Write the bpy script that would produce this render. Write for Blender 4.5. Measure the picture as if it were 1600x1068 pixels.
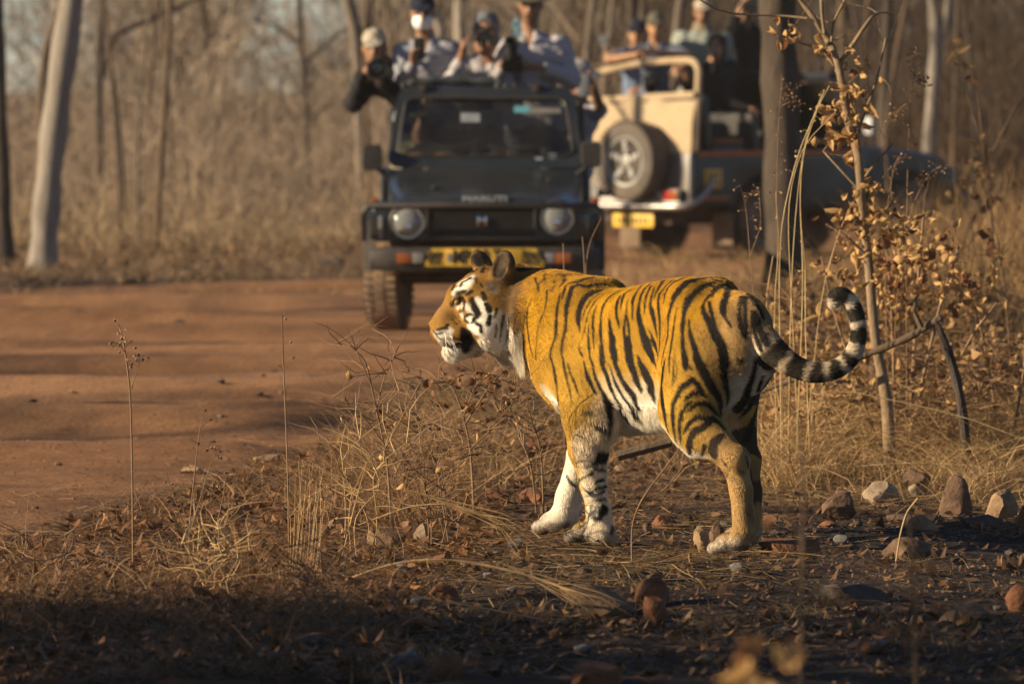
import bpy, bmesh, math, random
import numpy as np
from mathutils import Vector, Matrix, Euler, Quaternion
from mathutils.bvhtree import BVHTree
from mathutils import noise as mnoise

SC = bpy.context.scene
for _o in list(bpy.data.objects):
    bpy.data.objects.remove(_o)
COL = SC.collection
R = math.radians

# ---------------------------------------------------------------- camera
CAM_H = 1.56
FPX = 8889.0
PITCH = math.atan((534 - 140) / FPX)
cam_d = bpy.data.cameras.new('camera')
cam = bpy.data.objects.new('camera', cam_d)
COL.objects.link(cam)
cam.location = (0, 0, CAM_H)
cam.rotation_euler = (math.pi / 2 - PITCH, 0, 0)
cam_d.sensor_width = 36.0
cam_d.lens = 36.0 * FPX / 1600.0
cam_d.clip_end = 2000
cam_d.clip_start = 0.5
cam_d.dof.use_dof = True
cam_d.dof.focus_distance = 19.35
cam_d.dof.aperture_fstop = 5.0
cam_d.dof.aperture_blades = 9
SC.camera = cam

# ---------------------------------------------------------------- world, sun, exposure
SUN_DIR = Vector((-0.97, -0.22, 0.36)).normalized()       # towards the sun
SUN_EL = math.asin(SUN_DIR.z)
world = bpy.data.worlds.new('World')
SC.world = world
world.use_nodes = True
wn = world.node_tree.nodes
wl = world.node_tree.links
wn.clear()
w_out = wn.new('ShaderNodeOutputWorld')
w_bg = wn.new('ShaderNodeBackground')
w_sky = wn.new('ShaderNodeTexSky')
w_sky.sky_type = 'NISHITA'
w_sky.sun_disc = False
w_sky.sun_elevation = SUN_EL
w_sky.sun_rotation = math.atan2(SUN_DIR.x, SUN_DIR.y)
w_sky.dust_density = 0.12
w_sky.air_density = 0.7
w_sky.ozone_density = 2.5
w_bg.inputs['Strength'].default_value = 0.050
wl.new(w_sky.outputs[0], w_bg.inputs['Color'])
wl.new(w_bg.outputs[0], w_out.inputs['Surface'])

sun_d = bpy.data.lights.new('sun', 'SUN')
sun_d.energy = 5.0
sun_d.angle = R(0.6)
sun_d.color = (1.0, 0.80, 0.53)
sun = bpy.data.objects.new('sun', sun_d)
COL.objects.link(sun)
sun.rotation_euler = (-SUN_DIR).to_track_quat('-Z', 'Y').to_euler()
sun.location = (-20, -10, 12)

vs = SC.view_settings
SC.display_settings.display_device = 'sRGB'
vs.view_transform = 'Standard'
vs.look = 'None'
vs.exposure = 0.90
vs.gamma = 1.0
vs.use_curve_mapping = False
SC.cycles.use_denoising = True
SC.cycles.max_bounces = 6
SC.cycles.transparent_max_bounces = 16
SC.cycles.sample_clamp_indirect = 3.0


# ---------------------------------------------------------------- helpers
def at(px, py, Y):
    """world point seen at photograph pixel px, py at distance Y"""
    x = (px - 800) / FPX
    u = (534 - py) / FPX
    d = Vector((x, math.cos(PITCH) + u * math.sin(PITCH), -math.sin(PITCH) + u * math.cos(PITCH)))
    t = Y / d.y
    return Vector((d.x * t, Y, CAM_H + d.z * t))


def on_ground(px, py, z=0.0):
    u = (534 - py) / FPX
    dz = -math.sin(PITCH) + u * math.cos(PITCH)
    dy = math.cos(PITCH) + u * math.sin(PITCH)
    t = (z - CAM_H) / dz
    return Vector(((px - 800) / FPX * t, dy * t, z))


def tag(o, label=None, cat=None, group=None, kind=None):
    if label: o['label'] = label
    if cat: o['category'] = cat
    if group: o['group'] = group
    if kind: o['kind'] = kind
    return o


def empty(name, loc=(0, 0, 0), rz=0.0, label=None, cat=None, group=None, parent=None):
    o = bpy.data.objects.new(name, None)
    COL.objects.link(o)
    o.location = loc
    o.rotation_euler = (0, 0, rz)
    o.empty_display_size = 0.1
    if parent: o.parent = parent
    return tag(o, label, cat, group)


def mesh_from(name, verts, faces, mat=None, parent=None, smooth=False):
    me = bpy.data.meshes.new(name)
    if isinstance(verts, np.ndarray) and isinstance(faces, np.ndarray):
        nv, nf, k = len(verts), len(faces), faces.shape[1]
        me.vertices.add(nv)
        me.vertices.foreach_set('co', verts.astype(np.float32).ravel())
        me.loops.add(nf * k)
        me.loops.foreach_set('vertex_index', faces.astype(np.int32).ravel())
        me.polygons.add(nf)
        me.polygons.foreach_set('loop_start', np.arange(0, nf * k, k, dtype=np.int32))
        me.update(calc_edges=True)
    else:
        me.from_pydata([tuple(v) for v in verts], [], [tuple(f) for f in faces])
        me.update()
    if mat:
        for m in (mat if isinstance(mat, (list, tuple)) else [mat]):
            me.materials.append(m)
    if smooth:
        me.polygons.foreach_set('use_smooth', np.ones(len(me.polygons), bool))
    return link(name, me, parent)


def link(name, me, parent=None):
    o = bpy.data.objects.new(name, me)
    COL.objects.link(o)
    if parent: o.parent = parent
    return o


class MB:
    """collects simple shapes into one mesh"""
    def __init__(self):
        self.v = []
        self.f = []

    def add(self, vs, fs):
        n = len(self.v)
        self.v += [tuple(p) for p in vs]
        self.f += [tuple(i + n for i in f) for f in fs]
        return self

    def box(self, c, s, rot=None, taper=1.0):
        hx, hy, hz = s[0] / 2, s[1] / 2, s[2] / 2
        vs = [(-hx, -hy, -hz), (hx, -hy, -hz), (hx, hy, -hz), (-hx, hy, -hz),
              (-hx * taper, -hy * taper, hz), (hx * taper, -hy * taper, hz), (hx * taper, hy * taper, hz), (-hx * taper, hy * taper, hz)]
        if rot is not None:
            M = Euler(rot).to_matrix() if not isinstance(rot, Matrix) else rot
            vs = [M @ Vector(p) for p in vs]
        vs = [(p[0] + c[0], p[1] + c[1], p[2] + c[2]) for p in vs]
        return self.add(vs, [(0, 3, 2, 1), (4, 5, 6, 7), (0, 1, 5, 4), (1, 2, 6, 5), (2, 3, 7, 6), (3, 0, 4, 7)])

    def tube(self, pts, rad, n=8, caps=True):
        pts = [Vector(p) for p in pts]
        m = len(pts)
        rad = list(rad) if hasattr(rad, '__len__') else [rad] * m
        ring = []
        prev = None
        for i, p in enumerate(pts):
            t = (pts[min(i + 1, m - 1)] - pts[max(i - 1, 0)])
            t = t.normalized() if t.length > 1e-9 else Vector((0, 0, 1))
            if prev is None:
                a = Vector((0, 0, 1)) if abs(t.z) < 0.9 else Vector((1, 0, 0))
                u = t.cross(a).normalized()
            else:
                u = (prev - t * prev.dot(t))
                u = u.normalized() if u.length > 1e-6 else t.orthogonal().normalized()
            prev = u
            w = t.cross(u)
            ring.append([p + (u * math.cos(2 * math.pi * k / n) + w * math.sin(2 * math.pi * k / n)) * rad[i] for k in range(n)])
        vs = [q for r_ in ring for q in r_]
        fs = []
        for i in range(m - 1):
            for k in range(n):
                a, b = i * n + k, i * n + (k + 1) % n
                fs.append((a, b, b + n, a + n))
        if caps:
            fs.append(tuple(reversed(range(n))))
            fs.append(tuple((m - 1) * n + k for k in range(n)))
        return self.add(vs, fs)

    def lathe(self, prof, c=(0, 0, 0), axis='Z', n=32, M=None):
        """prof: list of (r, h)"""
        vs, fs = [], []
        m = len(prof)
        for (r, h) in prof:
            for k in range(n):
                a = 2 * math.pi * k / n
                x, y = r * math.cos(a), r * math.sin(a)
                p = (x, y, h) if axis == 'Z' else ((x, h, y) if axis == 'Y' else (h, x, y))
                if M is not None: p = M @ Vector(p)
                vs.append((p[0] + c[0], p[1] + c[1], p[2] + c[2]))
        for i in range(m - 1):
            for k in range(n):
                a, b = i * n + k, i * n + (k + 1) % n
                fs.append((a, b, b + n, a + n) if axis != 'Y' else (a + n, b + n, b, a))
        if prof[0][0] > 1e-6: fs.append(tuple(reversed(range(n))) if axis != 'Y' else tuple(range(n)))
        if prof[-1][0] > 1e-6:
            t = tuple((m - 1) * n + k for k in range(n))
            fs.append(t if axis != 'Y' else tuple(reversed(t)))
        return self.add(vs, fs)

    def loft(self, sections, closed=True, caps=True):
        """sections: equal-length loops of points"""
        n = len(sections[0])
        vs = [p for s in sections for p in s]
        fs = []
        for i in range(len(sections) - 1):
            for k in range(n if closed else n - 1):
                a, b = i * n + k, i * n + (k + 1) % n
                fs.append((a, b, b + n, a + n))
        if caps and closed:
            fs.append(tuple(reversed(range(n))))
            fs.append(tuple((len(sections) - 1) * n + k for k in range(n)))
        return self.add(vs, fs)

    def build(self, name, mat, parent=None, bevel=0.0, seg=2, smooth=None, angle=35):
        me = bpy.data.meshes.new(name)
        me.from_pydata(self.v, [], self.f)
        bm = bmesh.new()
        bm.from_mesh(me)
        bmesh.ops.recalc_face_normals(bm, faces=bm.faces)
        if bevel > 0:
            es = [e for e in bm.edges if len(e.link_faces) == 2 and e.calc_face_angle(0) > R(30)]
            bmesh.ops.bevel(bm, geom=es, offset=bevel, segments=seg, affect='EDGES', profile=0.6, clamp_overlap=True)
        bm.to_mesh(me)
        bm.free()
        if smooth is None: smooth = True
        if smooth:
            me.polygons.foreach_set('use_smooth', np.ones(len(me.polygons), bool))
            try:
                me.set_sharp_from_angle(angle=R(angle))
            except Exception:
                pass
        if mat:
            for m_ in (mat if isinstance(mat, (list, tuple)) else [mat]):
                me.materials.append(m_)
        return link(name, me, parent)


# where the tiger stands, its forward and left directions
TG_ORG = Vector((0.7317, 19.13, 0.0))
TG_F = Vector((-0.6691, 0.7431, 0)); TG_L = Vector((-0.7431, -0.6691, 0))


# ---------------------------------------------------------------- implicit surfaces
class SDF:
    """smooth-union field sampled on a grid, meshed with surface nets"""
    def __init__(self, lo, hi, h):
        self.lo = np.array(lo, float)
        self.h = h
        n = np.ceil((np.array(hi, float) - self.lo) / h).astype(int) + 1
        self.n = n
        self.d = np.full(tuple(n), 0.2, np.float32)

    def _win(self, lo, hi):
        a = np.maximum(np.floor((np.array(lo) - self.lo) / self.h).astype(int), 0)
        b = np.minimum(np.ceil((np.array(hi) - self.lo) / self.h).astype(int) + 1, self.n)
        if np.any(b <= a): return None
        ax = [(self.lo[i] + self.h * np.arange(a[i], b[i])).astype(np.float32) for i in range(3)]
        return (slice(a[0], b[0]), slice(a[1], b[1]), slice(a[2], b[2])), \
            ax[0][:, None, None], ax[1][None, :, None], ax[2][None, None, :]

    def _mix(self, sl, d, k, sub=False):
        g = self.d[sl]
        if sub:
            hh = np.clip(0.5 - 0.5 * (d + g) / k, 0, 1)
            self.d[sl] = g * (1 - hh) + (-d) * hh + k * hh * (1 - hh)
        else:
            hh = np.clip(0.5 + 0.5 * (g - d) / k, 0, 1)
            self.d[sl] = g * (1 - hh) + d * hh - k * hh * (1 - hh)

    def cone(self, a, b, ra, rb, k=0.03, sub=False, sq=None):
        a = np.array(a, float); b = np.array(b, float)
        m = max(ra, rb) + k + 3 * self.h
        w = self._win(np.minimum(a, b) - m, np.maximum(a, b) + m)
        if w is None: return self
        sl, x, y, z = w
        ba = b - a
        L2 = float(ba @ ba) + 1e-12
        px, py, pz = x - a[0], y - a[1], z - a[2]
        t = np.clip((px * ba[0] + py * ba[1] + pz * ba[2]) / L2, 0, 1)
        d = np.sqrt((px - ba[0] * t) ** 2 + (py - ba[1] * t) ** 2 + (pz - ba[2] * t) ** 2) - (ra + (rb - ra) * t)
        self._mix(sl, d.astype(np.float32), k, sub)
        return self

    def ball(self, c, r, k=0.03, sub=False):
        return self.cone(c, c, r, r, k, sub)

    def ell(self, c, rad, M=None, k=0.03, sub=False):
        """ellipsoid; M columns = its axes"""
        c = np.array(c, float); rad = np.array(rad, float)
        m = float(rad.max()) + k + 3 * self.h
        w = self._win(c - m, c + m)
        if w is None: return self
        sl, x, y, z = w
        x, y, z = x - c[0], y - c[1], z - c[2]
        if M is not None:
            M = np.array(M, float)
            u = x * M[0, 0] + y * M[1, 0] + z * M[2, 0]
            v = x * M[0, 1] + y * M[1, 1] + z * M[2, 1]
            t = x * M[0, 2] + y * M[1, 2] + z * M[2, 2]
        else:
            u, v, t = x, y, z
        k0 = np.sqrt((u / rad[0]) ** 2 + (v / rad[1]) ** 2 + (t / rad[2]) ** 2)
        k1 = np.sqrt((u / rad[0] ** 2) ** 2 + (v / rad[1] ** 2) ** 2 + (t / rad[2] ** 2) ** 2) + 1e-6
        d = k0 * (k0 - 1.0) / k1
        self._mix(sl, d.astype(np.float32), k, sub)
        return self

    def chain(self, pts, rads, k=0.03):
        for i in range(len(pts) - 1):
            self.cone(pts[i], pts[i + 1], rads[i], rads[i + 1], k if i == 0 else 0.008)
        return self

    def cut(self, fn):
        """intersect with fn(x,y,z) <= 0"""
        ax = [(self.lo[i] + self.h * np.arange(self.n[i])).astype(np.float32) for i in range(3)]
        f = fn(ax[0][:, None, None], ax[1][None, :, None], ax[2][None, None, :])
        self.d = np.maximum(self.d, f.astype(np.float32) + np.zeros_like(self.d))
        return self

    def mesh(self, smooth=2):
        d = self.d
        n = d.shape
        s = d < 0
        def cor(a, i, j, k):
            return a[i:n[0] - 1 + i, j:n[1] - 1 + j, k:n[2] - 1 + k]
        cnt = np.zeros((n[0] - 1, n[1] - 1, n[2] - 1), np.int8)
        for i in (0, 1):
            for j in (0, 1):
                for k in (0, 1):
                    cnt += cor(s, i, j, k)
        act = (cnt > 0) & (cnt < 8)
        idx = np.argwhere(act)
        vid = np.full(act.shape, -1, np.int32)
        vid[act] = np.arange(len(idx))
        acc = np.zeros((len(idx), 3)); num = np.zeros(len(idx))
        cs = [(i, j, k) for i in (0, 1) for j in (0, 1) for k in (0, 1)]
        val = {c: d[idx[:, 0] + c[0], idx[:, 1] + c[1], idx[:, 2] + c[2]].astype(float) for c in cs}
        for a in cs:
            for ax in range(3):
                if a[ax] == 0:
                    b = list(a); b[ax] = 1; b = tuple(b)
                    va, vb = val[a], val[b]
                    m = (va < 0) != (vb < 0)
                    t = va[m] / (va[m] - vb[m])
                    p = np.zeros((m.sum(), 3)) + np.array(a)
                    p[:, ax] = t
                    acc[m] += p; num[m] += 1
        V = (idx + acc / num[:, None]) * self.h + self.lo
        Q = []
        for ax in range(3):
            o1, o2 = (ax + 1) % 3, (ax + 2) % 3
            sa = [slice(None)] * 3; sb = [slice(None)] * 3
            sa[ax] = slice(0, n[ax] - 1); sb[ax] = slice(1, n[ax])
            for o in (o1, o2):
                sa[o] = slice(1, n[o] - 1); sb[o] = slice(1, n[o] - 1)
            A, B = s[tuple(sa)], s[tuple(sb)]
            e = np.argwhere(A != B)
            if not len(e): continue
            pos = A[tuple(e.T)]
            e = e.copy()
            base = e.copy()           # cell index along ax is e[ax]; along o: e+1 -> cells e and e+1
            def cell(d1, d2):
                c = base.copy()
                c[:, o1] += d1; c[:, o2] += d2
                return vid[tuple(c.T)]
            q = np.stack([cell(0, 0), cell(1, 0), cell(1, 1), cell(0, 1)], 1)
            q[~pos] = q[~pos][:, ::-1]
            Q.append(q)
        Q = np.concatenate(Q)
        Q = Q[(Q >= 0).all(1)]
        if smooth:
            E = np.concatenate([Q[:, [0, 1]], Q[:, [1, 2]], Q[:, [2, 3]], Q[:, [3, 0]]])
            for it in range(smooth):
                for lam in (0.6, -0.55):
                    S = np.zeros_like(V); C = np.bincount(E[:, 0], minlength=len(V)) + np.bincount(E[:, 1], minlength=len(V))
                    for c in range(3):
                        S[:, c] = np.bincount(E[:, 0], V[E[:, 1], c], len(V)) + np.bincount(E[:, 1], V[E[:, 0], c], len(V))
                    V = V + lam * (S / np.maximum(C, 1)[:, None] - V)
        return V, Q


# ---------------------------------------------------------------- materials
def new_mat(name):
    m = bpy.data.materials.new(name)
    m.use_nodes = True
    nt = m.node_tree
    nt.nodes.clear()
    out = nt.nodes.new('ShaderNodeOutputMaterial')
    b = nt.nodes.new('ShaderNodeBsdfPrincipled')
    nt.links.new(b.outputs[0], out.inputs['Surface'])
    return m, nt, b


def N(nt, typ, **kw):
    n = nt.nodes.new(typ)
    for k, v in kw.items():
        if k in n.inputs.keys() if isinstance(k, str) else False:
            n.inputs[k].default_value = v
        else:
            setattr(n, k, v)
    return n


def ramp(nt, stops, interp='LINEAR'):
    r = nt.nodes.new('ShaderNodeValToRGB')
    el = r.color_ramp.elements
    r.color_ramp.interpolation = interp
    while len(el) < len(stops): el.new(0.5)
    for e, (p, c) in zip(el, stops):
        e.position = p
        e.color = (*c, 1) if len(c) == 3 else c
    return r


def c4(c): return (c[0], c[1], c[2], 1.0)


def mat_simple(name, col, rough=0.6, metal=0.0, vary=0.25, scale=8.0, bump=0.0, bscale=60.0, dust=None, dust_amt=0.0, spec=0.5, coat=0.0):
    """colour broken up by noise; optional dust settling on it, fine bump"""
    m, nt, b = new_mat(name)
    tc = N(nt, 'ShaderNodeTexCoord')
    nz = N(nt, 'ShaderNodeTexNoise'); nz.inputs['Scale'].default_value = scale; nz.inputs['Detail'].default_value = 6
    nt.links.new(tc.outputs['Object'], nz.inputs['Vector'])
    lo = tuple(max(0, c * (1 - vary)) for c in col); hi = tuple(min(1, c * (1 + vary)) for c in col)
    rp = ramp(nt, [(0.3, lo), (0.7, hi)])
    nt.links.new(nz.outputs['Fac'], rp.inputs[0])
    colout = rp.outputs[0]
    if dust is not None:
        n2 = N(nt, 'ShaderNodeTexNoise'); n2.inputs['Scale'].default_value = scale * 0.6; n2.inputs['Detail'].default_value = 9
        n2.inputs['Roughness'].default_value = 0.7
        nt.links.new(tc.outputs['Object'], n2.inputs['Vector'])
        r2 = ramp(nt, [(0.35, (0, 0, 0)), (0.75, (dust_amt,) * 3)])
        nt.links.new(n2.outputs['Fac'], r2.inputs[0])
        mx = N(nt, 'ShaderNodeMix', data_type='RGBA')
        nt.links.new(r2.outputs[0], mx.inputs[0])
        nt.links.new(colout, mx.inputs[6])
        mx.inputs[7].default_value = c4(dust)
        colout = mx.outputs[2]
        ma = N(nt, 'ShaderNodeMath', operation='MULTIPLY_ADD')
        nt.links.new(r2.outputs[0], ma.inputs[0]); ma.inputs[1].default_value = 0.5; ma.inputs[2].default_value = rough
        nt.links.new(ma.outputs[0], b.inputs['Roughness'])
    else:
        b.inputs['Roughness'].default_value = rough
    nt.links.new(colout, b.inputs['Base Color'])
    b.inputs['Metallic'].default_value = metal
    b.inputs['Specular IOR Level'].default_value = spec
    if coat: b.inputs['Coat Weight'].default_value = coat; b.inputs['Coat Roughness'].default_value = 0.15
    if bump:
        n3 = N(nt, 'ShaderNodeTexNoise'); n3.inputs['Scale'].default_value = bscale; n3.inputs['Detail'].default_value = 5
        nt.links.new(tc.outputs['Object'], n3.inputs['Vector'])
        bp = N(nt, 'ShaderNodeBump'); bp.inputs['Strength'].default_value = bump; bp.inputs['Distance'].default_value = 0.01
        nt.links.new(n3.outputs['Fac'], bp.inputs['Height'])
        nt.links.new(bp.outputs[0], b.inputs['Normal'])
    return m


def mat_attr(name, attr='col', rough=0.7, spec=0.3, vary=0.15, scale=30, trans=0.0):
    """colour taken from a colour attribute, broken up a little; trans = share of light let through (dry leaves, grass)"""
    m, nt, b = new_mat(name)
    a = N(nt, 'ShaderNodeAttribute'); a.attribute_name = attr
    tc = N(nt, 'ShaderNodeTexCoord')
    nz = N(nt, 'ShaderNodeTexNoise'); nz.inputs['Scale'].default_value = scale; nz.inputs['Detail'].default_value = 4
    nt.links.new(tc.outputs['Object'], nz.inputs['Vector'])
    rp = ramp(nt, [(0.3, (1 - vary,) * 3), (0.7, (1 + vary,) * 3)])
    nt.links.new(nz.outputs['Fac'], rp.inputs[0])
    mx = N(nt, 'ShaderNodeMix', data_type='RGBA', blend_type='MULTIPLY')
    mx.inputs[0].default_value = 1
    nt.links.new(a.outputs['Color'], mx.inputs[6]); nt.links.new(rp.outputs[0], mx.inputs[7])
    nt.links.new(mx.outputs[2], b.inputs['Base Color'])
    b.inputs['Roughness'].default_value = rough
    b.inputs['Specular IOR Level'].default_value = spec
    if trans:
        tr = N(nt, 'ShaderNodeBsdfTranslucent')
        nt.links.new(mx.outputs[2], tr.inputs['Color'])
        ms = N(nt, 'ShaderNodeMixShader'); ms.inputs[0].default_value = trans
        nt.links.new(b.outputs[0], ms.inputs[1]); nt.links.new(tr.outputs[0], ms.inputs[2])
        out = [n for n in nt.nodes if n.type == 'OUTPUT_MATERIAL'][0]
        nt.links.new(ms.outputs[0], out.inputs['Surface'])
    return m


def set_col(me, cols, name='col', domain='POINT'):
    at_ = me.color_attributes.new(name, 'FLOAT_COLOR', domain)
    c = np.ones((len(at_.data), 4), np.float32)
    c[:, :3] = cols
    at_.data.foreach_set('color', c.ravel())


def vnoise(P, scale, seed=0, octaves=3):
    """cheap value noise in numpy, 0..1, P (n,3)"""
    P = np.asarray(P, float) * scale + seed * 17.13
    out = np.zeros(len(P)); amp, tot = 1.0, 0.0
    for o in range(octaves):
        i = np.floor(P).astype(np.int64); f = P - i
        f = f * f * (3 - 2 * f)
        acc = 0
        for dx in (0, 1):
            for dy in (0, 1):
                for dz in (0, 1):
                    hsh = ((i[:, 0] + dx) * 374761393 + (i[:, 1] + dy) * 668265263 + (i[:, 2] + dz) * 2147483647 + seed * 974634) & 0xffffffff
                    hsh = ((hsh ^ (hsh >> 13)) * 1274126177) & 0xffffffff
                    hsh = (hsh ^ (hsh >> 16)) & 0xffff
                    w = (f[:, 0] if dx else 1 - f[:, 0]) * (f[:, 1] if dy else 1 - f[:, 1]) * (f[:, 2] if dz else 1 - f[:, 2])
                    acc = acc + w * hsh / 65535.0
        out += acc * amp; tot += amp; amp *= 0.5
        P = P * 2.03
    return out / tot
# ================================================================ ground and road
def road_mask(x, y):
    """1 on the bare dirt road, 0 on the verge; x, y arrays"""
    x = np.asarray(x, float); y = np.asarray(y, float)
    near = np.interp(y, [0, 14, 19.8, 22.9, 26.7, 30, 36, 44, 60, 400], [-3.6, -2.6, -1.80, -1.30, -.72, -.30, 1.1, 3.0, 5.0, 40])
    P = np.stack([x, y, np.zeros_like(x)], -1).reshape(-1, 3)
    wob = (vnoise(P, .9, 11, 3).reshape(x.shape) - .5) * 1.0 + (vnoise(P, 4., 12, 2).reshape(x.shape) - .5) * .35
    m = np.clip((near - x + wob * np.clip((y - 10) / 25, .45, 1.6)) / .35 + .5, 0, 1)
    far = np.interp(x, [-60, -4, -1.3, 0.2, 1.5, 6], [41, 44.5, 46.5, 56, 64, 66])
    m *= np.clip((far + wob * 4 - y) / 2.5 + .5, 0, 1)
    m *= np.clip((x + 60) / 5, 0, 1)
    return m


def gz(x, y, rm=None):
    """ground height"""
    x = np.atleast_1d(np.asarray(x, float)); y = np.atleast_1d(np.asarray(y, float))
    P = np.stack([x, y, np.zeros_like(x)], -1)
    rm = road_mask(x, y) if rm is None else rm
    k = np.clip((y - 22) / 20, 0, 1)
    h = (vnoise(P, .55, 21, 3) - .5) * (.05 + .08 * k)
    h += (vnoise(P, 3.5, 22, 3) - .5) * .045 * (1 - .6 * rm)
    h += (vnoise(P, 13, 23, 2) - .5) * .022 * (1 - .5 * rm)
    # wheel tracks running along the road and low ridges between them
    q = y - .06 * x
    h += rm * (.045 * np.sin(q * 2.1 + 1.5 * vnoise(P, .4, 24, 2)) + .026 * np.sin(q * 4.7 + x * .3)) * np.clip((y - 21) / 4, 0, 1)
    # flat where the tiger stands and under the vehicles
    d = np.sqrt(((x - .45) / 1.3) ** 2 + ((y - 19.35) / .75) ** 2)
    h *= np.clip((d - .55) / .6, .12, 1)
    for cx, cy, rx, ry in ((-.18, 39, 1.6, 3.2), (2.6, 53.5, 2.6, 2.6)):
        d = np.sqrt(((x - cx) / rx) ** 2 + ((y - cy) / ry) ** 2)
        h *= np.clip((d - .8) / .5, .1, 1)
    # the land rises a little beyond the clearing
    h += np.clip((y - 62) / 60, 0, 3) * .35
    return h


def gz1(x, y):
    return float(gz(np.array([x]), np.array([y]))[0])


def build_ground():
    def grade(a, b, step0, g):
        out = [a]; s = step0
        while out[-1] < b:
            out.append(out[-1] + s); s *= g
        return np.array(out)
    xp = np.arange(0, 3.4, .052)
    xr = grade(xp[-1], 420, .05, 1.09)[1:]
    xs = np.concatenate([-xr[::-1], -xp[::-1][:-1], xp, xr])
    ya = grade(13.0, -60, -.1, 1.0)[:1]
    yb = 12.6 - grade(0, 90, .12, 1.13)[::-1]
    yn = np.arange(12.6, 27.5, .056)
    yf = grade(yn[-1], 62, .06, 1.012)[1:]
    yg = grade(yf[-1], 900, .7, 1.09)[1:]
    ys = np.concatenate([yb[:-1], yn, yf, yg])
    X, Y = np.meshgrid(xs, ys, indexing='ij')
    x, y = X.ravel(), Y.ravel()
    rm = road_mask(x, y)
    z = gz(x, y, rm)
    V = np.stack([x, y, z], 1)
    nx, ny = len(xs), len(ys)
    I = np.arange(nx * ny).reshape(nx, ny)
    Q = np.stack([I[:-1, :-1], I[1:, :-1], I[1:, 1:], I[:-1, 1:]], -1).reshape(-1, 4)
    P = V.copy(); P[:, 2] = 0
    n1, n2, n3, n4 = vnoise(P, .8, 31, 4), vnoise(P, 4, 32, 4), vnoise(P, 16, 33, 3), vnoise(P, .22, 34, 3)
    red = np.array((.205, .096, .042)); tan = np.array((.30, .160, .078)); dark = np.array((.11, .052, .028))
    rd = red * (1 - n1[:, None]) + tan * n1[:, None]
    t = np.clip((n2 - .48) * 3, 0, 1)[:, None] * .5
    rd = rd * (1 - t) + dark * t
    st_ = vnoise(np.stack([x * .22 + .013 * y, (y - .06 * x) * 1.5, np.zeros_like(x)], 1), 1.0, 37, 4)
    rd = rd * (.62 + .76 * st_)[:, None]
    pale = np.clip((st_ - .55) * 4, 0, 1)[:, None] * .5
    rd = rd * (1 - pale) + np.array((.34, .19, .10)) * pale
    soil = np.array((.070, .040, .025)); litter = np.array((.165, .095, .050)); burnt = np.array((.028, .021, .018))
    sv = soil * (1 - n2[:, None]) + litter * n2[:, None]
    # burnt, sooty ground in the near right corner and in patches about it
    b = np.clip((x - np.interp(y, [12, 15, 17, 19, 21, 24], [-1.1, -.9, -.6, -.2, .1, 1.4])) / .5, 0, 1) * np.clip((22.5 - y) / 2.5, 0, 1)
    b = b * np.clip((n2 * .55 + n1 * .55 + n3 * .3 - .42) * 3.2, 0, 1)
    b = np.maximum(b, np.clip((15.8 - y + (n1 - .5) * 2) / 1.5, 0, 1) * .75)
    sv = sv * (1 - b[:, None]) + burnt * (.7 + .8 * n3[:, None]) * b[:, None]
    far = np.clip((y - 44) / 6, 0, 1)[:, None]
    sv = sv * (1 - far) + (np.array((.15, .095, .06)) * (1 - n4[:, None]) + np.array((.26, .17, .10)) * n4[:, None]) * far
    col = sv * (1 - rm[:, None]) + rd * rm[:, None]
    col *= (.75 + .5 * n3)[:, None]
    mats = []
    for mname, vor, strength in (('earth', 1.0, .7), ('road_earth', .25, .35)):
      m, nt, bs = new_mat(mname); mats.append(m)
      a = N(nt, 'ShaderNodeAttribute'); a.attribute_name = 'col'
      tc = N(nt, 'ShaderNodeTexCoord')
      n_a = N(nt, 'ShaderNodeTexNoise'); n_a.inputs['Scale'].default_value = 45; n_a.inputs['Detail'].default_value = 8; n_a.inputs['Roughness'].default_value = .7
      nt.links.new(tc.outputs['Object'], n_a.inputs['Vector'])
      rp = ramp(nt, [(.28, (.45, .42, .40)), (.5, (1, 1, 1)), (.72, (1.5, 1.45, 1.4))])
      nt.links.new(n_a.outputs['Fac'], rp.inputs[0])
      mx = N(nt, 'ShaderNodeMix', data_type='RGBA', blend_type='MULTIPLY'); mx.inputs[0].default_value = 1
      nt.links.new(a.outputs['Color'], mx.inputs[6]); nt.links.new(rp.outputs[0], mx.inputs[7])
      nt.links.new(mx.outputs[2], bs.inputs['Base Color'])
      bs.inputs['Roughness'].default_value = .95; bs.inputs['Specular IOR Level'].default_value = .15
      vo = N(nt, 'ShaderNodeTexVoronoi'); vo.inputs['Scale'].default_value = 38
      nt.links.new(tc.outputs['Object'], vo.inputs['Vector'])
      ad = N(nt, 'ShaderNodeMath', operation='ADD')
      nt.links.new(n_a.outputs['Fac'], ad.inputs[0]); vm = N(nt, 'ShaderNodeMath', operation='MULTIPLY'); vm.inputs[1].default_value = vor; nt.links.new(vo.outputs['Distance'], vm.inputs[0]); nt.links.new(vm.outputs[0], ad.inputs[1])
      bp = N(nt, 'ShaderNodeBump'); bp.inputs['Strength'].default_value = strength; bp.inputs['Distance'].default_value = .012
      nt.links.new(ad.outputs[0], bp.inputs['Height']); nt.links.new(bp.outputs[0], bs.inputs['Normal'])
    isr = rm[Q].mean(1) > .5
    for nm, sel, m in (('ground', ~isr, mats[0]), ('dirt_road', isr, mats[1])):
        q = Q[sel]
        u, inv = np.unique(q, return_inverse=True)
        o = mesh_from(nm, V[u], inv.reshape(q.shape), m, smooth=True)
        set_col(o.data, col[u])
        o['kind'] = 'structure'


build_ground()


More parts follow.
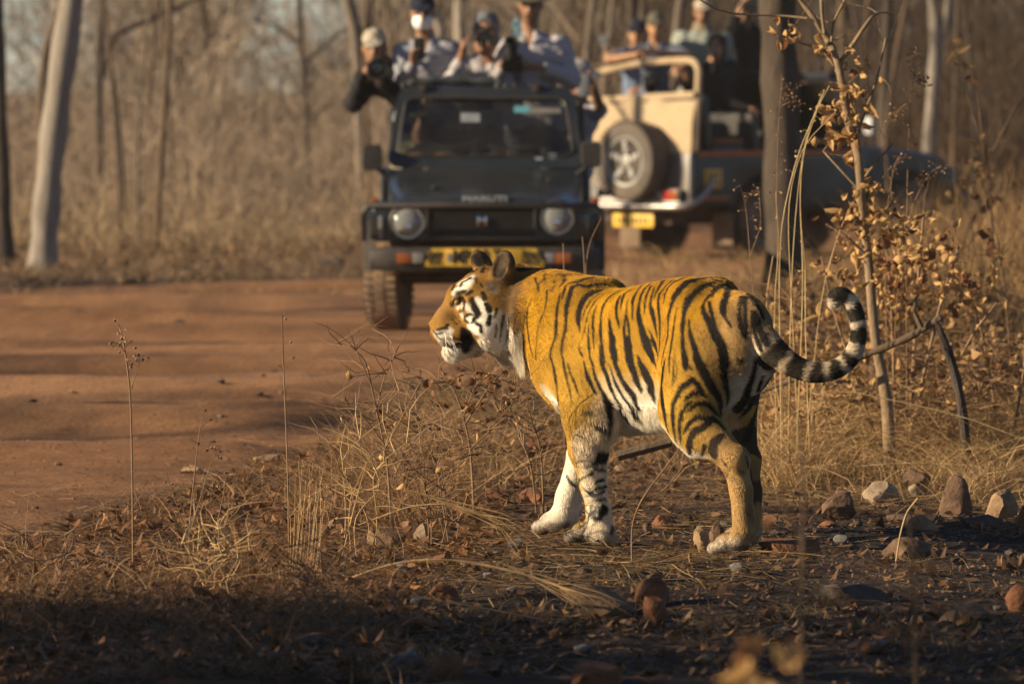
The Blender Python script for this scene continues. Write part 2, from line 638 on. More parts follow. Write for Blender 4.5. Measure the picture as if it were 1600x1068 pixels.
# ================================================================ ribbons: grass, straw, twigs
def ribbons(P, Wd, col, rng, flat=False, cross=False):
    """P (n,m,3) polylines, Wd (n,m) widths -> verts, quads, cols (per vertex)"""
    n, m, _ = P.shape
    T = np.gradient(P, axis=1)
    T /= np.linalg.norm(T, axis=2, keepdims=True) + 1e-9
    if flat:
        D = np.cross(T, np.array((0, 0, 1.)))
        D += rng.normal(0, .3, (n, 1, 3))
    else:
        r = rng.normal(0, 1, (n, 1, 3)); r[:, :, 2] *= .3
        r[:, :, 1] *= .45                       # most blades turn a flat side roughly sideways
        D = r - T * (r * T).sum(2, keepdims=True)
    D /= np.linalg.norm(D, axis=2, keepdims=True) + 1e-9
    A = P - D * Wd[:, :, None] / 2; B = P + D * Wd[:, :, None] / 2
    V = np.stack([A, B], 2).reshape(-1, 3)
    i = (np.arange(n)[:, None] * m + np.arange(m - 1)[None]).reshape(-1) * 2
    Q = np.stack([i, i + 1, i + 3, i + 2], 1)
    C = np.repeat(np.asarray(col)[:, None, :], m * 2, 1).reshape(-1, 3)
    return V, Q, C


def merge(parts):
    Vs, Qs, Cs, n = [], [], [], 0
    for V, Q, C in parts:
        Vs.append(V); Qs.append(Q + n); Cs.append(C); n += len(V)
    return np.concatenate(Vs), np.concatenate(Qs), np.concatenate(Cs)


def veg(name, parts, mat, parent=None, kind=None, smooth=False):
    V, Q, C = merge(parts)
    o = mesh_from(name, V, Q, mat, parent, smooth=smooth)
    set_col(o.data, C)
    if kind: o['kind'] = kind
    return o


M_STRAW = mat_attr('dry_straw', rough=.55, spec=.35, vary=.12, scale=40, trans=.28)
M_LEAF = mat_attr('dry_leaf', rough=.6, spec=.3, vary=.25, scale=35, trans=.25)
M_TWIG = mat_attr('twig_bark', rough=.85, spec=.2, vary=.2, scale=25)


def blades(rng, base, h, lean, width, m=5, droop=.5, colA=(.42, .26, .10), colB=(.22, .13, .06)):
    """curved grass blades from base points (n,3)"""
    n = len(base)
    a = rng.uniform(0, 2 * np.pi, n)
    le = lean * rng.uniform(.2, 1.5, n)
    t = np.linspace(0, 1, m)[None, :]
    H = h[:, None]
    rad = (le[:, None] * t ** 1.3 + droop * rng.uniform(0, 1, n)[:, None] * t ** 3) * H
    zz = H * (t - .28 * (le[:, None] + droop * .5) * t ** 2.4)
    wob = rng.normal(0, .02, (n, m)) * H
    P = np.stack([base[:, None, 0] + np.cos(a)[:, None] * rad + wob, base[:, None, 1] + np.sin(a)[:, None] * rad, base[:, None, 2] + zz], -1)
    Wd = width[:, None] * (1 - .85 * t)
    k = rng.random(n)[:, None]
    col = np.array(colA) * k + np.array(colB) * (1 - k)
    col *= rng.uniform(.7, 1.25, n)[:, None]
    return P, Wd, col


def scatter_px(rng, n, poly):
    """n random ground points inside a polygon given in photograph pixels (spread evenly over the ground)"""
    pw = np.array([on_ground(a, b)[:2] for a, b in poly])
    lo, hi = pw.min(0), pw.max(0)
    out = np.zeros((0, 2))
    while len(out) < n:
        p = rng.uniform(lo, hi, (n * 3, 2))
        ins = np.zeros(len(p), bool)
        j = len(pw) - 1
        for i in range(len(pw)):
            c = ((pw[i, 1] > p[:, 1]) != (pw[j, 1] > p[:, 1])) & (p[:, 0] < (pw[j, 0] - pw[i, 0]) * (p[:, 1] - pw[i, 1]) / (pw[j, 1] - pw[i, 1] + 1e-12) + pw[i, 0])
            ins ^= c
            j = i
        out = np.concatenate([out, p[ins]])
    out = out[:n]
    return np.column_stack([out, gz(out[:, 0], out[:, 1])])


def clumped(rng, n, poly, k=14, r=.07):
    c = scatter_px(rng, max(1, n // k), poly)
    p = np.repeat(c, k, 0)
    p[:, :2] += rng.normal(0, r, (len(p), 2))
    p[:, 2] = gz(p[:, 0], p[:, 1]) - .005
    return p


def clear_of_tiger(P):
    """keep tall grass from growing through the tiger"""
    d = P[:, :2] - np.array(TG_ORG)[None, :2]
    s = d @ np.array((TG_F.x, TG_F.y)); l = d @ np.array((TG_L.x, TG_L.y))
    return ~((s > -.3) & (s < 1.25) & (np.abs(l) < .26))


def build_grass():
    rng = np.random.default_rng(7)
    # --- dry grass standing on the verges
    parts = []
    def stand(n, poly, hlo, hhi, w=(.0018, .0035), lean=.45, k=14, r=.07, droop=.5, colA=(.62, .42, .19), colB=(.24, .14, .065), m=4):
        b = clumped(rng, n, poly, k, r)
        b = b[clear_of_tiger(b)]
        pn = vnoise(b * (1, .55, 0), 2.6, 41, 3)
        b = b[rng.random(len(b)) < np.clip((pn - .36) * 6, .06, 1)]
        h = rng.uniform(hlo, hhi, len(b)) * rng.uniform(.5, 1, len(b))
        P, Wd, col = blades(rng, b, h, lean, rng.uniform(*w, len(b)), m, droop, colA, colB)
        parts.append(ribbons(P, Wd, col, rng))
    # right verge behind the tiger: thick golden grass, thinner towards the front
    stand(9000, [(1190, 680), (1640, 660), (1660, 560), (1180, 560)], .20, .75, (.0025, .0055), lean=.55, droop=.9, k=9, r=.10)
    stand(8000, [(1190, 560), (1700, 560), (1900, 440), (1180, 470)], .25, .72, (.0035, .0075), lean=.5, droop=.8)
    stand(2600, [(1290, 470), (1700, 470), (1900, 410), (1340, 420)], .3, .9, (.004, .008), lean=.4)
    stand(4600, [(1190, 745), (1640, 735), (1640, 640), (1180, 640)], .10, .55, (.002, .0045), lean=.8, droop=1.0, k=8, r=.10)
    stand(900, [(1200, 800), (1640, 790), (1640, 700), (1180, 700)], .05, .2, lean=.9, k=10)
    stand(900, [(1180, 768), (1300, 762), (1300, 735), (1180, 735)], .15, .55, (.0018, .004), lean=.6, droop=1.2, k=12, r=.07)
    stand(900, [(1300, 775), (1640, 765), (1640, 742), (1300, 742)], .08, .40, (.0018, .004), lean=.8, droop=1.2, k=12, r=.08)
    stand(7600, [(1190, 742), (1640, 738), (1640, 700), (1180, 700)], .15, .62, (.0018, .0042), lean=.7, droop=1.2, k=11, r=.09)
    # behind and beneath the tiger
    stand(3600, [(900, 750), (1200, 750), (1200, 600), (820, 610)], .10, .38, (.0014, .003), lean=.7, droop=.9, k=8, r=.08)
    stand(3000, [(640, 800), (880, 770), (850, 600), (650, 620)], .10, .50, (.0014, .003), lean=.8, droop=.9, k=8, r=.10)
    # left verge
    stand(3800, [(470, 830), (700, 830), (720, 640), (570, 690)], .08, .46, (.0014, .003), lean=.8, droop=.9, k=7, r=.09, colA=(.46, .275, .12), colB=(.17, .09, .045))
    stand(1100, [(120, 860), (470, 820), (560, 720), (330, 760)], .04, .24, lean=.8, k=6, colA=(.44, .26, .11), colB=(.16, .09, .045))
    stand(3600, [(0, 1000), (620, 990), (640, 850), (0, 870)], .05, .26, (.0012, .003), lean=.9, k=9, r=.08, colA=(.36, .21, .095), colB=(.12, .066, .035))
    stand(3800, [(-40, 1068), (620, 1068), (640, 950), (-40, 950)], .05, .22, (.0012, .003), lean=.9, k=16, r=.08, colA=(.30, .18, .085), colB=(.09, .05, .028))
    stand(900, [(640, 1040), (1600, 1040), (1600, 880), (640, 880)], .02, .10, lean=.9, k=12, r=.03, colA=(.36, .25, .11), colB=(.12, .085, .05))
    stand(260, [(1100, 1050), (1600, 1040), (1600, 900), (1100, 900)], .03, .11, lean=.6, k=22, r=.025, colA=(.16, .15, .06), colB=(.09, .085, .04))
    # far verge beyond the road
    stand(7000, [(-200, 455), (560, 445), (600, 375), (-200, 372)], .04, .25, (.006, .012), lean=.8, m=4, colA=(.36, .24, .12), colB=(.16, .10, .06))
    stand(700, [(-200, 480), (600, 470), (600, 440), (-200, 448)], .03, .16, (.005, .010), lean=.9, m=4, colA=(.36, .24, .12), colB=(.16, .10, .06))
    stand(900, [(1440, 790), (1640, 790), (1640, 742), (1440, 742)], .10, .42, (.0018, .004), lean=.7, droop=1.2, k=12, r=.08)
    stand(2600, [(940, 470), (1250, 480), (1250, 400), (940, 400)], .05, .30, (.004, .009), lean=.8, m=4)
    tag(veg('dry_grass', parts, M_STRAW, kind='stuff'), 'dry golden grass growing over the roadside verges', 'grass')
    # --- straw and broken stems lying on the ground
    parts = []
    def lie(n, poly, lo, hi, w=(.0015, .004), colA=(.46, .30, .13), colB=(.20, .125, .06)):
        b = scatter_px(rng, n, poly)
        a = rng.uniform(0, 2 * np.pi, n); L = rng.uniform(lo, hi, n)
        t = np.linspace(-.5, .5, 3)[None]
        bend = rng.normal(0, .12, n)[:, None] * (t * 2) ** 2
        x = b[:, None, 0] + np.cos(a)[:, None] * t * L[:, None] - np.sin(a)[:, None] * bend * L[:, None]
        y = b[:, None, 1] + np.sin(a)[:, None] * t * L[:, None] + np.cos(a)[:, None] * bend * L[:, None]
        z = gz(x.ravel(), y.ravel()).reshape(x.shape) + rng.uniform(.003, .03, n)[:, None] + rng.normal(0, .10, n)[:, None] * t * L[:, None]
        z = np.maximum(z, gz(x.ravel(), y.ravel()).reshape(x.shape) + .002)
        k = rng.random(n)[:, None]
        col = (np.array(colA) * k + np.array(colB) * (1 - k)) * rng.uniform(.7, 1.2, n)[:, None]
        parts.append(ribbons(np.stack([x, y, z], -1), rng.uniform(*w, n)[:, None] * np.ones((1, 3)), col, rng, flat=True))
    lie(11000, [(-20, 960), (640, 900), (900, 700), (560, 680), (300, 760), (-20, 860)], .03, .22, colA=(.42, .25, .11), colB=(.15, .085, .045))
    lie(1500, [(-20, 905), (300, 775), (640, 625), (560, 560), (180, 720), (-20, 800)], .02, .14, colA=(.42, .25, .12), colB=(.15, .085, .045))
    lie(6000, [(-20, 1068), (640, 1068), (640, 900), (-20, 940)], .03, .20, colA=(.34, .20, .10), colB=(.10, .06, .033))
    lie(3800, [(640, 930), (1250, 920), (1250, 740), (700, 740)], .03, .22)
    lie(7000, [(1180, 800), (1640, 800), (1640, 560), (1180, 560)], .04, .35)
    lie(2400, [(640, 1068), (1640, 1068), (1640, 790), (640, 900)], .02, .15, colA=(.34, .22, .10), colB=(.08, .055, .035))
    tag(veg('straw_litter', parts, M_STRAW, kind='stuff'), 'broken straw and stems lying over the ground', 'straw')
    # --- leaf litter: small curled leaves
    def leaves(n, poly, lo, hi, lift=.012, colA=(.30, .165, .07), colB=(.11, .06, .035)):
        b = scatter_px(rng, n, poly)
        L = rng.uniform(lo, hi, n); a = rng.uniform(0, 2 * np.pi, n)
        m = 5
        t = np.linspace(-.5, .5, m)[None]
        curl = rng.normal(0, .55, n)[:, None]
        x = b[:, None, 0] + np.cos(a)[:, None] * t * L[:, None]
        y = b[:, None, 1] + np.sin(a)[:, None] * t * L[:, None]
        z = b[:, None, 2] + rng.uniform(.002, lift, n)[:, None] + np.abs(curl) * (t * L[:, None] * 2) ** 2 / (L[:, None]) * .5 + rng.normal(0, .16, n)[:, None] * t * L[:, None] + .05 * L[:, None]
        Wd = L[:, None] * rng.uniform(.35, .6, n)[:, None] * np.array([.15, .8, 1, .75, .08])[None]
        k = rng.random(n)[:, None]
        col = (np.array(colA) * k + np.array(colB) * (1 - k)) * rng.uniform(.6, 1.3, n)[:, None]
        return ribbons(np.stack([x, y, z], -1), Wd, col, rng, flat=True)
    parts = [leaves(3200, [(-20, 990), (640, 960), (900, 700), (560, 690), (-20, 860)], .02, .075, .04, (.30, .145, .062), (.10, .05, .028)),
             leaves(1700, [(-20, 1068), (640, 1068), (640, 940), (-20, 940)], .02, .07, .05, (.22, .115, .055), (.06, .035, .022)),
             leaves(6500, [(1190, 745), (1640, 738), (1640, 560), (1190, 560)], .035, .095, .50, (.52, .32, .13), (.18, .095, .045)),
             leaves(900, [(900, 745), (1190, 745), (1190, 620), (860, 620)], .03, .07, .22, (.36, .21, .09), (.16, .085, .04)),
             leaves(1900, [(640, 1000), (1640, 1000), (1640, 700), (640, 740)], .02, .07, .012, (.24, .13, .06), (.08, .045, .028)),
             leaves(2200, [(1180, 760), (1640, 760), (1640, 500), (1180, 500)], .03, .08, .10, (.38, .22, .09), (.16, .09, .045)),
             leaves(1500, [(-20, 1068), (1640, 1068), (1640, 960), (-20, 960)], .02, .07, .012, (.20, .12, .06), (.05, .03, .02)),
             leaves(2600, [(-200, 450), (580, 440), (600, 370), (-200, 370)], .04, .11, .03, (.32, .20, .10), (.11, .07, .045)),
             leaves(700, [(620, 800), (880, 760), (860, 600), (640, 620)], .03, .08, .16, (.36, .20, .09), (.17, .09, .045))]
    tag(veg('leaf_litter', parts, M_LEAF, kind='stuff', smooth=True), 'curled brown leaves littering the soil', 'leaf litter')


build_grass()


# ================================================================ stones
def rock_mesh(name, w, d, h, seed, mat, angular=.5, sub=3):
    rng = random.Random(seed)
    bm = bmesh.new()
    bmesh.ops.create_icosphere(bm, subdivisions=sub, radius=1.0)
    planes = []
    for i in range(int(9 + angular * 9)):
        v = Vector((rng.gauss(0, 1), rng.gauss(0, 1), rng.gauss(0, .8))).normalized()
        planes.append((v, rng.uniform(.48, .74)))
    off = Vector((seed * 3.7, seed * 1.3, seed * 2.1))
    for v in bm.verts:
        p = v.co.copy()
        for n_, dd in planes:
            e = p.dot(n_) - dd
            if e > 0: p -= n_ * e * min(1, .72 + angular * .35)
        p *= 1 + .07 * mnoise.noise(p * 1.9 + off) + .045 * mnoise.noise(p * 5.5 + off) + .03 * mnoise.noise(p * 13 + off)
        v.co = p
    lo = [min(v.co[i] for v in bm.verts) for i in range(3)]; hi = [max(v.co[i] for v in bm.verts) for i in range(3)]
    for v in bm.verts:
        v.co = Vector(((v.co.x - (lo[0] + hi[0]) / 2) / (hi[0] - lo[0]) * w, (v.co.y - (lo[1] + hi[1]) / 2) / (hi[1] - lo[1]) * d, (v.co.z - lo[2]) / (hi[2] - lo[2]) * h))
    me = bpy.data.meshes.new(name)
    bm.to_mesh(me); bm.free()
    me.polygons.foreach_set('use_smooth', np.ones(len(me.polygons), bool))
    me.set_sharp_from_angle(angle=R(24))
    me.materials.append(mat)
    return me


def rock_mat(name, a, b, bump=.8):
    m, nt, bs = new_mat(name)
    tc = N(nt, 'ShaderNodeTexCoord')
    n1 = N(nt, 'ShaderNodeTexNoise'); n1.inputs['Scale'].default_value = 14; n1.inputs['Detail'].default_value = 8; n1.inputs['Roughness'].default_value = .65
    nt.links.new(tc.outputs['Object'], n1.inputs['Vector'])
    rp = ramp(nt, [(.3, a), (.55, b), (.75, tuple(min(1, x * 1.35) for x in b))])
    nt.links.new(n1.outputs['Fac'], rp.inputs[0]); nt.links.new(rp.outputs[0], bs.inputs['Base Color'])
    bs.inputs['Roughness'].default_value = .9; bs.inputs['Specular IOR Level'].default_value = .2
    n2 = N(nt, 'ShaderNodeTexNoise'); n2.inputs['Scale'].default_value = 60; n2.inputs['Detail'].default_value = 6
    nt.links.new(tc.outputs['Object'], n2.inputs['Vector'])
    bp = N(nt, 'ShaderNodeBump'); bp.inputs['Strength'].default_value = bump; bp.inputs['Distance'].default_value = .008
    nt.links.new(n2.outputs['Fac'], bp.inputs['Height']); nt.links.new(bp.outputs[0], bs.inputs['Normal'])
    return m


RM = {'brown': rock_mat('rock_brown', (.075, .045, .030), (.155, .095, .060)), 'red': rock_mat('rock_red', (.10, .042, .024), (.20, .088, .045)),
      'tan': rock_mat('rock_tan', (.17, .11, .062), (.30, .195, .11)), 'pale': rock_mat('rock_pale', (.17, .12, .075), (.34, .26, .18)),
      'dark': rock_mat('rock_dark', (.035, .027, .024), (.085, .065, .055)), 'grey': rock_mat('rock_grey', (.07, .065, .06), (.17, .16, .15))}

ROCKS = [  # px centre, px bottom, px width, px height, material, angular, tilt, label
    (1310, 812, 52, 44, 'brown', .9, 0, 'squarish brown block standing on bare soil below the tail'),
    (1376, 788, 58, 38, 'pale', .5, 0, 'pale lumpy whitish stone beside the squarish brown block'),
    (1492, 804, 56, 62, 'brown', .45, 0, 'tall rounded brown boulder, largest stone on the bare soil'),
    (1564, 812, 56, 44, 'tan', .95, 0, 'tan stone with a flat sunlit face near the right border'),
    (1606, 834, 40, 38, 'red', .7, 0, 'reddish stone cut off by the right border below the tan one'),
    (1533, 828, 66, 20, 'dark', .9, 0, 'flat dark slab below the tall rounded boulder'),
    (1417, 876, 76, 34, 'brown', .7, 0, 'broad brown stone with a bent straw rising before it'),
    (1103, 866, 26, 44, 'tan', .9, -16, 'upright tan slab leaning beside the toes of the hind paw'),
    (1124, 856, 26, 40, 'brown', .8, -8, 'brown upright stone tucked between slab and hind paw'),
    (1236, 872, 96, 30, 'red', .8, 4, 'long low reddish stone just behind the hind paw'),
    (1326, 946, 130, 36, 'dark', .95, 3, 'wide dark slab with a lighter flat top among burnt soil'),
    (1380, 962, 32, 22, 'brown', .5, 0, 'small round brown stone before the wide dark slab'),
    (1507, 970, 80, 26, 'brown', .95, -2, 'oblong brown slab lying alone on burnt soil'),
    (1592, 956, 42, 42, 'red', .8, 0, 'rusty block at the right border beyond the oblong slab'),
    (1381, 732, 78, 32, 'tan', .45, 0, 'smooth rounded tan stone touching the long pale straw'),
    (1292, 822, 30, 14, 'red', .9, 0, 'small flat red stone at the foot of the squarish brown block'),
    (1202, 818, 30, 15, 'red', .9, 0, 'small reddish block right behind the hind leg'),
    (1418, 818, 70, 15, 'brown', .95, 5, 'thin brown slab in front of the pale lumpy stone'),
    (1443, 832, 44, 24, 'tan', .6, 0, 'rough tan lump beside the thin brown slab'),
    (1434, 768, 42, 34, 'brown', .6, 0, 'brown stone between the pale lump and the tall boulder'),
    (1430, 778, 22, 18, 'pale', .5, 0, 'little pale stone in front of the tall boulder'),
    (1021, 950, 62, 46, 'red', .5, 0, 'rounded orange-brown stone resting above a cut block'),
    (1024, 985, 42, 46, 'red', .95, 0, 'square orange-brown block below the rounded stone'),
    (932, 968, 118, 46, 'brown', .7, 3, 'wide brown boulder behind bent straws in front of the fore paw'),
    (695, 943, 50, 28, 'red', .8, 6, 'reddish wedge of stone left of the wide brown boulder'),
    (631, 1054, 60, 34, 'grey', .7, -10, 'grey slanted stone in the shaded foreground'),
    (655, 990, 76, 22, 'red', .9, 0, 'low reddish slab in the shaded foreground'),
    (698, 1062, 56, 42, 'red', .6, 0, 'dark red stone right of the grey slanted one'),
    (925, 1078, 88, 42, 'red', .5, 0, 'reddish boulder cut off by the lower border'),
    (1038, 826, 40, 20, 'red', .7, 0, 'low red stone midway between fore and hind paws'),
    (1012, 830, 14, 14, 'brown', .6, 0, 'tiny brown pebble left of the low red stone'),
    (833, 790, 46, 26, 'red', .8, 0, 'red stone behind the far forepaw'),
    (774, 792, 42, 24, 'red', .8, 10, 'red stone under bent grass left of the far forepaw'),
    (602, 862, 66, 36, 'brown', .8, 0, 'brown block with a pale upright chip at its side'),
    (577, 866, 16, 40, 'tan', .9, 6, 'upright tan chip of stone at the left of the brown block'),
    (665, 852, 38, 34, 'pale', .95, 0, 'pale angular stone with a sunlit point amid the straw'),
    (146, 872, 68, 15, 'tan', .9, 0, 'flat tan stone at the near end of the road'),
    (300, 736, 42, 12, 'tan', .9, 4, 'small flat tan stone at the edge of the road'),
    (420, 722, 46, 14, 'tan', .8, -6, 'flat tan stone where the grass meets the road'),
    (532, 792, 46, 30, 'brown', .7, 0, 'brown stone at the foot of the leafy weed'),
    (529, 830, 28, 24, 'tan', .8, 0, 'small tan lump below the brown stone of the left verge'),
    (480, 1026, 62, 32, 'dark', .7, -6, 'dark brown stone among shaded leaves at lower left'),
    (360, 804, 70, 20, 'brown', .8, 0, 'long low brown stone half buried in the left verge'),
    (1160, 742, 60, 24, 'red', .6, 0, 'reddish stone behind the hind hock'),
    (850, 715, 60, 26, 'red', .7, 0, 'reddish stone in grass beneath the chest'),
    (278, 504, 22, 12, 'dark', .6, 0, 'dark stone lying on the open road'),
    (515, 424, 46, 22, 'dark', .7, 0, 'dark hump of stone on the far verge left of the vehicle'),
    (200, 446, 34, 12, 'tan', .7, 0, 'bright tan stone on the far verge'),
    (292, 432, 28, 10, 'tan', .7, 0, 'second bright stone on the far verge nearer the vehicle'),
]


def build_rocks():
    for i, (px, py, w, h, mt, an, tilt, lab) in enumerate(ROCKS):
        p = on_ground(px, py)
        k = p.y / FPX
        me = rock_mesh('stone', w * k, min(w * k * .9, .28), h * k * 1.20, 50 + i, RM[mt], an, 3 if w > 24 else 2)
        o = link('stone', me)
        dy = min(w * k * .9, .28) / 2
        y = p.y + dy * .6
        o.location = (p.x * y / p.y, y, gz1(p.x, y) - h * k * .16)
        o.rotation_euler = (0, R(tilt), R((i * 53) % 40 - 20))
        tag(o, lab, 'stone')
    # pebbles, alike and scattered
    rng = np.random.default_rng(12)
    meshes = [rock_mesh('pebble', .05, .045, .034, 300 + j, RM[('brown', 'red', 'tan', 'dark', 'brown', 'grey')[j]], .6, 2) for j in range(6)]
    P = np.concatenate([scatter_px(rng, 95, [(640, 960), (1600, 980), (1600, 700), (900, 720)]), scatter_px(rng, 30, [(1180, 740), (1600, 740), (1600, 660), (1180, 660)]),
                        scatter_px(rng, 30, [(420, 900), (800, 900), (800, 720), (520, 740)]), scatter_px(rng, 26, [(0, 830), (300, 740), (560, 560), (0, 600)]),
                        scatter_px(rng, 26, [(0, 1060), (1600, 1060), (1600, 980), (0, 980)])])
    for j, p in enumerate(P):
        o = link('pebble', meshes[j % 6])
        s = rng.uniform(.35, 1.15)
        o.scale = (s, s, s * rng.uniform(.7, 1.1))
        o.location = (p[0], p[1], p[2] - .006)
        o.rotation_euler = (rng.uniform(-.2, .2), rng.uniform(-.2, .2), rng.uniform(0, 6.3))
        tag(o, 'small loose pebble lying on the soil among straw and leaves', 'pebble', 'pebbles strewn over the ground')
    # gravel too fine to count
    n = 9000
    G = np.concatenate([scatter_px(rng, n // 3, [(-20, 860), (300, 760), (640, 600), (560, 480), (-20, 480)]), scatter_px(rng, n * 2 // 3, [(-20, 1068), (1640, 1068), (1640, 740), (640, 740), (-20, 860)])])
    base = np.array([(1, 0, 0), (-.5, .87, 0), (-.5, -.87, 0), (.05, .02, .8)])
    ang = rng.uniform(0, 6.28, len(G)); sz = rng.uniform(.003, .011, len(G))
    ca, sa = np.cos(ang), np.sin(ang)
    B = base[None] * (1 + rng.normal(0, .25, (len(G), 4, 3))) * sz[:, None, None]
    V = np.stack([B[:, :, 0] * ca[:, None] - B[:, :, 1] * sa[:, None], B[:, :, 0] * sa[:, None] + B[:, :, 1] * ca[:, None], B[:, :, 2]], -1) + G[:, None, :]
    V[:, :, 2] -= .001
    i = np.arange(len(G))[:, None] * 4
    F = np.concatenate([i + np.array([[0, 1, 3]]), i + np.array([[1, 2, 3]]), i + np.array([[2, 0, 3]])])
    k = rng.random(len(G))[:, None]
    c = np.array((.30, .16, .085)) * k + np.array((.09, .06, .045)) * (1 - k)
    o = mesh_from('gravel', V.reshape(-1, 3), F, M_TWIG)
    set_col(o.data, np.repeat(c, 4, 0))
    tag(o, 'fine gravel and crumbs of soil', 'gravel', kind='stuff')


build_rocks()
# ================================================================ trees, thicket and undergrowth
def bark_mat(name, a, b, scale=5.0, bump=.9):
    m, nt, bs = new_mat(name)
    tc = N(nt, 'ShaderNodeTexCoord')
    mp = N(nt, 'ShaderNodeMapping'); mp.inputs['Scale'].default_value = (1, 1, .28)
    nt.links.new(tc.outputs['Object'], mp.inputs['Vector'])
    n1 = N(nt, 'ShaderNodeTexNoise'); n1.inputs['Scale'].default_value = scale * 3; n1.inputs['Detail'].default_value = 9; n1.inputs['Roughness'].default_value = .7
    nt.links.new(mp.outputs[0], n1.inputs['Vector'])
    n3 = N(nt, 'ShaderNodeTexNoise'); n3.inputs['Scale'].default_value = scale * .5; n3.inputs['Detail'].default_value = 4
    nt.links.new(tc.outputs['Object'], n3.inputs['Vector'])
    rp = ramp(nt, [(.3, a), (.7, b)])
    ad = N(nt, 'ShaderNodeMath', operation='MULTIPLY_ADD'); ad.inputs[1].default_value = .6
    md = N(nt, 'ShaderNodeMath', operation='MULTIPLY'); md.inputs[1].default_value = .4
    nt.links.new(n3.outputs['Fac'], md.inputs[0])
    nt.links.new(n1.outputs['Fac'], ad.inputs[0]); nt.links.new(md.outputs[0], ad.inputs[2])
    nt.links.new(ad.outputs[0], rp.inputs[0]); nt.links.new(rp.outputs[0], bs.inputs['Base Color'])
    bs.inputs['Roughness'].default_value = .9; bs.inputs['Specular IOR Level'].default_value = .2
    bp = N(nt, 'ShaderNodeBump'); bp.inputs['Strength'].default_value = bump; bp.inputs['Distance'].default_value = .03
    nt.links.new(n1.outputs['Fac'], bp.inputs['Height']); nt.links.new(bp.outputs[0], bs.inputs['Normal'])
    return m


BK = {'dark': bark_mat('bark_dark', (.035, .027, .022), (.11, .085, .068)), 'grey': bark_mat('bark_grey', (.09, .072, .058), (.22, .18, .145)),
      'pale': bark_mat('bark_pale', (.16, .14, .12), (.34, .30, .255)), 'rough': bark_mat('bark_rough', (.045, .035, .028), (.15, .115, .088), 7, 1.6), 'brown': bark_mat('bark_brown', (.07, .048, .033), (.19, .135, .09))}


def smooth_path(pts, n):
    pts = np.array([tuple(p) for p in pts], float)
    u = np.arange(len(pts)); uu = np.linspace(0, len(pts) - 1, n)
    out = np.stack([np.interp(uu, u, pts[:, i]) for i in range(pts.shape[1])], 1)
    for _ in range(3):
        out[1:-1] = (out[:-2] + 2 * out[1:-1] + out[2:]) / 4
    return out


def twig_spray(rng, starts, dirs, lens, w0, depth=2, kids=4, m=5, spread=.8, gravity=-.05):
    """branching twigs as polylines -> list of (P, W)"""
    out = []
    cur = (np.asarray(starts, float), np.asarray(dirs, float), np.asarray(lens, float), np.asarray(w0, float))
    for d in range(depth):
        s, dr, L, w = cur
        n = len(s)
        P = np.zeros((n, m, 3)); P[:, 0] = s
        dd = dr.copy()
        for i in range(1, m):
            dd = dd + rng.normal(0, .22, (n, 3)); dd[:, 2] += gravity
            dd /= np.linalg.norm(dd, axis=1, keepdims=True)
            P[:, i] = P[:, i - 1] + dd * (L / (m - 1))[:, None]
        W = w[:, None] * np.linspace(1, .35, m)[None]
        out.append((P, W))
        if d == depth - 1: break
        pick = rng.integers(1, m, (n, kids))
        ns = P[np.arange(n)[:, None], pick].reshape(-1, 3)
        base = (P[np.arange(n)[:, None], pick] - P[np.arange(n)[:, None], pick - 1]).reshape(-1, 3)
        base /= np.linalg.norm(base, axis=1, keepdims=True) + 1e-9
        nd = base + rng.normal(0, spread, (n * kids, 3)); nd /= np.linalg.norm(nd, axis=1, keepdims=True)
        cur = (ns, nd, np.repeat(L * .55, kids) * rng.uniform(.6, 1.2, n * kids), np.repeat(w * .55, kids))
    return out


def spray_ribbons(rng, spray, colA, colB):
    parts = []
    for P, W in spray:
        k = rng.random(len(P))[:, None]
        parts.append(ribbons(P, W, np.array(colA) * k + np.array(colB) * (1 - k), rng))
    return parts


def leaf_quads(rng, c, size, colA, colB):
    n = len(c)
    a = rng.normal(0, 1, (n, 3)); a /= np.linalg.norm(a, axis=1, keepdims=True)
    b = np.cross(a, rng.normal(0, 1, (n, 3))); b /= np.linalg.norm(b, axis=1, keepdims=True)
    L = size * rng.uniform(.6, 1.3, n)[:, None]
    V = np.stack([c - a * L, c + b * L * .4, c + a * L, c - b * L * .4], 1).reshape(-1, 3)
    Q = np.arange(n * 4).reshape(n, 4)
    k = rng.random(n)[:, None]
    return V, Q, np.repeat(np.array(colA) * k + np.array(colB) * (1 - k), 4, 0)


TWA, TWB = (.24, .175, .12), (.10, .075, .055)


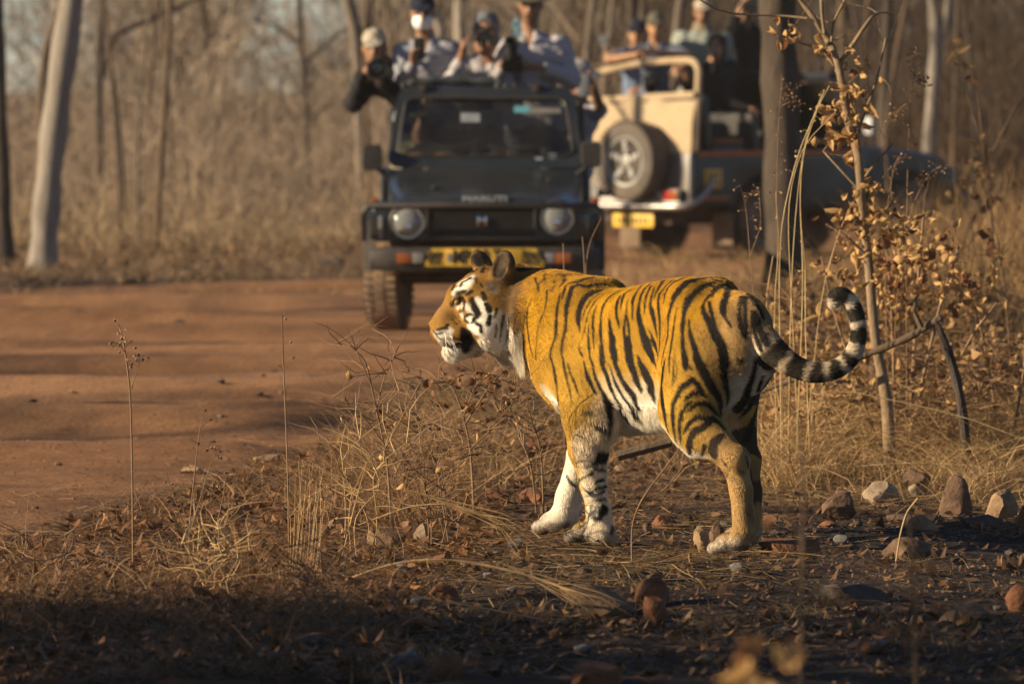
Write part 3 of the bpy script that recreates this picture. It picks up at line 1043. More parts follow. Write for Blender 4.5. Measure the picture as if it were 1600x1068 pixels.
def tree(label, trunk, bark, name='bare_tree', branches=(), height=6.0, seed=1, group=None, twigs=16, leaves=0, leafcol=((.26, .14, .06), (.13, .08, .04)), crown_r=1.4,
         spread=.9, leaf=.05, kids=5, crown_lo=.55, foliage='crown', nb=7):
    """trunk: [(x, y, z, radius)...]; it is carried on upwards to the tree's height, with limbs and a crown of twigs"""
    rng = np.random.default_rng(seed)
    tr = [tuple(p) for p in trunk]
    base = Vector(tr[0][:3])
    top = np.array(tr[-1][:3]); r = tr[-1][3]
    dr = np.array(tr[-1][:3]) - np.array(tr[-2][:3]); dr /= np.linalg.norm(dr)
    k = 0
    while top[2] < height and k < 14:
        dr = dr + rng.normal(0, .10, 3) + np.array((0, 0, .18)); dr /= np.linalg.norm(dr)
        top = top + dr * .7; r *= .86
        tr.append((*top, max(r, .012)))
        k += 1
    path = smooth_path(tr, max(8, len(tr) * 3))
    root = empty(name, base, label=label, cat='tree', group=group)
    mb = MB()
    loc = path[:, :3] - np.array(base)
    rad = path[:, 3] * (1 + .10 * np.sin(np.arange(len(path)) * 1.7 + seed))
    rad[0] *= 1.35; rad[1] *= 1.1
    loc[0, 2] -= .15
    mb.tube(loc, rad, 12)
    limbs = []
    for b in branches:
        bp = smooth_path(b, 12)
        mb.tube(bp[:, :3] - np.array(base), bp[:, 3], 7)
        limbs.append(bp[:, :3] - np.array(base))
    hi = [i for i in range(len(loc)) if loc[i, 2] > height * crown_lo]
    for i in range(nb):
        if not hi: break
        j = hi[int(rng.integers(0, len(hi)))]
        a = rng.uniform(0, 6.28)
        d = np.array((math.cos(a), math.sin(a), rng.uniform(.2, .9))); d /= np.linalg.norm(d)
        L = crown_r * rng.uniform(.6, 1.2)
        pts = [loc[j]]
        for q in range(5):
            d = d + rng.normal(0, .2, 3); d /= np.linalg.norm(d)
            pts.append(pts[-1] + d * L / 5)
        mb.tube(smooth_path(pts, 9), np.linspace(rad[j] * .55, .008, 9), 6)
        limbs.append(smooth_path(pts, 9))
    mb.build('trunk', bark, root, smooth=True, angle=80)
    if twigs and limbs:
        P = np.concatenate([l[2:] for l in limbs])
        idx = rng.integers(0, len(P), twigs)
        d = rng.normal(0, 1, (twigs, 3)); d[:, 2] += .4; d /= np.linalg.norm(d, axis=1, keepdims=True)
        sp = twig_spray(rng, P[idx], d, rng.uniform(.5, 1.0, twigs) * crown_r * .8, np.full(twigs, .02), 3, kids, 5, spread)
        parts = spray_ribbons(rng, sp, TWA, TWB)
        if leaves:
            tips = np.concatenate([p.reshape(-1, 3) for p, w in sp[1:]])
            c = tips[rng.integers(0, len(tips), leaves)] + rng.normal(0, .08, (leaves, 3))
            parts.append(leaf_quads(rng, c, leaf, *leafcol))
        veg(foliage, parts, M_TWIG if not leaves else M_LEAF, root, kind='stuff')
    return root


def trunk_px(pts, Y):
    """trunk path from pixels (px, py, width px) at distance Y; the first point is set on the ground"""
    out = []
    for i, (px, py, w) in enumerate(pts):
        p = at(px, py, Y)
        if i == 0: p.z = gz1(p.x, p.y) - .05
        out.append((p.x, p.y, p.z, w / 2 * Y / FPX))
    return out


def build_trees():
    T = trunk_px
    tree('dark upright trunk at the left border of the clearing', T([(6, 415, 34), (4, 300, 26), (-2, 150, 24), (-6, 0, 22)], 51), BK['dark'], seed=1)
    tree('thick pale smooth trunk leaning to the right, sunlit along its left side', T([(66, 425, 46), (72, 330, 42), (80, 240, 42), (95, 120, 42), (112, 0, 40)], 49), BK['pale'], seed=2, height=7)
    tree('thin crooked dark trunk behind the pale leaning one', T([(55, 372, 12), (60, 280, 10), (62, 190, 10), (66, 95, 11), (84, 40, 11), (94, 0, 10)], 59), BK['brown'], seed=3)
    tree('thin pale wavy trunk between the crooked dark and the pale leaning one', T([(62, 366, 9), (67, 260, 8), (74, 160, 8), (72, 110, 8), (86, 30, 8), (90, 0, 7)], 61), BK['grey'], seed=4)
    br = [[(*at(158, 120, 64), .05), (*at(166, 70, 64), .05), (*at(182, 46, 64), .045), (*at(220, 40, 64), .04), (*at(262, 14, 64), .035), (*at(330, -10, 64), .02)]]
    tree('slim dark tree with one long limb reaching to the right', T([(156, 352, 11), (157, 250, 11), (152, 100, 12), (162, 0, 11)], 64), BK['dark'], branches=br, seed=5)
    tree('slim dark tree standing before the gap of bright sky', T([(482, 340, 10), (478, 165, 8), (470, 60, 9), (466, 0, 9)], 74), BK['dark'], seed=6, branches=[
        [(*at(474, 100, 74), .03), (*at(520, 60, 74), .025), (*at(560, 30, 74), .02), (*at(600, 20, 74), .012)], [(*at(472, 70, 74), .03), (*at(430, 40, 74), .02), (*at(400, 30, 74), .012)]])
    tree('grey tree rising behind the person leaning out of the dark vehicle', T([(566, 360, 24), (564, 200, 20), (560, 60, 20), (540, -10, 18)], 62), BK['grey'], seed=7, branches=[
        [(*at(560, 70, 62), .06), (*at(575, 40, 62), .05), (*at(580, -10, 62), .04)]])
    tree('pale tree behind the heads of the dark vehicle\'s passengers', T([(716, 350, 26), (716, 200, 22), (722, 60, 22), (718, -10, 20)], 66), BK['pale'], seed=8)
    tree('forked pale tree behind the passenger with the hat', T([(690, 350, 20), (694, 180, 16), (700, 60, 16), (668, -10, 14)], 70), BK['pale'], seed=9)
    tree('dark trunk behind the beige vehicle\'s passengers', T([(988, 345, 20), (986, 100, 18), (990, -10, 17)], 66), BK['dark'], seed=10)
    tree('second dark trunk close by, behind the man resting his arms', T([(1012, 342, 13), (1010, 100, 12), (1004, -10, 11)], 68), BK['dark'], seed=11)
    tree('leaning grey trunk in the wood between the two vehicles', T([(905, 345, 14), (912, 120, 13), (930, -10, 12)], 70), BK['grey'], seed=12)
    tree('stout rough barked trunk standing before the beige vehicle', T([(1226, 505, 66), (1225, 330, 60), (1222, 200, 58), (1216, 60, 56), (1212, -20, 55)], 38), BK['rough'], seed=13, height=6.5)
    tree('dark straight trunk in the thicket at right', T([(1380, 345, 18), (1378, 200, 16), (1386, 60, 15), (1388, -10, 15)], 60), BK['dark'], seed=14)
    br = [[(*at(1462, 70, 63), .06), (*at(1478, 40, 63), .055), (*at(1484, -20, 63), .04)], [(*at(1476, 44, 63), .03), (*at(1492, 30, 63), .025), (*at(1488, 0, 63), .02)]]
    tree('pale forked trunk rising behind the bonnet of the beige vehicle', T([(1448, 345, 24), (1452, 225, 21), (1460, 110, 20), (1464, 60, 20), (1456, -10, 14)], 63), BK['pale'], seed=15, branches=br)
    # thin trees of the wood behind, alike
    rng = np.random.default_rng(21)
    for i in range(52):
        px = rng.uniform(-150, 1750); Y = rng.uniform(68, 108)
        if i >= 34: px = rng.uniform(180, 560) if i % 3 else rng.uniform(1240, 1650); Y = rng.uniform(55, 66)
        if px < 180 and px > -80: px += 190
        if 385 < px < 560: px += 190
        lean = rng.uniform(-25, 25)
        x = (px - 800) / FPX * Y
        z0 = gz1(x, Y)
        w = rng.uniform(.03, .075) * (.45 if i >= 34 else 1)
        h = rng.uniform(4, 7)
        pts = [(x, Y, z0 - .1, w), (x + rng.uniform(-.1, .1), Y, z0 + 1.2, w * .9), (x + lean / 80, Y, z0 + 2.6, w * .8)]
        tree('thin bare tree among the others of the far wood', pts, BK[('grey', 'brown', 'dark', 'grey', 'pale' if i < 34 else 'brown')[i % 5] if px < 1180 else ('dark', 'brown')[i % 2]], seed=40 + i, group='thin bare trees of the far wood', height=h, twigs=9, crown_r=1.3, crown_lo=.62, nb=6)  # only darker barks at right, woodland shade put into the colour


build_trees()


def build_undergrowth():
    rng = np.random.default_rng(31)
    # thicket of dry stems and saplings behind the clearing
    def thicket(n, x0, x1, y0, y1, h0, h1, colA, colB, w=(.008, .02), kids=5, lean=.16, spread=.55):
        Y = rng.uniform(y0, y1, n); X = rng.uniform(x0, x1, n) * Y
        z = gz(X, Y)
        keep = road_mask(X, Y) < .3
        X, Y, z = X[keep], Y[keep], z[keep]; n = len(X)
        h = rng.uniform(h0, h1, n) * rng.uniform(.6, 1, n)
        # clumps rise and fall across the view
        P2 = np.stack([X, Y * .4, np.zeros(n)], 1)
        h *= .55 + .9 * vnoise(P2, .55, 8, 3)
        px = X / Y * FPX + 800
        h *= np.where((px < 110) | ((px > 372) & (px < 560)), .62, 1)
        d = np.stack([rng.normal(0, lean, n), rng.normal(0, lean, n), np.ones(n)], 1); d /= np.linalg.norm(d, axis=1, keepdims=True)
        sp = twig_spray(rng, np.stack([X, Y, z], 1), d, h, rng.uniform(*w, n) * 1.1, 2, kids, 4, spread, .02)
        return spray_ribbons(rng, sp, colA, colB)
    parts = []
    parts += thicket(2500, -.105, .03, 58, 78, .5, 1.9, (.35, .265, .185), (.23, .17, .12), (.006, .015), kids=10, lean=.38, spread=.85)
    parts += thicket(1300, -.105, -.02, 54, 62, .2, .8, (.40, .29, .175), (.27, .19, .115), (.005, .012), kids=8, lean=.4, spread=.8)
    parts += thicket(1800, .02, .11, 60, 78, .8, 2.8, lean=.3, spread=.8, kids=7, colA=(.13, .082, .048), colB=(.05, .034, .023))  # right-hand brush: shadow of the wood put into these darker colours
    parts += thicket(1100, .062, .12, 36, 52, .3, .95, (.40, .245, .11), (.20, .12, .06), (.005, .012))
    parts += thicket(900, .075, .11, 26, 36, .3, 1.0, (.42, .26, .11), (.20, .12, .06), (.004, .009))
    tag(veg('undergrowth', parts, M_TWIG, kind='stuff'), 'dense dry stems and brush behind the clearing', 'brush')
    # the wood behind, a haze of bare twigs
    parts = []
    def wood(n, x0, x1, y0, y1, z0, z1, colA, colB, L=1.4, w=.022, kids=6, gap=None):
        Y = rng.uniform(y0, y1, n); X = rng.uniform(x0, x1, n) * Y
        z = gz(X, Y) + rng.uniform(z0, z1, n)
        if gap is not None:
            P2 = np.stack([X / Y * 60, z * .8, np.zeros(n)], 1)
            keep = vnoise(P2, .55, 15, 3) > gap(X / Y * FPX + 800, z)
            X, Y, z = X[keep], Y[keep], z[keep]; n = len(X)
        px = X / Y * FPX + 800; py = 140 - (z - 1.56) / Y * FPX
        hole = ((px > -110) & (px < 90) & (py < 215)) | ((px > 372) & (px < 470) & (py < 190)) | ((px > 470) & (px < 560) & (py < 130)) | ((px > 120) & (px < 175) & (py < 150))
        keep = ~(hole & (rng.random(n) < .95))
        X, Y, z = X[keep], Y[keep], z[keep]; n = len(X)
        d = rng.normal(0, .5, (n, 3)); d[:, 2] += .8; d /= np.linalg.norm(d, axis=1, keepdims=True)
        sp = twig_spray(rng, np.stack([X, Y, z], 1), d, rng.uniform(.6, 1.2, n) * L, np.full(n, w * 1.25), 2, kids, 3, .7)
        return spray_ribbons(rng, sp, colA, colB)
    g = lambda px, z: np.where(px < 640, np.where(z > 2.2, .46, .30) - np.clip((px - 130) / 50, 0, 1) * np.clip((400 - px) / 50, 0, 1) * .2, .25)
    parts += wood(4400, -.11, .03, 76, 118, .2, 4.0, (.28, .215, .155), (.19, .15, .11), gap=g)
    parts += wood(3600, .01, .115, 76, 112, .2, 5.0, (.10, .066, .043), (.04, .029, .021))  # right-hand wood: its shade painted in with darker twig colours
    parts += wood(2800, -.12, .12, 118, 170, .2, 4.2, (.22, .165, .125), (.13, .10, .08), 2.0, .045, gap=g)
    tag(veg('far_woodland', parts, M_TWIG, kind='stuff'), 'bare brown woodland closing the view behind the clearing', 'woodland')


build_undergrowth()


def build_shade_trees():
    """trees and bushes standing to the left of the view, whose shade falls across the foreground and the road"""
    def pos(u, n):
        k_ = math.hypot(SUN_DIR.x, SUN_DIR.y); a, b = -SUN_DIR.x / k_, -SUN_DIR.y / k_
        return (a * u - b * n, b * u + a * n)
    rng = random.Random(5)
    k = 0
    for (u, n, h, r) in [(-2.2, 15.6, 2.6, 1.1), (-5.4, 13.1, 5.0, 1.5), (-4.2, 11.5, 4.6, 1.6), (-1.4, 14.5, 2.4, .9), (-6.8, 11.0, 5.6, 1.8), (-3.6, 13.3, 4.0, 1.1)]:
        x, y = pos(u, n)
        z = gz1(x, y)
        tree('bushy dry leaved tree standing left of the camera by the track',
             [(x, y, z - .1, .09), (x + .05, y, z + .5, .08), (x, y + .08, z + 1.1, .07)], BK['brown'], name='bushy_tree', seed=300 + k, group='bushy trees left of the camera',
             height=h, twigs=60, leaves=(4200, 7000, 7000, 3000, 7000, 6000)[k], crown_r=r, crown_lo=.08, leaf=.065, nb=22, kids=5)
        k += 1
    for (u, n, h, r, lv) in [(-15, 26.0, 9, 2.0, 3600), (-18, 28.6, 10, 2.1, 3200), (-16, 34.2, 8.5, .8, 1100), (-18, 39.4, 10, 2.2, 2400), (-22, 31.2, 11, 1.2, 1200), (-20, 44.0, 10, 2.0, 2000)]:
        x, y = pos(u, n)
        z = gz1(x, y)
        tree('tall dry leaved tree standing left of the view beside the road', [(x, y, z - .1, .16), (x + .1, y, z + 1.5, .14), (x, y + .1, z + 3.2, .12)], BK['grey'], name='roadside_tree', seed=330 + k,
             group='tall trees left of the road', height=h, twigs=36, leaves=lv, crown_r=r, crown_lo=.5, leaf=.08, nb=14, kids=5)
        k += 1


build_shade_trees()
# ================================================================ vehicles
DUST = (.30, .19, .11)
M_GREEN = mat_simple('dark_green_paint', (.012, .0175, .021), .30, vary=.2, scale=3, dust=(.13, .105, .085), dust_amt=.22, coat=.6)
M_DARKP = mat_simple('blackish_paint', (.008, .009, .012), .38, vary=.2, dust=(.12, .085, .06), dust_amt=.12)
M_BLACK = mat_simple('black_plastic', (.014, .014, .015), .5, vary=.2, dust=(.16, .11, .075), dust_amt=.3)
M_TYRE = mat_simple('tyre_rubber', (.030, .027, .025), .8, vary=.3, scale=6, dust=(.30, .20, .13), dust_amt=.8, bump=.4, bscale=40)
M_TYRE_DUSTY = mat_simple('dusty_tyre_rubber', (.17, .115, .075), .9, vary=.35, scale=5, dust=(.33, .22, .14), dust_amt=.8, bump=.4, bscale=40)
M_STEEL = mat_simple('pale_steel', (.34, .33, .315), .4, metal=.7, vary=.12, dust=DUST, dust_amt=.3)
M_ALLOY = mat_simple('pale_wheel', (.42, .42, .44), .5, vary=.1)
M_SPOKE = mat_simple('alloy_spokes', (.27, .26, .245), .4, metal=.3, vary=.08)
M_CHROME = mat_simple('bright_metal', (.75, .74, .72), .18, metal=1, vary=.05)
M_SILVER = mat_simple('silver_paint', (.15, .145, .14), .38, vary=.12, scale=3, dust=DUST, dust_amt=.4)
M_CANVAS = mat_simple('beige_canvas', (.43, .325, .20), .85, vary=.14, scale=5, bump=.35, bscale=22, dust=(.40, .29, .18), dust_amt=.5)
M_GREYCAN = mat_simple('dark_canvas', (.028, .034, .036), .8, vary=.2, bump=.4, bscale=18)
M_SEAT = mat_simple('seat_vinyl', (.028, .025, .024), .55, vary=.25)
M_UNDER = mat_simple('underbody', (.028, .022, .018), .85, vary=.4, dust=DUST, dust_amt=.5)
M_YELLOW = mat_simple('plate_yellow', (.72, .44, .02), .45, vary=.12, scale=12, dust=(.4, .28, .12), dust_amt=.4)
M_INK = mat_simple('plate_ink', (.012, .012, .012), .6)
M_WHITE = mat_simple('letter_white', (.20, .215, .22), .6)
M_ORANGE = mat_simple('orange_trim', (.36, .10, .025), .6, vary=.2)
M_CYAN = mat_simple('cyan_sticker', (.09, .28, .34), .6)
M_PAPER = mat_simple('pale_sticker', (.22, .24, .26), .7)


def lens_mat(name, col, rough=.12):
    m, nt, b = new_mat(name)
    b.inputs['Base Color'].default_value = c4(col)
    b.inputs['Roughness'].default_value = rough
    b.inputs['Coat Weight'].default_value = .6
    return m


def glass_mat(name, tint=.55, refl=1.0):
    m, nt, b = new_mat(name)
    nt.nodes.remove(b)
    out = [n for n in nt.nodes if n.type == 'OUTPUT_MATERIAL'][0]
    tr = N(nt, 'ShaderNodeBsdfTransparent'); tr.inputs[0].default_value = (tint * .95, tint, tint, 1)
    gl = N(nt, 'ShaderNodeBsdfGlossy'); gl.inputs['Roughness'].default_value = .06
    df = N(nt, 'ShaderNodeBsdfDiffuse'); df.inputs[0].default_value = (.22, .19, .16, 1)
    lw = N(nt, 'ShaderNodeFresnel'); lw.inputs[0].default_value = 1.5
    tc = N(nt, 'ShaderNodeTexCoord'); nz = N(nt, 'ShaderNodeTexNoise'); nz.inputs['Scale'].default_value = 4; nz.inputs['Detail'].default_value = 6
    nt.links.new(tc.outputs['Object'], nz.inputs['Vector'])
    rp = ramp(nt, [(.35, (.015,) * 3), (.8, (.12,) * 3)])
    nt.links.new(nz.outputs['Fac'], rp.inputs[0])
    m1 = N(nt, 'ShaderNodeMixShader'); m2 = N(nt, 'ShaderNodeMixShader')
    nt.links.new(rp.outputs[0], m1.inputs[0]); nt.links.new(tr.outputs[0], m1.inputs[1]); nt.links.new(df.outputs[0], m1.inputs[2])
    nt.links.new(lw.outputs[0], m2.inputs[0]); nt.links.new(m1.outputs[0], m2.inputs[1]); nt.links.new(gl.outputs[0], m2.inputs[2])
    nt.links.new(m2.outputs[0], out.inputs['Surface'])
    return m


M_GLASS = glass_mat('windscreen_glass', .58)
M_LAMP = lens_mat('headlamp_glass', (.22, .23, .22), .2)
M_AMBER = lens_mat('amber_lens', (.30, .085, .012))
M_RED = lens_mat('red_lens', (.45, .03, .015))
M_CLEAR = lens_mat('clear_lens', (.22, .21, .20))


def text_mesh(name, txt, size, mat, parent, loc, rot, depth=.003, width=None):
    cu = bpy.data.curves.new(name, 'FONT')
    cu.body = txt; cu.size = size; cu.offset = size * .03; cu.extrude = depth; cu.align_x = 'CENTER'; cu.align_y = 'CENTER'
    ob = bpy.data.objects.new(name, cu)
    COL.objects.link(ob)
    dg = bpy.context.evaluated_depsgraph_get()
    me = bpy.data.meshes.new_from_object(ob.evaluated_get(dg))
    bpy.data.objects.remove(ob)
    if width:
        xs = [v.co.x for v in me.vertices]
        k = width / (max(xs) - min(xs))
        for v in me.vertices: v.co.x *= k
    me.materials.clear(); me.materials.append(mat)
    o = link(name, me, parent)
    o.location = loc; o.rotation_euler = rot
    return o


def rrect(x0, x1, z0, z1, r, n=5):
    """rounded rectangle loop in xz"""
    pts = []
    for cx, cz, a0 in ((x1 - r, z1 - r, 0), (x0 + r, z1 - r, 90), (x0 + r, z0 + r, 180), (x1 - r, z0 + r, 270)):
        for i in range(n):
            a = R(a0 + 90 * i / (n - 1))
            pts.append((cx + r * math.cos(a), cz + r * math.sin(a)))
    return pts


def wheel(parent, loc, rad=.345, wid=.20, yaw=0.0, tyre=None, rim_mat=None, side=1, name='wheel', spokes=5, dish=None):
    """wheel with its axle along local x; side = direction the outer face looks"""
    w = empty(name, loc, 0, parent=parent)
    w.rotation_euler = (0, 0, yaw)
    mb = MB()
    hw = wid / 2
    prof = [(rad * .60, -hw * .80), (rad * .66, -hw * .98), (rad * .86, -hw * 1.0), (rad * .96, -hw * .86), (rad, -hw * .62), (rad, hw * .62), (rad * .96, hw * .86), (rad * .86, hw * 1.0), (rad * .66, hw * .98), (rad * .60, hw * .80)]
    mb.lathe(prof, axis='X', n=44)
    # tread blocks
    for k in range(44):
        a = 2 * math.pi * k / 44
        for j, xo in enumerate((-.38, 0, .38)):
            aa = a + (j % 2) * math.pi / 44
            M = Matrix.Rotation(aa, 3, 'X')
            mb.box(M @ Vector((xo * wid, 0, rad + .001)), (wid * .27, .030, .006), M)
    mb.build('tyre', tyre or M_TYRE, w, angle=30)
    rb = MB()
    s = side
    (rb if dish is None else (db := MB())).lathe([(rad * .62, -hw * .8), (rad * .63, s * hw * .82), (rad * .58, s * hw * .80), (rad * .55, s * hw * .45), (rad * .30, s * hw * .30), (rad * .24, s * hw * .55), (rad * .10, s * hw * .62), (0.001, s * hw * .62)], axis='X', n=40)
    for k in range(spokes):
        a = 2 * math.pi * k / spokes
        M = Matrix.Rotation(a, 3, 'X')
        rb.box(M @ Vector((s * hw * (.52 if dish is None else .70), 0, rad * (.38 if dish is None else .35))), (.03, .045 if dish is None else .050, rad * (.40 if dish is None else .28)), M)
        rb.lathe([(.012, s * hw * .60), (.012, s * hw * .74), (.001, s * hw * .76)], c=M @ Vector((0, 0, rad * .17)), axis='X', n=8)
        if dish is not None: rb.lathe([(.030, s * hw * .72), (.028, s * hw * .98), (.001, s * hw * 1.0)], c=M @ Vector((0, 0, rad * .44)), axis='X', n=10)
    if dish is not None:
        rb.lathe([(rad * .64, s * hw * .70), (rad * .64, s * hw * .90), (rad * .57, s * hw * .88), (rad * .56, s * hw * .60)], axis='X', n=40)
        rb.lathe([(rad * .16, s * hw * .5), (rad * .16, s * hw * .8), (rad * .09, s * hw * .84), (.001, s * hw * .84)], axis='X', n=20)
    ro = rb.build('rim', rim_mat or M_STEEL, w, angle=30)
    if dish is not None: db.build('rim_dish', dish, w, angle=30)
    return w


# ---------------------------------------------------------------- dark vehicle facing the camera
J1_Y = 36.4
J1_X = (757 - 800) / FPX * J1_Y


def j1(px, py, yl):
    p = at(px, py, J1_Y + yl)
    return Vector((p.x - J1_X, yl, p.z))


def build_jeep1():
    root = empty('safari_jeep', (J1_X, J1_Y, 0), label='dark green open safari vehicle facing the camera with passengers standing behind its windscreen', cat='safari vehicle')
    W = .70
    # tub
    mb = MB()
    for sx in (-1, 1):
        mb.box((sx * (W - .02), 2.75, .78), (.04, 2.35, .52))
    mb.box((0, 3.92, .78), (2 * W - .08, .04, .52))
    mb.box((0, 2.75, .53), (2 * W - .08, 2.30, .04))
    mb.box((0, 1.55, .80), (2 * W - .1, .05, .46))
    mb.build('body', M_GREEN, root, bevel=.015)
    # bonnet: crowned loft
    secs = []
    for yl, hw, zt, zs in [(.17, .56, .835, .80), (.20, .595, .862, .80), (.34, .605, .892, .80), (.80, .622, .935, .80), (1.30, .640, 1.000, .80), (1.50, .648, 1.035, .80)]:
        loop = [(-hw, yl, zs)]
        for i in range(13):
            t = -1 + 2 * i / 12
            edge = max(0, (abs(t) - .86) / .14)
            ridge = .010 * (1 if abs(t) < .55 else 0)
            loop.append((hw * t, yl, zt + ridge - .018 * t * t - .035 * edge ** 2))
        loop.append((hw, yl, zs))
        secs.append(loop)
    mb = MB(); mb.loft(secs, closed=True, caps=True)
    bonnet = mb.build('bonnet', M_GREEN, root, angle=25)
    text_mesh('lettering', 'MARUTI', .055, M_WHITE, bonnet, (0, .163, .858), (R(62), 0, 0), .003, width=.285)
    # black slot under the lettering, catches
    MB().box((0.0, .163, .822), (.62, .02, .022)).build('bonnet_slot', M_BLACK, bonnet, bevel=.004)
    for x in (-.33, .42):
        MB().box((x, .52 if x < 0 else .9, .925 if x < 0 else .968), (.035, .10, .03)).build('bonnet_catch', M_BLACK, bonnet, bevel=.006)
    # front wings: flat topped with arches
    for sx in (-1, 1):
        mb = MB()
        prof = []
        xs0, xs1 = .58, .735
        # outline in y-z: top and arch
        top = [(.10, .60), (.10, .77), (.14, .805), (.60, .815), (1.52, .830), (1.52, .50), (1.06, .50)]
        arch = [(.62 + .43 * math.cos(R(a)), .34 + .43 * math.sin(R(a))) for a in np.linspace(22, 140, 9)]
        loop = top + arch + [(.16, .60)]
        a_ = [(sx * xs0, y, z) for y, z in loop]; b_ = [(sx * (xs1 - (.02 if z > .8 else 0)), y, z) for y, z in loop]
        mb.loft([a_, b_])
        wing = mb.build('wing', M_GREEN, root, bevel=.012)
        fl = MB()
        lo = []
        for a in np.linspace(8, 172, 15):
            c, s = math.cos(R(a)), math.sin(R(a))
            lo.append([(sx * .70, .62 + .42 * c, .34 + .42 * s), (sx * .775, .62 + .425 * c, .34 + .425 * s), (sx * .775, .62 + .45 * c, .34 + .45 * s), (sx * .70, .62 + .47 * c, .34 + .47 * s)])
        fl.loft(lo)
        fl.build('wheel_arch', M_BLACK, wing, angle=40)
        # white side lamp on the wing front, orange repeater above
        p = j1(595, 355, .085) if sx < 0 else j1(919, 352, .085)
        MB().box((p.x, .088, p.z), (.030, .04, .150)).build('side_lamp', M_CLEAR if sx < 0 else M_GREEN, wing, bevel=.008)
        MB().box((sx * .715, .55, .842), (.05, .10, .035)).build('repeater', M_AMBER, wing, bevel=.01)
    # front panel with lamps and grille
    mb = MB()
    z0, z1 = .585, .835
    loops = []
    for yy, ins in ((.16, 0), (.115, 0), (.105, .012)):
        loops.append([(x, yy, z) for x, z in rrect(-.72 + ins, .72 - ins, z0 + ins, z1 - ins, .03, 4)])
    mb.loft(loops)
    panel = mb.build('front_panel', M_GREEN, root, angle=30)
    g0 = j1(668, 324, .09); g1 = j1(836, 372, .09)
    gx0, gx1, gz0, gz1_ = g0.x, g1.x, g1.z, g0.z
    MB().box(((gx0 + gx1) / 2, .100, (gz0 + gz1_) / 2), (gx1 - gx0, .02, gz1_ - gz0)).build('grille_back', M_INK, root, bevel=.006)
    gr = MB()
    n = 7
    for i in range(n):
        z = gz0 + (gz1_ - gz0) * (i + .5) / n
        gr.box(((gx0 + gx1) / 2, .078, z), (gx1 - gx0, .02, .010))
    for i in range(24):
        x = gx0 + (gx1 - gx0) * (i + .5) / 24
        gr.box((x, .084, (gz0 + gz1_) / 2), (.007, .012, gz1_ - gz0))
    for z in (gz0, gz1_): gr.box(((gx0 + gx1) / 2, .074, z), (gx1 - gx0 + .02, .03, .016))
    for x in (gx0, gx1): gr.box((x, .075, (gz0 + gz1_) / 2), (.016, .03, gz1_ - gz0))
    grille = gr.build('grille', M_BLACK, root, bevel=.002, seg=1)
    # emblem: slanted strokes
    e = j1(753, 345, .06)
    em = MB()
    for dx, rot in ((-.024, .35), (.024, -.35), (0, .9), (0, -.9)):
        em.box((e.x + dx, .058, e.z + (0 if dx else .006)), (.014, .010, .060 if dx else .038), (0, rot if dx == 0 else 0, 0))
    em.build('emblem', M_CHROME, grille, bevel=.002)
    # headlights
    for px, py in ((637, 347), (870, 341)):
        c = j1(px, py, .09)
        hl = MB().lathe([(.122, .03), (.122, -.012), (.112, -.022), (.102, -.010), (.100, .02)], c=(c.x, .095, c.z), axis='Y', n=36)
        h = hl.build('headlight', M_BLACK, root, angle=30)
        MB().lathe([(.101, .012), (.094, -.012), (.070, -.026), (.035, -.034), (.001, -.036)], c=(c.x, .095, c.z), axis='Y', n=36).build('lens', M_LAMP, h, angle=60)
        MB().box((c.x, .058, c.z - .03), (.05, .006, .035)).build('lamp_shield', M_CHROME, h, bevel=.004)
        MB().lathe([(.104, -.008), (.104, -.020), (.094, -.020), (.094, -.008)], c=(c.x, .095, c.z), axis='Y', n=36).build('bezel', M_CHROME, h, angle=30)
    # guard bar
    b0 = j1(567, 322, -.03); b1 = j1(941, 316, -.03)
    gb = MB()
    gb.tube([(b0.x, .10, .60), (b0.x, -.02, b0.z - .05), (b0.x + .03, -.04, b0.z), (0, -.05, b0.z + .005), (b1.x - .03, -.04, b0.z), (b1.x, -.02, b0.z - .05), (b1.x, .10, .60)], .020, 10)
    gb.build('guard_bar', M_BLACK, root, angle=60)
    # bumper
    q0 = j1(578, 386, 0); q1 = j1(937, 426, 0)
    bz0, bz1, bx = q1.z, q0.z, .735
    loops = []
    for x in np.linspace(-bx, bx, 13):
        bow = .05 * (x / bx) ** 4
        t = abs(x) / bx
        hz = (bz1 - bz0) / 2 * (1 if t < .99 else .8)
        cz = (bz0 + bz1) / 2
        loops.append([(x, .10 + bow, cz - hz), (x, .0 + bow, cz - hz * .92), (x, -.015 + bow, cz - hz * .4), (x, -.015 + bow, cz + hz * .5), (x, .0 + bow, cz + hz * .95), (x, .10 + bow, cz + hz)])
    bumper = MB().loft(loops).build('bumper', M_BLACK, root, bevel=.006)
    for (xa, xb, m) in ((620, 643, M_AMBER), (644, 662, M_CLEAR), (868, 893, M_AMBER), (851, 867, M_CLEAR)):
        a = j1(xa, 395, -.02); b = j1(xb, 411, -.02)
        MB().box(((a.x + b.x) / 2, -.014, (a.z + b.z) / 2), (b.x - a.x, .02, a.z - b.z)).build('indicator' if m is M_AMBER else 'parking_lamp', m, bumper, bevel=.004)
    # number plate and striped boards
    a = j1(695, 388, -.04); b = j1(816, 416, -.04)
    pl = MB().box(((a.x + b.x) / 2, -.034, (a.z + b.z) / 2), (b.x - a.x, .012, a.z - b.z)).build('number_plate', M_YELLOW, root, bevel=.004)
    text_mesh('plate_letters', 'MP 20 T', .125, M_INK, pl, (j1(738, 402, 0).x + .03, -.042, (a.z + b.z) / 2), (R(90), 0, 0), .0015, width=.31)
    MB().box((j1(701, 402, 0).x, -.042, (a.z + b.z) / 2), (.025, .003, .05)).build('plate_crest', M_PAPER, pl)
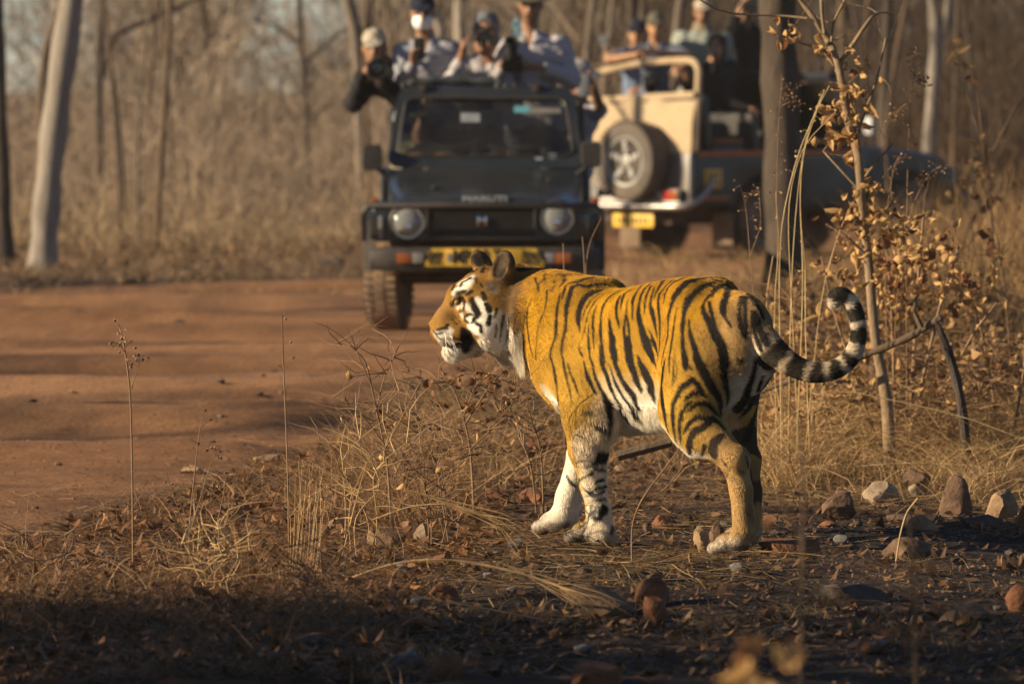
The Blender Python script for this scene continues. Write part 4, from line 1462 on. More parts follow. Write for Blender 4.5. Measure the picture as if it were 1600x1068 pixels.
    for s_, (xa, xb) in enumerate(((664, 694), (817, 850))):
        a = j1(xa, 388, -.03); b = j1(xb, 416, -.03)
        w_, h_ = b.x - a.x, a.z - b.z
        cx, cz = (a.x + b.x) / 2, (a.z + b.z) / 2
        dirn = 1 if s_ == 0 else -1
        L = [(-w_ / 2 * dirn, -h_ / 2), (w_ / 2 * dirn, -h_ / 2), (w_ / 2 * dirn, h_ / 2), (-w_ * .12 * dirn, h_ / 2), (-w_ * .36 * dirn, h_ * .18)]
        brd = MB().loft([[(cx + x, -.028, cz + z) for x, z in L], [(cx + x, -.016, cz + z) for x, z in L]]).build('hazard_board', M_YELLOW, root)
        st = MB()
        for i in range(4):
            t = -.30 + .2 * i
            st.box((cx + t * w_ * dirn, -.030, cz + (.10 - .06 * (i % 2)) * h_), (.014, .004, h_ * .55), (0, .6 * dirn, 0))
        for i in range(3):
            st.box((cx + (-.22 + .24 * i) * w_ * dirn, -.030, cz - .30 * h_), (.022, .004, h_ * .16))
        st.build('stripes', M_INK, brd)
    # windscreen frame
    yb, yt = 1.56, 1.86
    cb = [j1(598, 262, yb), j1(907, 262, yb)]; ct = [j1(622, 136, yt), j1(893, 136, yt)]
    gb_ = [j1(613, 244, yb + .04), j1(890, 242, yb + .04)]; gt_ = [j1(632, 153, yt - .04), j1(880, 153, yt - .04)]
    def ring(cbx, ctx, zb, zt, ybb, ytt, r):
        out = []
        for (x, z) in rrect(-1, 1, 0, 1, .13, 6):
            t = z
            hw = (cbx * (1 - t) + ctx * t)
            out.append((x * hw, ybb * (1 - t) + ytt * t, zb * (1 - t) + zt * t))
        return out
    obx, otx = (cb[1].x - cb[0].x) / 2, (ct[1].x - ct[0].x) / 2
    gbx, gtx = (gb_[1].x - gb_[0].x) / 2, (gt_[1].x - gt_[0].x) / 2
    zo0, zo1 = cb[0].z, ct[0].z
    zg0, zg1 = gb_[0].z, gt_[0].z
    sl = (yt - yb) / (zo1 - zo0)
    yy = lambda z: yb + (z - zo0) * sl
    def plate_ring(off):
        o_ = [(x, y + off, z) for x, y, z in ring(obx, otx, zo0, zo1, yb, yt, 0)]
        i_ = [(x, y + off, z) for x, y, z in ring(gbx, gtx, zg0, zg1, yy(zg0), yy(zg1), 0)]
        return o_, i_
    of, inf = plate_ring(-.02); ob, inb = plate_ring(.03)
    mb = MB()
    n = len(of)
    mb.v = of + inf + ob + inb
    for k in range(n):
        k2 = (k + 1) % n
        mb.f += [(k, k2, n + k2, n + k), (2 * n + k2, 2 * n + k, 3 * n + k, 3 * n + k2), (k2, k, 2 * n + k, 2 * n + k2), (n + k, n + k2, 3 * n + k2, 3 * n + k)]
    ws = mb.build('windscreen_frame', M_GREEN, root, angle=30)
    pane = [(x * 1.0, y + .004, z) for x, y, z in ring(gbx + .006, gtx + .006, zg0 - .006, zg1 + .006, yy(zg0), yy(zg1), 0)]
    MB().loft([pane, [(x, y + .006, z) for x, y, z in pane]]).build('windscreen', M_GLASS, ws, smooth=False)
    seal = MB()
    seal.tube([(x, y - .022, z) for x, y, z in ring(gbx, gtx, zg0, zg1, yy(zg0), yy(zg1), 0)] + [(ring(gbx, gtx, zg0, zg1, yy(zg0), yy(zg1), 0)[0][0], yy(zg1) - .022, ring(gbx, gtx, zg0, zg1, yy(zg0), yy(zg1), 0)[0][2])], .009, 6)
    seal.build('rubber_seal', M_BLACK, ws)
    # stickers and inner mirror
    for (xa, xb, ya, yb_, m, nm) in ((803, 827, 165, 177, M_CYAN, 'cyan_sticker'), (720, 750, 176, 192, M_PAPER, 'paper_sticker'), (828, 876, 168, 178, mat_simple('pale_strip', (.16, .15, .14), .8), 'sun_strip')):
        a = j1(xa, ya, 1.8); b = j1(xb, yb_, 1.8)
        zc = (a.z + b.z) / 2
        MB().box(((a.x + b.x) / 2, yy(zc) - .004, zc), (b.x - a.x, .003, a.z - b.z), (-math.atan(sl), 0, 0)).build(nm, m, ws)
    for (xa, ya) in ((842, 246), (863, 244)):
        a = j1(xa, ya, 1.58)
        MB().box((a.x, yy(a.z) - .021, a.z), (.05, .003, .035), (-math.atan(sl), 0, 0)).build('small_sticker', M_PAPER, ws)
    a = j1(745, 165, 1.95)
    MB().box((a.x, 1.93, a.z), (.22, .02, .06)).tube([(a.x, 1.93, a.z), (a.x, 1.86, zo1 - .02)], .008, 6).build('inner_mirror', M_BLACK, ws, bevel=.008)
    # wipers
    for (xa, ya, xb, yb2) in ((652, 241, 720, 228), (768, 240, 832, 229)):
        a = j1(xa, ya, yb); b = j1(xb, yb2, yb + .05)
        w = MB()
        w.tube([(a.x, yy(a.z) - .03, a.z - .01), ((a.x + b.x) / 2, yy((a.z + b.z) / 2) - .045, (a.z + b.z) / 2 + .01), (b.x, yy(b.z) - .035, b.z)], .007, 6)
        w.tube([(a.x - .05, yy(a.z) - .032, a.z + .03), (b.x + .1, yy(b.z) - .032, b.z + .01)], .006, 6)
        w.build('wiper', M_BLACK, ws)
    for px in (662, 838):
        a = j1(px, 141, yt)
        MB().box((a.x, yt - .02, zo1 - .01), (.045, .07, .05)).tube([(a.x - .05, yt - .03, zo1 + .005), (a.x + .05, yt - .03, zo1 + .005)], .010, 6).build('hinge', M_BLACK, ws, bevel=.006)
    # rolled canvas behind the frame
    a = j1(628, 131, yt + .1); b = j1(790, 128, yt + .1)
    cv = MB()
    pts = [Vector((a.x, yt + .07, zo1 - .005)), Vector((a.x + .08, yt + .07, zo1 + .03)), Vector(((a.x + b.x) / 2, yt + .09, zo1 + .045)), Vector((b.x - .06, yt + .08, zo1 + .035)), Vector((b.x, yt + .07, zo1 + .0))]
    pts = smooth_path(pts, 24)
    cv.tube(pts, [.028 + .006 * math.sin(i * 1.7) for i in range(24)], 10)
    cv.build('rolled_canvas', M_GREYCAN, root)
    # door mirrors
    for sx, (xa, ya, xb, yb2) in ((-1, (566, 226, 597, 266)), (1, (911, 221, 937, 261))):
        a = j1(xa, ya, 1.55); b = j1(xb, yb2, 1.55)
        c = (a + b) / 2
        m_ = MB().loft([[(c.x + x, 1.50, c.z + z) for x, z in rrect(-.058, .058, -.078, .078, .02, 3)], [(c.x + x, 1.53, c.z + z) for x, z in rrect(-.066, .066, -.086, .086, .025, 3)], [(c.x + x, 1.58, c.z + z) for x, z in rrect(-.066, .066, -.086, .086, .025, 3)]]).build('door_mirror', M_BLACK, root, angle=30)
        MB().tube([(c.x - sx * .02, 1.53, c.z - .07), (c.x - sx * .10, 1.53, c.z - .13), (sx * (W - .04), 1.57, c.z - .15)], .012, 6).build('mirror_arm', M_BLACK, m_)
    # wheels: front pair turned
    for sx, yl, yaw in ((-1, .62, -.17), (1, .62, -.17), (-1, 2.95, 0), (1, 2.95, 0)):
        wheel(root, (sx * .625, yl, .345), .348, .205, yaw, M_TYRE_DUSTY if yl < 1 else M_TYRE, M_STEEL, side=sx)
    # underbody
    mb = MB()
    mb.tube([(-.60, .62, .34), (.60, .62, .34)], .045, 8)
    mb.lathe([(.02, -.14), (.11, -.1), (.14, 0), (.11, .1), (.02, .14)], c=(.14, .62, .33), axis='X', n=14)
    for sx in (-1, 1):
        mb.box((sx * .38, 2.0, .44), (.07, 3.7, .11))
    mb.tube([(-.60, 2.95, .34), (.60, 2.95, .34)], .045, 8)
    mb.box((0, .9, .50), (.5, .8, .20)); mb.box((0, 2.2, .46), (.9, 1.8, .04))
    mb.build('underbody', M_UNDER, root, bevel=.01)
    rd = MB()
    rd.box((0, .30, .70), (1.0, .05, .26)); rd.box((0, .80, .66), (.6, .6, .24))
    rd.build('engine', M_UNDER, root, bevel=.02)
    # cabin: dashboard, wheel, seats, roll bars
    MB().box((0, 1.75, .93), (1.26, .26, .16)).build('dashboard', M_BLACK, root, bevel=.03)
    MB().lathe([(.185, -.012), (.2, 0), (.185, .012), (.17, 0)], M=Matrix.Rotation(R(62), 3, 'X'), n=28).lathe([(.04, -.02), (.05, 0), (.02, .02)], M=Matrix.Rotation(R(62), 3, 'X'), n=14).build('steering_wheel', M_BLACK, root).location = (-.38, 2.02, 1.03)
    for x, y, zz in ((-.36, 2.45, .58), (.36, 2.45, .58), (-.36, 3.1, .72), (.36, 3.1, .72), (0, 3.6, .85)):
        s = empty('seat', (x, y, zz), parent=root)
        MB().box((0, 0, .10), (.50, .48, .14)).build('cushion', M_SEAT, s, bevel=.04)
        MB().box((0, .26, .38), (.50, .12, .52), (R(-10), 0, 0)).build('backrest', M_SEAT, s, bevel=.04)
    rb = MB()
    for y, z in ((2.75, 1.52), (3.85, 1.50)):
        rb.tube(smooth_path([(-.66, y, .95), (-.65, y, z - .05), (-.60, y, z), (.60, y, z), (.65, y, z - .05), (.66, y, .95)], 40), .022, 8)
    for sx in (-1, 1):
        rb.tube([(sx * .645, 2.75, 1.42), (sx * .645, 3.85, 1.40)], .02, 8)
    rb.build('roll_bar', M_BLACK, root)
    return root


JEEP1 = build_jeep1()


# ---------------------------------------------------------------- beige-topped vehicle seen from behind
J2_A = R(46)
J2_P = Vector((1.150, 52.45, 0))


def j2w(x, y, z):
    """local (x right, y forward) to world"""
    return Vector((J2_P.x + x * math.cos(J2_A) + y * math.sin(J2_A), J2_P.y - x * math.sin(J2_A) + y * math.cos(J2_A), z))


def build_jeep2():
    root = empty('safari_jeep', J2_P, -J2_A, label='beige canvas topped safari vehicle seen from behind with a spare wheel on its tail', cat='safari vehicle')
    W = .72
    # side panels, floor
    mb = MB()
    for sx in (-1, 1):
        arch = [(.95 + .42 * math.cos(R(a)), .36 + .42 * math.sin(R(a))) for a in np.linspace(168, 12, 9)]
        loop = [(.02, .50)] + [(.02, .98), (.10, 1.0), (2.30, 1.0), (2.36, .98), (2.36, .48)] + [(1.37, .48)] + list(reversed(arch)) + [(.53, .50)]
        mb.loft([[(sx * W, y, z) for y, z in loop], [(sx * (W - .04), y, z) for y, z in loop]])
    mb.box((0, 1.2, .52), (2 * W - .1, 2.3, .04))
    body = mb.build('body', M_DARKP, root, bevel=.01)
    # orange stripes and yellow square on the right side
    MB().box((W + .012, 1.15, .975), (.02, 2.2, .05)).build('side_rail', M_ORANGE, body, bevel=.006)
    MB().box((W + .008, .30, .57), (.014, .34, .03)).build('side_strip', M_ORANGE, body, bevel=.004)
    sg = MB().box((W + .006, .26, .745), (.010, .22, .17)).build('side_plate', M_YELLOW, body, bevel=.004)
    st = MB()
    for i in range(3):
        for k in range(2): st.box((W + .012, .20 + .06 * i, .705 + .075 * k), (.004, .032, .042))
    st.build('plate_marks', M_INK, sg)
    # rear panel, silver
    rp = MB().box((0, .0, .76), (2 * W, .05, .50)).build('rear_panel', M_SILVER, root, bevel=.02)
    cn = MB()
    for sx in (-1, 1): cn.box((sx * (W - .05), -.02, .74), (.12, .06, .46))
    cn.build('corner_panel', M_SILVER, rp, bevel=.015)
    # rear bumper
    bp = MB()
    bp.tube(smooth_path([(-W - .01, .25, .52), (-W - .01, -.06, .50), (-W + .10, -.13, .49), (0, -.14, .49), (W - .10, -.13, .49), (W + .01, -.06, .50), (W + .02, .10, .58), (W + .03, .25, .74)], 40), .035, 10)
    bp.box((0, -.07, .52), (1.3, .08, .10))
    bp.build('rear_bumper', M_STEEL, root, bevel=.006)
    for sx in (-1, 1):
        tl_ = MB().box((sx * .52, -.10, .60), (.30, .05, .11)).build('tail_light', M_BLACK, root, bevel=.01)
        MB().box((sx * .42, -.128, .60), (.085, .02, .085)).build('reversing_lens', M_CLEAR, tl_, bevel=.006)
        MB().box((sx * .52, -.128, .60), (.085, .02, .085)).build('brake_lens', M_RED, tl_, bevel=.006)
        MB().box((sx * .61, -.128, .60), (.075, .02, .085)).build('turn_lens', M_AMBER, tl_, bevel=.006)
    pl = MB().box((.12, -.165, .36), (.52, .012, .12)).build('number_plate', M_YELLOW, root, bevel=.004)
    tx = MB()
    for i in range(8):
        tx.box((-.08 + .055 * i, -.173, .36), (.030 if i % 3 else .022, .003, .055 if i % 2 else .062))
    tx.build('plate_marks', M_INK, pl)
    for sx in (-1, 1):
        MB().box((sx * .60, .52, .26), (.26, .012, .34)).build('mud_flap', mat_simple('mud_flap', (.16, .11, .07), .9), root, bevel=.004)
    # beige canvas back with its tube frame
    cb = MB()
    loop0, loop1 = [], []
    nx_, nz_ = 15, 8
    for k in range(nz_):
        for i in range(nx_):
            x = -W + 2 * W * i / (nx_ - 1); z = .985 + (.48 + .03 * (i / (nx_ - 1) - .5)) * k / (nz_ - 1)
            y = -.035 + .06 * k / (nz_ - 1) - .02 * math.sin(math.pi * i / (nx_ - 1)) + .008 * math.sin(i * 1.9 + k * .8)
            cb.v.append((x, y, z))
    for k in range(nz_ - 1):
        for i in range(nx_ - 1):
            a = k * nx_ + i
            cb.f.append((a, a + 1, a + nx_ + 1, a + nx_))
    n0 = len(cb.v)
    cb.v += [(x, y + .012, z) for x, y, z in cb.v[:n0]]
    cb.f += [tuple(reversed([i + n0 for i in f])) for f in list(cb.f)]
    cb.build('canvas_back', M_CANVAS, root)
    fr = MB()
    zt = 1.86
    fr.tube(smooth_path([(-W, .03, 1.0), (-W, .06, 1.45), (-W + .02, .10, zt - .24), (-W + .10, .11, zt - .14), (0, .12, zt - .045), (W - .10, .11, zt - .03), (W - .02, .10, zt - .12), (W, .06, 1.47), (W, .03, 1.0)], 60), .032, 10)
    fr.tube([(-W, .035, 1.455), (W, .035, 1.51)], .034, 10)
    fr.build('canvas_frame', M_CANVAS, root)
    MB().box((0, .02, 1.447), (1.40, .03, .02), (0, R(-2.2), 0)).build('frame_seam', M_BLACK, root, bevel=.004)
    # spare wheel
    sp = wheel(root, (.135, -.20, .905), .365, .21, R(90), mat_simple('spare_rubber', (.075, .065, .055), .75, vary=.25, dust=(.20, .15, .105), dust_amt=.6), M_SPOKE, side=-1, name='spare_wheel', dish=M_BLACK)
    MB().box((.135, -.06, .905), (.25, .14, .25)).build('wheel_carrier', M_BLACK, root, bevel=.02)
    # wheels
    for sx, yl in ((-1, .95), (1, .95), (-1, 2.95), (1, 2.95)):
        wheel(root, (sx * .665, yl, .35), .35, .205, 0, M_TYRE, M_ALLOY, side=sx)
    # bonnet, wings
    secs = []
    for yl, hw, zt_, zs in [(2.32, .66, 1.06, .70), (2.5, .66, 1.05, .70), (3.1, .64, 1.01, .70), (3.5, .61, .97, .70), (3.62, .58, .92, .70)]:
        loop = [(-hw, yl, zs)]
        for i in range(11):
            t = -1 + 2 * i / 10
            loop.append((hw * t, yl, zt_ - .03 * t * t - .03 * max(0, (abs(t) - .85) / .15)))
        loop.append((hw, yl, zs))
        secs.append(loop)
    MB().loft(secs).build('bonnet', M_DARKP, root, angle=25)
    for sx in (-1, 1):
        loop = [(2.36, .48), (2.36, .84), (3.55, .82), (3.62, .76), (3.62, .58)] + [(2.95 + .43 * math.cos(R(a)), .36 + .43 * math.sin(R(a))) for a in np.linspace(25, 165, 9)]
        MB().loft([[(sx * .60, y, z) for y, z in loop], [(sx * .745, y, z) for y, z in loop]]).build('wing', M_DARKP, root, bevel=.01)
    MB().box((0, 3.72, .52), (1.46, .12, .14)).build('front_bumper', M_BLACK, root, bevel=.02)
    # windscreen frame at the front of the cabin
    wf = MB()
    wf.tube(smooth_path([(-.66, 2.25, 1.05), (-.60, 2.05, 1.62), (-.54, 2.02, 1.68), (.54, 2.02, 1.68), (.60, 2.05, 1.62), (.66, 2.25, 1.05)], 40), .038, 10)
    wfo = wf.build('windscreen_frame', mat_simple('blue_grey_paint', (.020, .024, .036), .75, vary=.15, spec=.15), root)
    wfo2 = MB().box((0, 2.02, 1.69), (1.16, .10, .07)).build('windscreen_rail', wfo.data.materials[0], wfo, bevel=.02)
    MB().box((0, 2.15, 1.35), (1.12, .008, .56), (R(19), 0, 0)).build('windscreen', M_GLASS, wfo, smooth=False)
    mr = MB().box((.84, 2.25, 1.22), (.10, .05, .16)).tube([(.84, 2.25, 1.18), (.70, 2.28, 1.06)], .012, 6).build('door_mirror', M_ALLOY, root, bevel=.015)
    # benches
    for x, y, zz, orange in ((.34, .55, .90, 1), (-.34, .55, .90, 0), (.34, 1.20, .74, 1), (-.34, 1.20, .74, 0), (.36, 1.80, .58, 0), (-.36, 1.80, .58, 0)):
        s = empty('seat', (x, y, zz), parent=root)
        MB().box((0, .03, .10), (.54, .42, .14)).build('cushion', M_SEAT, s, bevel=.04)
        MB().box((0, -.24, .36), (.54, .10, .50), (R(8), 0, 0)).build('backrest', M_SEAT, s, bevel=.04)
        if orange: MB().box((.10, .03, .19), (.40, .36, .03)).build('seat_trim', M_ORANGE, s, bevel=.01)
    ub = MB()
    ub.tube([(-.6, .95, .35), (.6, .95, .35)], .05, 8); ub.tube([(-.6, 2.95, .35), (.6, 2.95, .35)], .05, 8)
    for sx in (-1, 1): ub.box((sx * .38, 1.85, .45), (.07, 3.6, .11))
    ub.box((0, .35, .40), (.7, .5, .16))
    ub.build('underbody', M_UNDER, root, bevel=.01)
    return root


JEEP2 = build_jeep2()
# ================================================================ tiger
TG_RZ = math.atan2(TG_F.y, TG_F.x)


def w2t(p):
    d = Vector(p) - TG_ORG
    return np.array((d.dot(TG_F), d.dot(TG_L), d.z))


def tl(px, py, l):
    """tiger-local point at pixel px, py lying in the plane at lateral offset l"""
    lo, hi = 15.0, 24.0
    for _ in range(40):
        mid = (lo + hi) / 2
        q = w2t(at(px, py, mid))
        if q[1] > l: lo = mid
        else: hi = mid
    return w2t(at(px, py, lo))


def hd(px, py, dep=0.0):
    """tiger-local point of the head at pixel px, py, dep metres nearer than the head's middle plane"""
    X = (px - 800) / FPX * 19.85
    return w2t(at(px, py, 19.88 + 0.268 * X - dep * 1.03))


def build_tiger():
    h = 0.0056
    S = SDF((-0.58, -0.42, -0.03), (1.34, 0.46, 1.13), h)
    # ---- trunk: stacked elliptical sections along the spine
    sec = [  # s, bottom, top, half width
        (-0.20, .62, .72, .04), (-0.12, .54, .815, .080), (0.0, .50, .885, .118), (0.12, .49, .925, .150), (0.25, .465, .922, .160),
        (0.38, .45, .900, .170), (0.50, .435, .880, .178), (0.60, .43, .868, .178), (0.70, .43, .885, .168), (0.78, .44, .885, .155),
        (0.86, .50, .865, .125), (0.93, .58, .84, .09)]
    sec = np.array(sec)
    ss = np.linspace(-0.20, 0.93, 60)
    for i in range(len(ss) - 1):
        pass
    sl, x, y, z = S._win((-0.30, -.3, .3), (1.0, .3, 1.0))
    xs = x[:, 0, 0]
    bo = np.interp(xs, sec[:, 0], sec[:, 1]); to = np.interp(xs, sec[:, 0], sec[:, 2]); wi = np.interp(xs, sec[:, 0], sec[:, 3])
    for arr in (bo, to, wi):
        ker = np.hanning(19); ker /= ker.sum()
        arr[:] = np.convolve(np.pad(arr, 9, 'edge'), ker, 'valid')
    c = ((bo + to) / 2)[:, None, None]; b = ((to - bo) / 2)[:, None, None]; a = wi[:, None, None]
    yy = np.abs(y / a); zz = np.abs((z - c) / b)
    k0 = (yy ** 2.25 + zz ** 2.25) ** (1 / 2.25)
    d = (k0 - 1) * np.minimum(a, b) * 0.9
    endf = np.maximum(-0.20 - x, x - 0.93)
    d = np.where(endf > 0, np.sqrt(np.maximum(d, 0) ** 2 + endf ** 2) + np.minimum(d, 0), d)
    S._mix(sl, d.astype(np.float32), 0.02)
    # chest front and brisket
    S.ball((0.775, 0, .66), .13, .08)
    S.ball((0.73, 0, .56), .11, .08)
    # rump
    S.ell((-.06, .072, .71), (.12, .078, .14), None, .06); S.ell((-.03, -.045, .70), (.10, .065, .14), None, .06)
    # spine ridge at the withers, hip points
    for sd in (1, -1):
        S.cone((.66, .065 * sd, .85), (.76, .115 * sd, .66), .05, .075, .05)      # shoulder blade
        S.cone((.72, .105 * sd, .70), (.732, .118 * sd, .58), .083, .080, .05)
        S.ball((.13, .085 * sd, .855), .055, .06)
    # belly fluff
    S.cone((.28, 0, .485), (.50, 0, .465), .075, .08, .05)
    # ---- left hind leg
    S.ell((0.06, .10, .62), (.155, .085, .21), None, .05)
    S.cone((0.02, .105, .66), tl(1082, 640, .125), .135, .098, .05)
    S.cone(tl(1075, 640, .125), tl(1098, 684, .13), .096, .076, .04)
    S.cone(tl(1088, 668, .125), tl(1145, 715, .125), .082, .046, .03)
    S.ball(tl(1152, 717, .125), .040, .025)
    S.cone(tl(1148, 722, .122), tl(1158, 765, .12), .044, .034, .02)
    S.cone(tl(1158, 765, .12), tl(1163, 828, .12), .035, .038, .02)
    # ---- right hind leg
    S.ell((0.09, -.070, .62), (.135, .070, .20), None, .05)
    S.cone((.03, -.075, .60), (.035, -.10, .38), .062, .045, .04)
    S.cone((0.08, -.075, .66), (.18, -.10, .48), .105, .09, .05)
    S.cone((.19, -.10, .46), (.02, -.10, .31), .085, .048, .03)
    S.cone((.02, -.10, .31), (.005, -.10, .20), .046, .038, .02)
    S.cone((.005, -.10, .20), (.0, -.10, .075), .039, .042, .02)
    # ---- left fore leg
    S.cone(tl(884, 562, .13), tl(925, 650, .135), .090, .080, .05)
    S.cone(tl(916, 655, .13), tl(920, 700, .13), .079, .066, .04)
    S.ball(tl(942, 668, .13), .045, .04)
    S.cone(tl(920, 700, .13), tl(927, 755, .13), .065, .045, .02)
    S.cone(tl(927, 755, .13), tl(935, 800, .13), .044, .037, .02)
    S.cone(tl(935, 800, .13), tl(938, 832, .13), .038, .046, .02)
    # ---- right fore leg
    S.cone((.80, -.125, .58), (.73, -.125, .45), .09, .075, .06)
    S.cone((.73, -.12, .45), (.84, -.11, .29), .072, .056, .04)
    S.cone((.84, -.11, .29), (.905, -.10, .14), .054, .043, .02)
    S.cone((.905, -.10, .14), (.93, -.10, .07), .043, .048, .02)

    # ---- paws
    def paw(s, l, z0, ang, w=.047, ln=.085, lift=0.0):
        f = np.array((math.cos(ang), math.sin(ang), 0)); t = np.array((-math.sin(ang), math.cos(ang), 0)); u = np.array((0, 0, 1.))
        o = np.array((s, l, z0))
        S.ell(o + f * .01 + u * .042, (.062, w, .040), np.stack([f, t, u], 1), .03)
        for i, (k_, fw) in enumerate(((-1.5, .042), (-.5, .062), (.5, .062), (1.5, .042))):
            p0 = o + f * (fw - .03) + t * (k_ * w * .46) + u * .042
            p1 = o + f * (fw + .012) + t * (k_ * w * .58) + u * .024
            S.cone(p0, p1, .0205, .0225, .006)
    q = tl(1147, 868, .12); paw(q[0], q[1], 0.004, 0.12, .046)
    paw(.045, -.10, .002, -.05, .046)
    q = tl(923, 862, .13); paw(q[0], q[1], 0.004, 0.18, .050)
    S.ball(tl(946, 838, .13), .036, .03)
    q = (.965, -.10, 0); paw(q[0], q[1], 0.002, .05, .05)

    # ---- neck
    S.cone((.70, 0, .73), (.85, .01, .755), .150, .140, .08)
    S.cone((.84, .01, .775), hd(812, 472, 0), .130, .114, .06)
    S.cone((.66, 0, .825), hd(825, 452, 0), .06, .07, .06)
    S.cone((.76, 0, .64), hd(806, 510, 0), .11, .08, .08)
    # ---- head
    S.cone(hd(792, 458), hd(764, 458), .092, .084, .05)
    S.ell(hd(765, 468), (.10, .098, .085), None, .05)
    S.cone(hd(750, 459), hd(722, 465), .070, .053, .04)                    # forehead
    S.cone(hd(718, 470), hd(696, 497), .046, .037, .018)                    # bridge
    S.cone(hd(696, 497), hd(680, 511), .037, .028, .012)
    for sd in (1, -1):
        S.cone(hd(713, 460, .034 * sd), hd(738, 452, .048 * sd), .028, .034, .025)    # brow
        S.cone(hd(735, 482, .062 * sd), hd(762, 478, .075 * sd), .042, .052, .04)     # cheekbone
        S.cone(hd(696, 518, .028 * sd), hd(716, 520, .040 * sd), .040, .044, .025)    # muzzle pad
        S.ball(hd(688, 517, .016 * sd), .034, .015)
        S.ell(hd(758, 506, .076 * sd), (.065, .058, .072), None, .04)                  # cheek
        S.cone(hd(785, 492, .080 * sd), hd(776, 528, .062 * sd), .058, .050, .04)     # ruff
        S.cone(hd(790, 528, .05 * sd), hd(812, 520, .05 * sd), .060, .075, .05)
    S.cone(hd(708, 547), hd(742, 532), .030, .050, .02)                    # lower jaw
    S.ell(hd(709, 549), (.034, .036, .028), None, .015)
    S.ball(hd(727, 527, .03), .040, .02); S.ball(hd(727, 527, -.03), .040, .02)
    # mouth line and nostril, eye hollow
    mouth = [hd(672, 527, .02), hd(685, 534, .045), hd(700, 537, .062), hd(716, 536, .078), hd(730, 530, .088)]
    for sd in (0, 1):
        pts = mouth if sd == 0 else [hd(672, 527, -.02), hd(685, 534, -.045), hd(700, 537, -.062), hd(716, 536, -.078), hd(730, 530, -.088)]
        for a_, b_ in zip(pts[:-1], pts[1:]):
            S.cone(a_, b_, .008, .008, .010, sub=True)
    for sd in (1, -1):
        S.ball(hd(671, 514, .022 * sd), .007, .006, sub=True)
        S.cone(hd(709, 474, .076 * sd), hd(719, 468, .078 * sd), .020, .018, .012, sub=True)
    # ears: cupped shells
    def ear(base, mid, tip, face, wd, hgt):
        base, mid, tip = np.array(base), np.array(mid), np.array(tip)
        up = tip - base; up /= np.linalg.norm(up)
        fc = np.array(face, float); fc -= up * (fc @ up); fc /= np.linalg.norm(fc)
        sdw = np.cross(up, fc)
        M = np.stack([sdw, up, fc], 1)
        S.ell(mid, (wd, hgt, .026), M, .012)
        S.cone(base, mid, wd * .85, .03, .03)
        S.ell(mid + fc * .026 + up * .006, (wd * .80, hgt * .86, .024), M, .008, sub=True)
        return mid, M
    camdir = np.array((-.42, .80, 0.10))     # roughly towards the camera and to the tiger's left, tiger-local
    fwd = hd(680, 500) - hd(790, 460); fwd /= np.linalg.norm(fwd)
    side = hd(760, 460, .1) - hd(760, 460, 0); side /= np.linalg.norm(side)
    ear(hd(783, 436, .070), hd(787, 416, .084), hd(791, 391, .084), fwd * .85 + side * .52, .040, .056)
    ear(hd(757, 424, -.070), hd(752, 413, -.084), hd(744, 397, -.090), fwd * .8 - side * .6, .040, .055)
    # ---- tail
    tp = [(1152, 482, 19.10, .050), (1172, 500, 19.02, .050), (1192, 530, 18.97, .047), (1215, 556, 18.94, .041), (1243, 574, 18.92, .034), (1272, 583, 18.91, .031),
          (1300, 580, 18.90, .029), (1323, 567, 18.90, .028), (1338, 545, 18.90, .025), (1342, 517, 18.90, .023), (1338, 490, 18.90, .023),
          (1328, 470, 18.90, .024), (1315, 460, 18.90, .025), (1304, 464, 18.90, .024), (1302, 475, 18.90, .016)]
    # resample smoothly
    T = np.array([w2t(at(a_, b_, c_)) for a_, b_, c_, _ in tp]); Rr = np.array([t_[3] for t_ in tp])
    u = np.arange(len(tp)); uu = np.linspace(0, len(tp) - 1, 60)
    T2 = np.stack([np.interp(uu, u, T[:, i]) for i in range(3)], 1)
    for _ in range(4):
        T2[1:-1] = (T2[:-2] + 2 * T2[1:-1] + T2[2:]) / 4
    R2 = np.interp(uu, u, Rr)
    for i in range(len(T2) - 1):
        S.cone(T2[i], T2[i + 1], R2[i], R2[i + 1], .035 if i < 6 else .006)
    V, Q = S.mesh(3)
    return V, Q


TV, TQ = build_tiger()


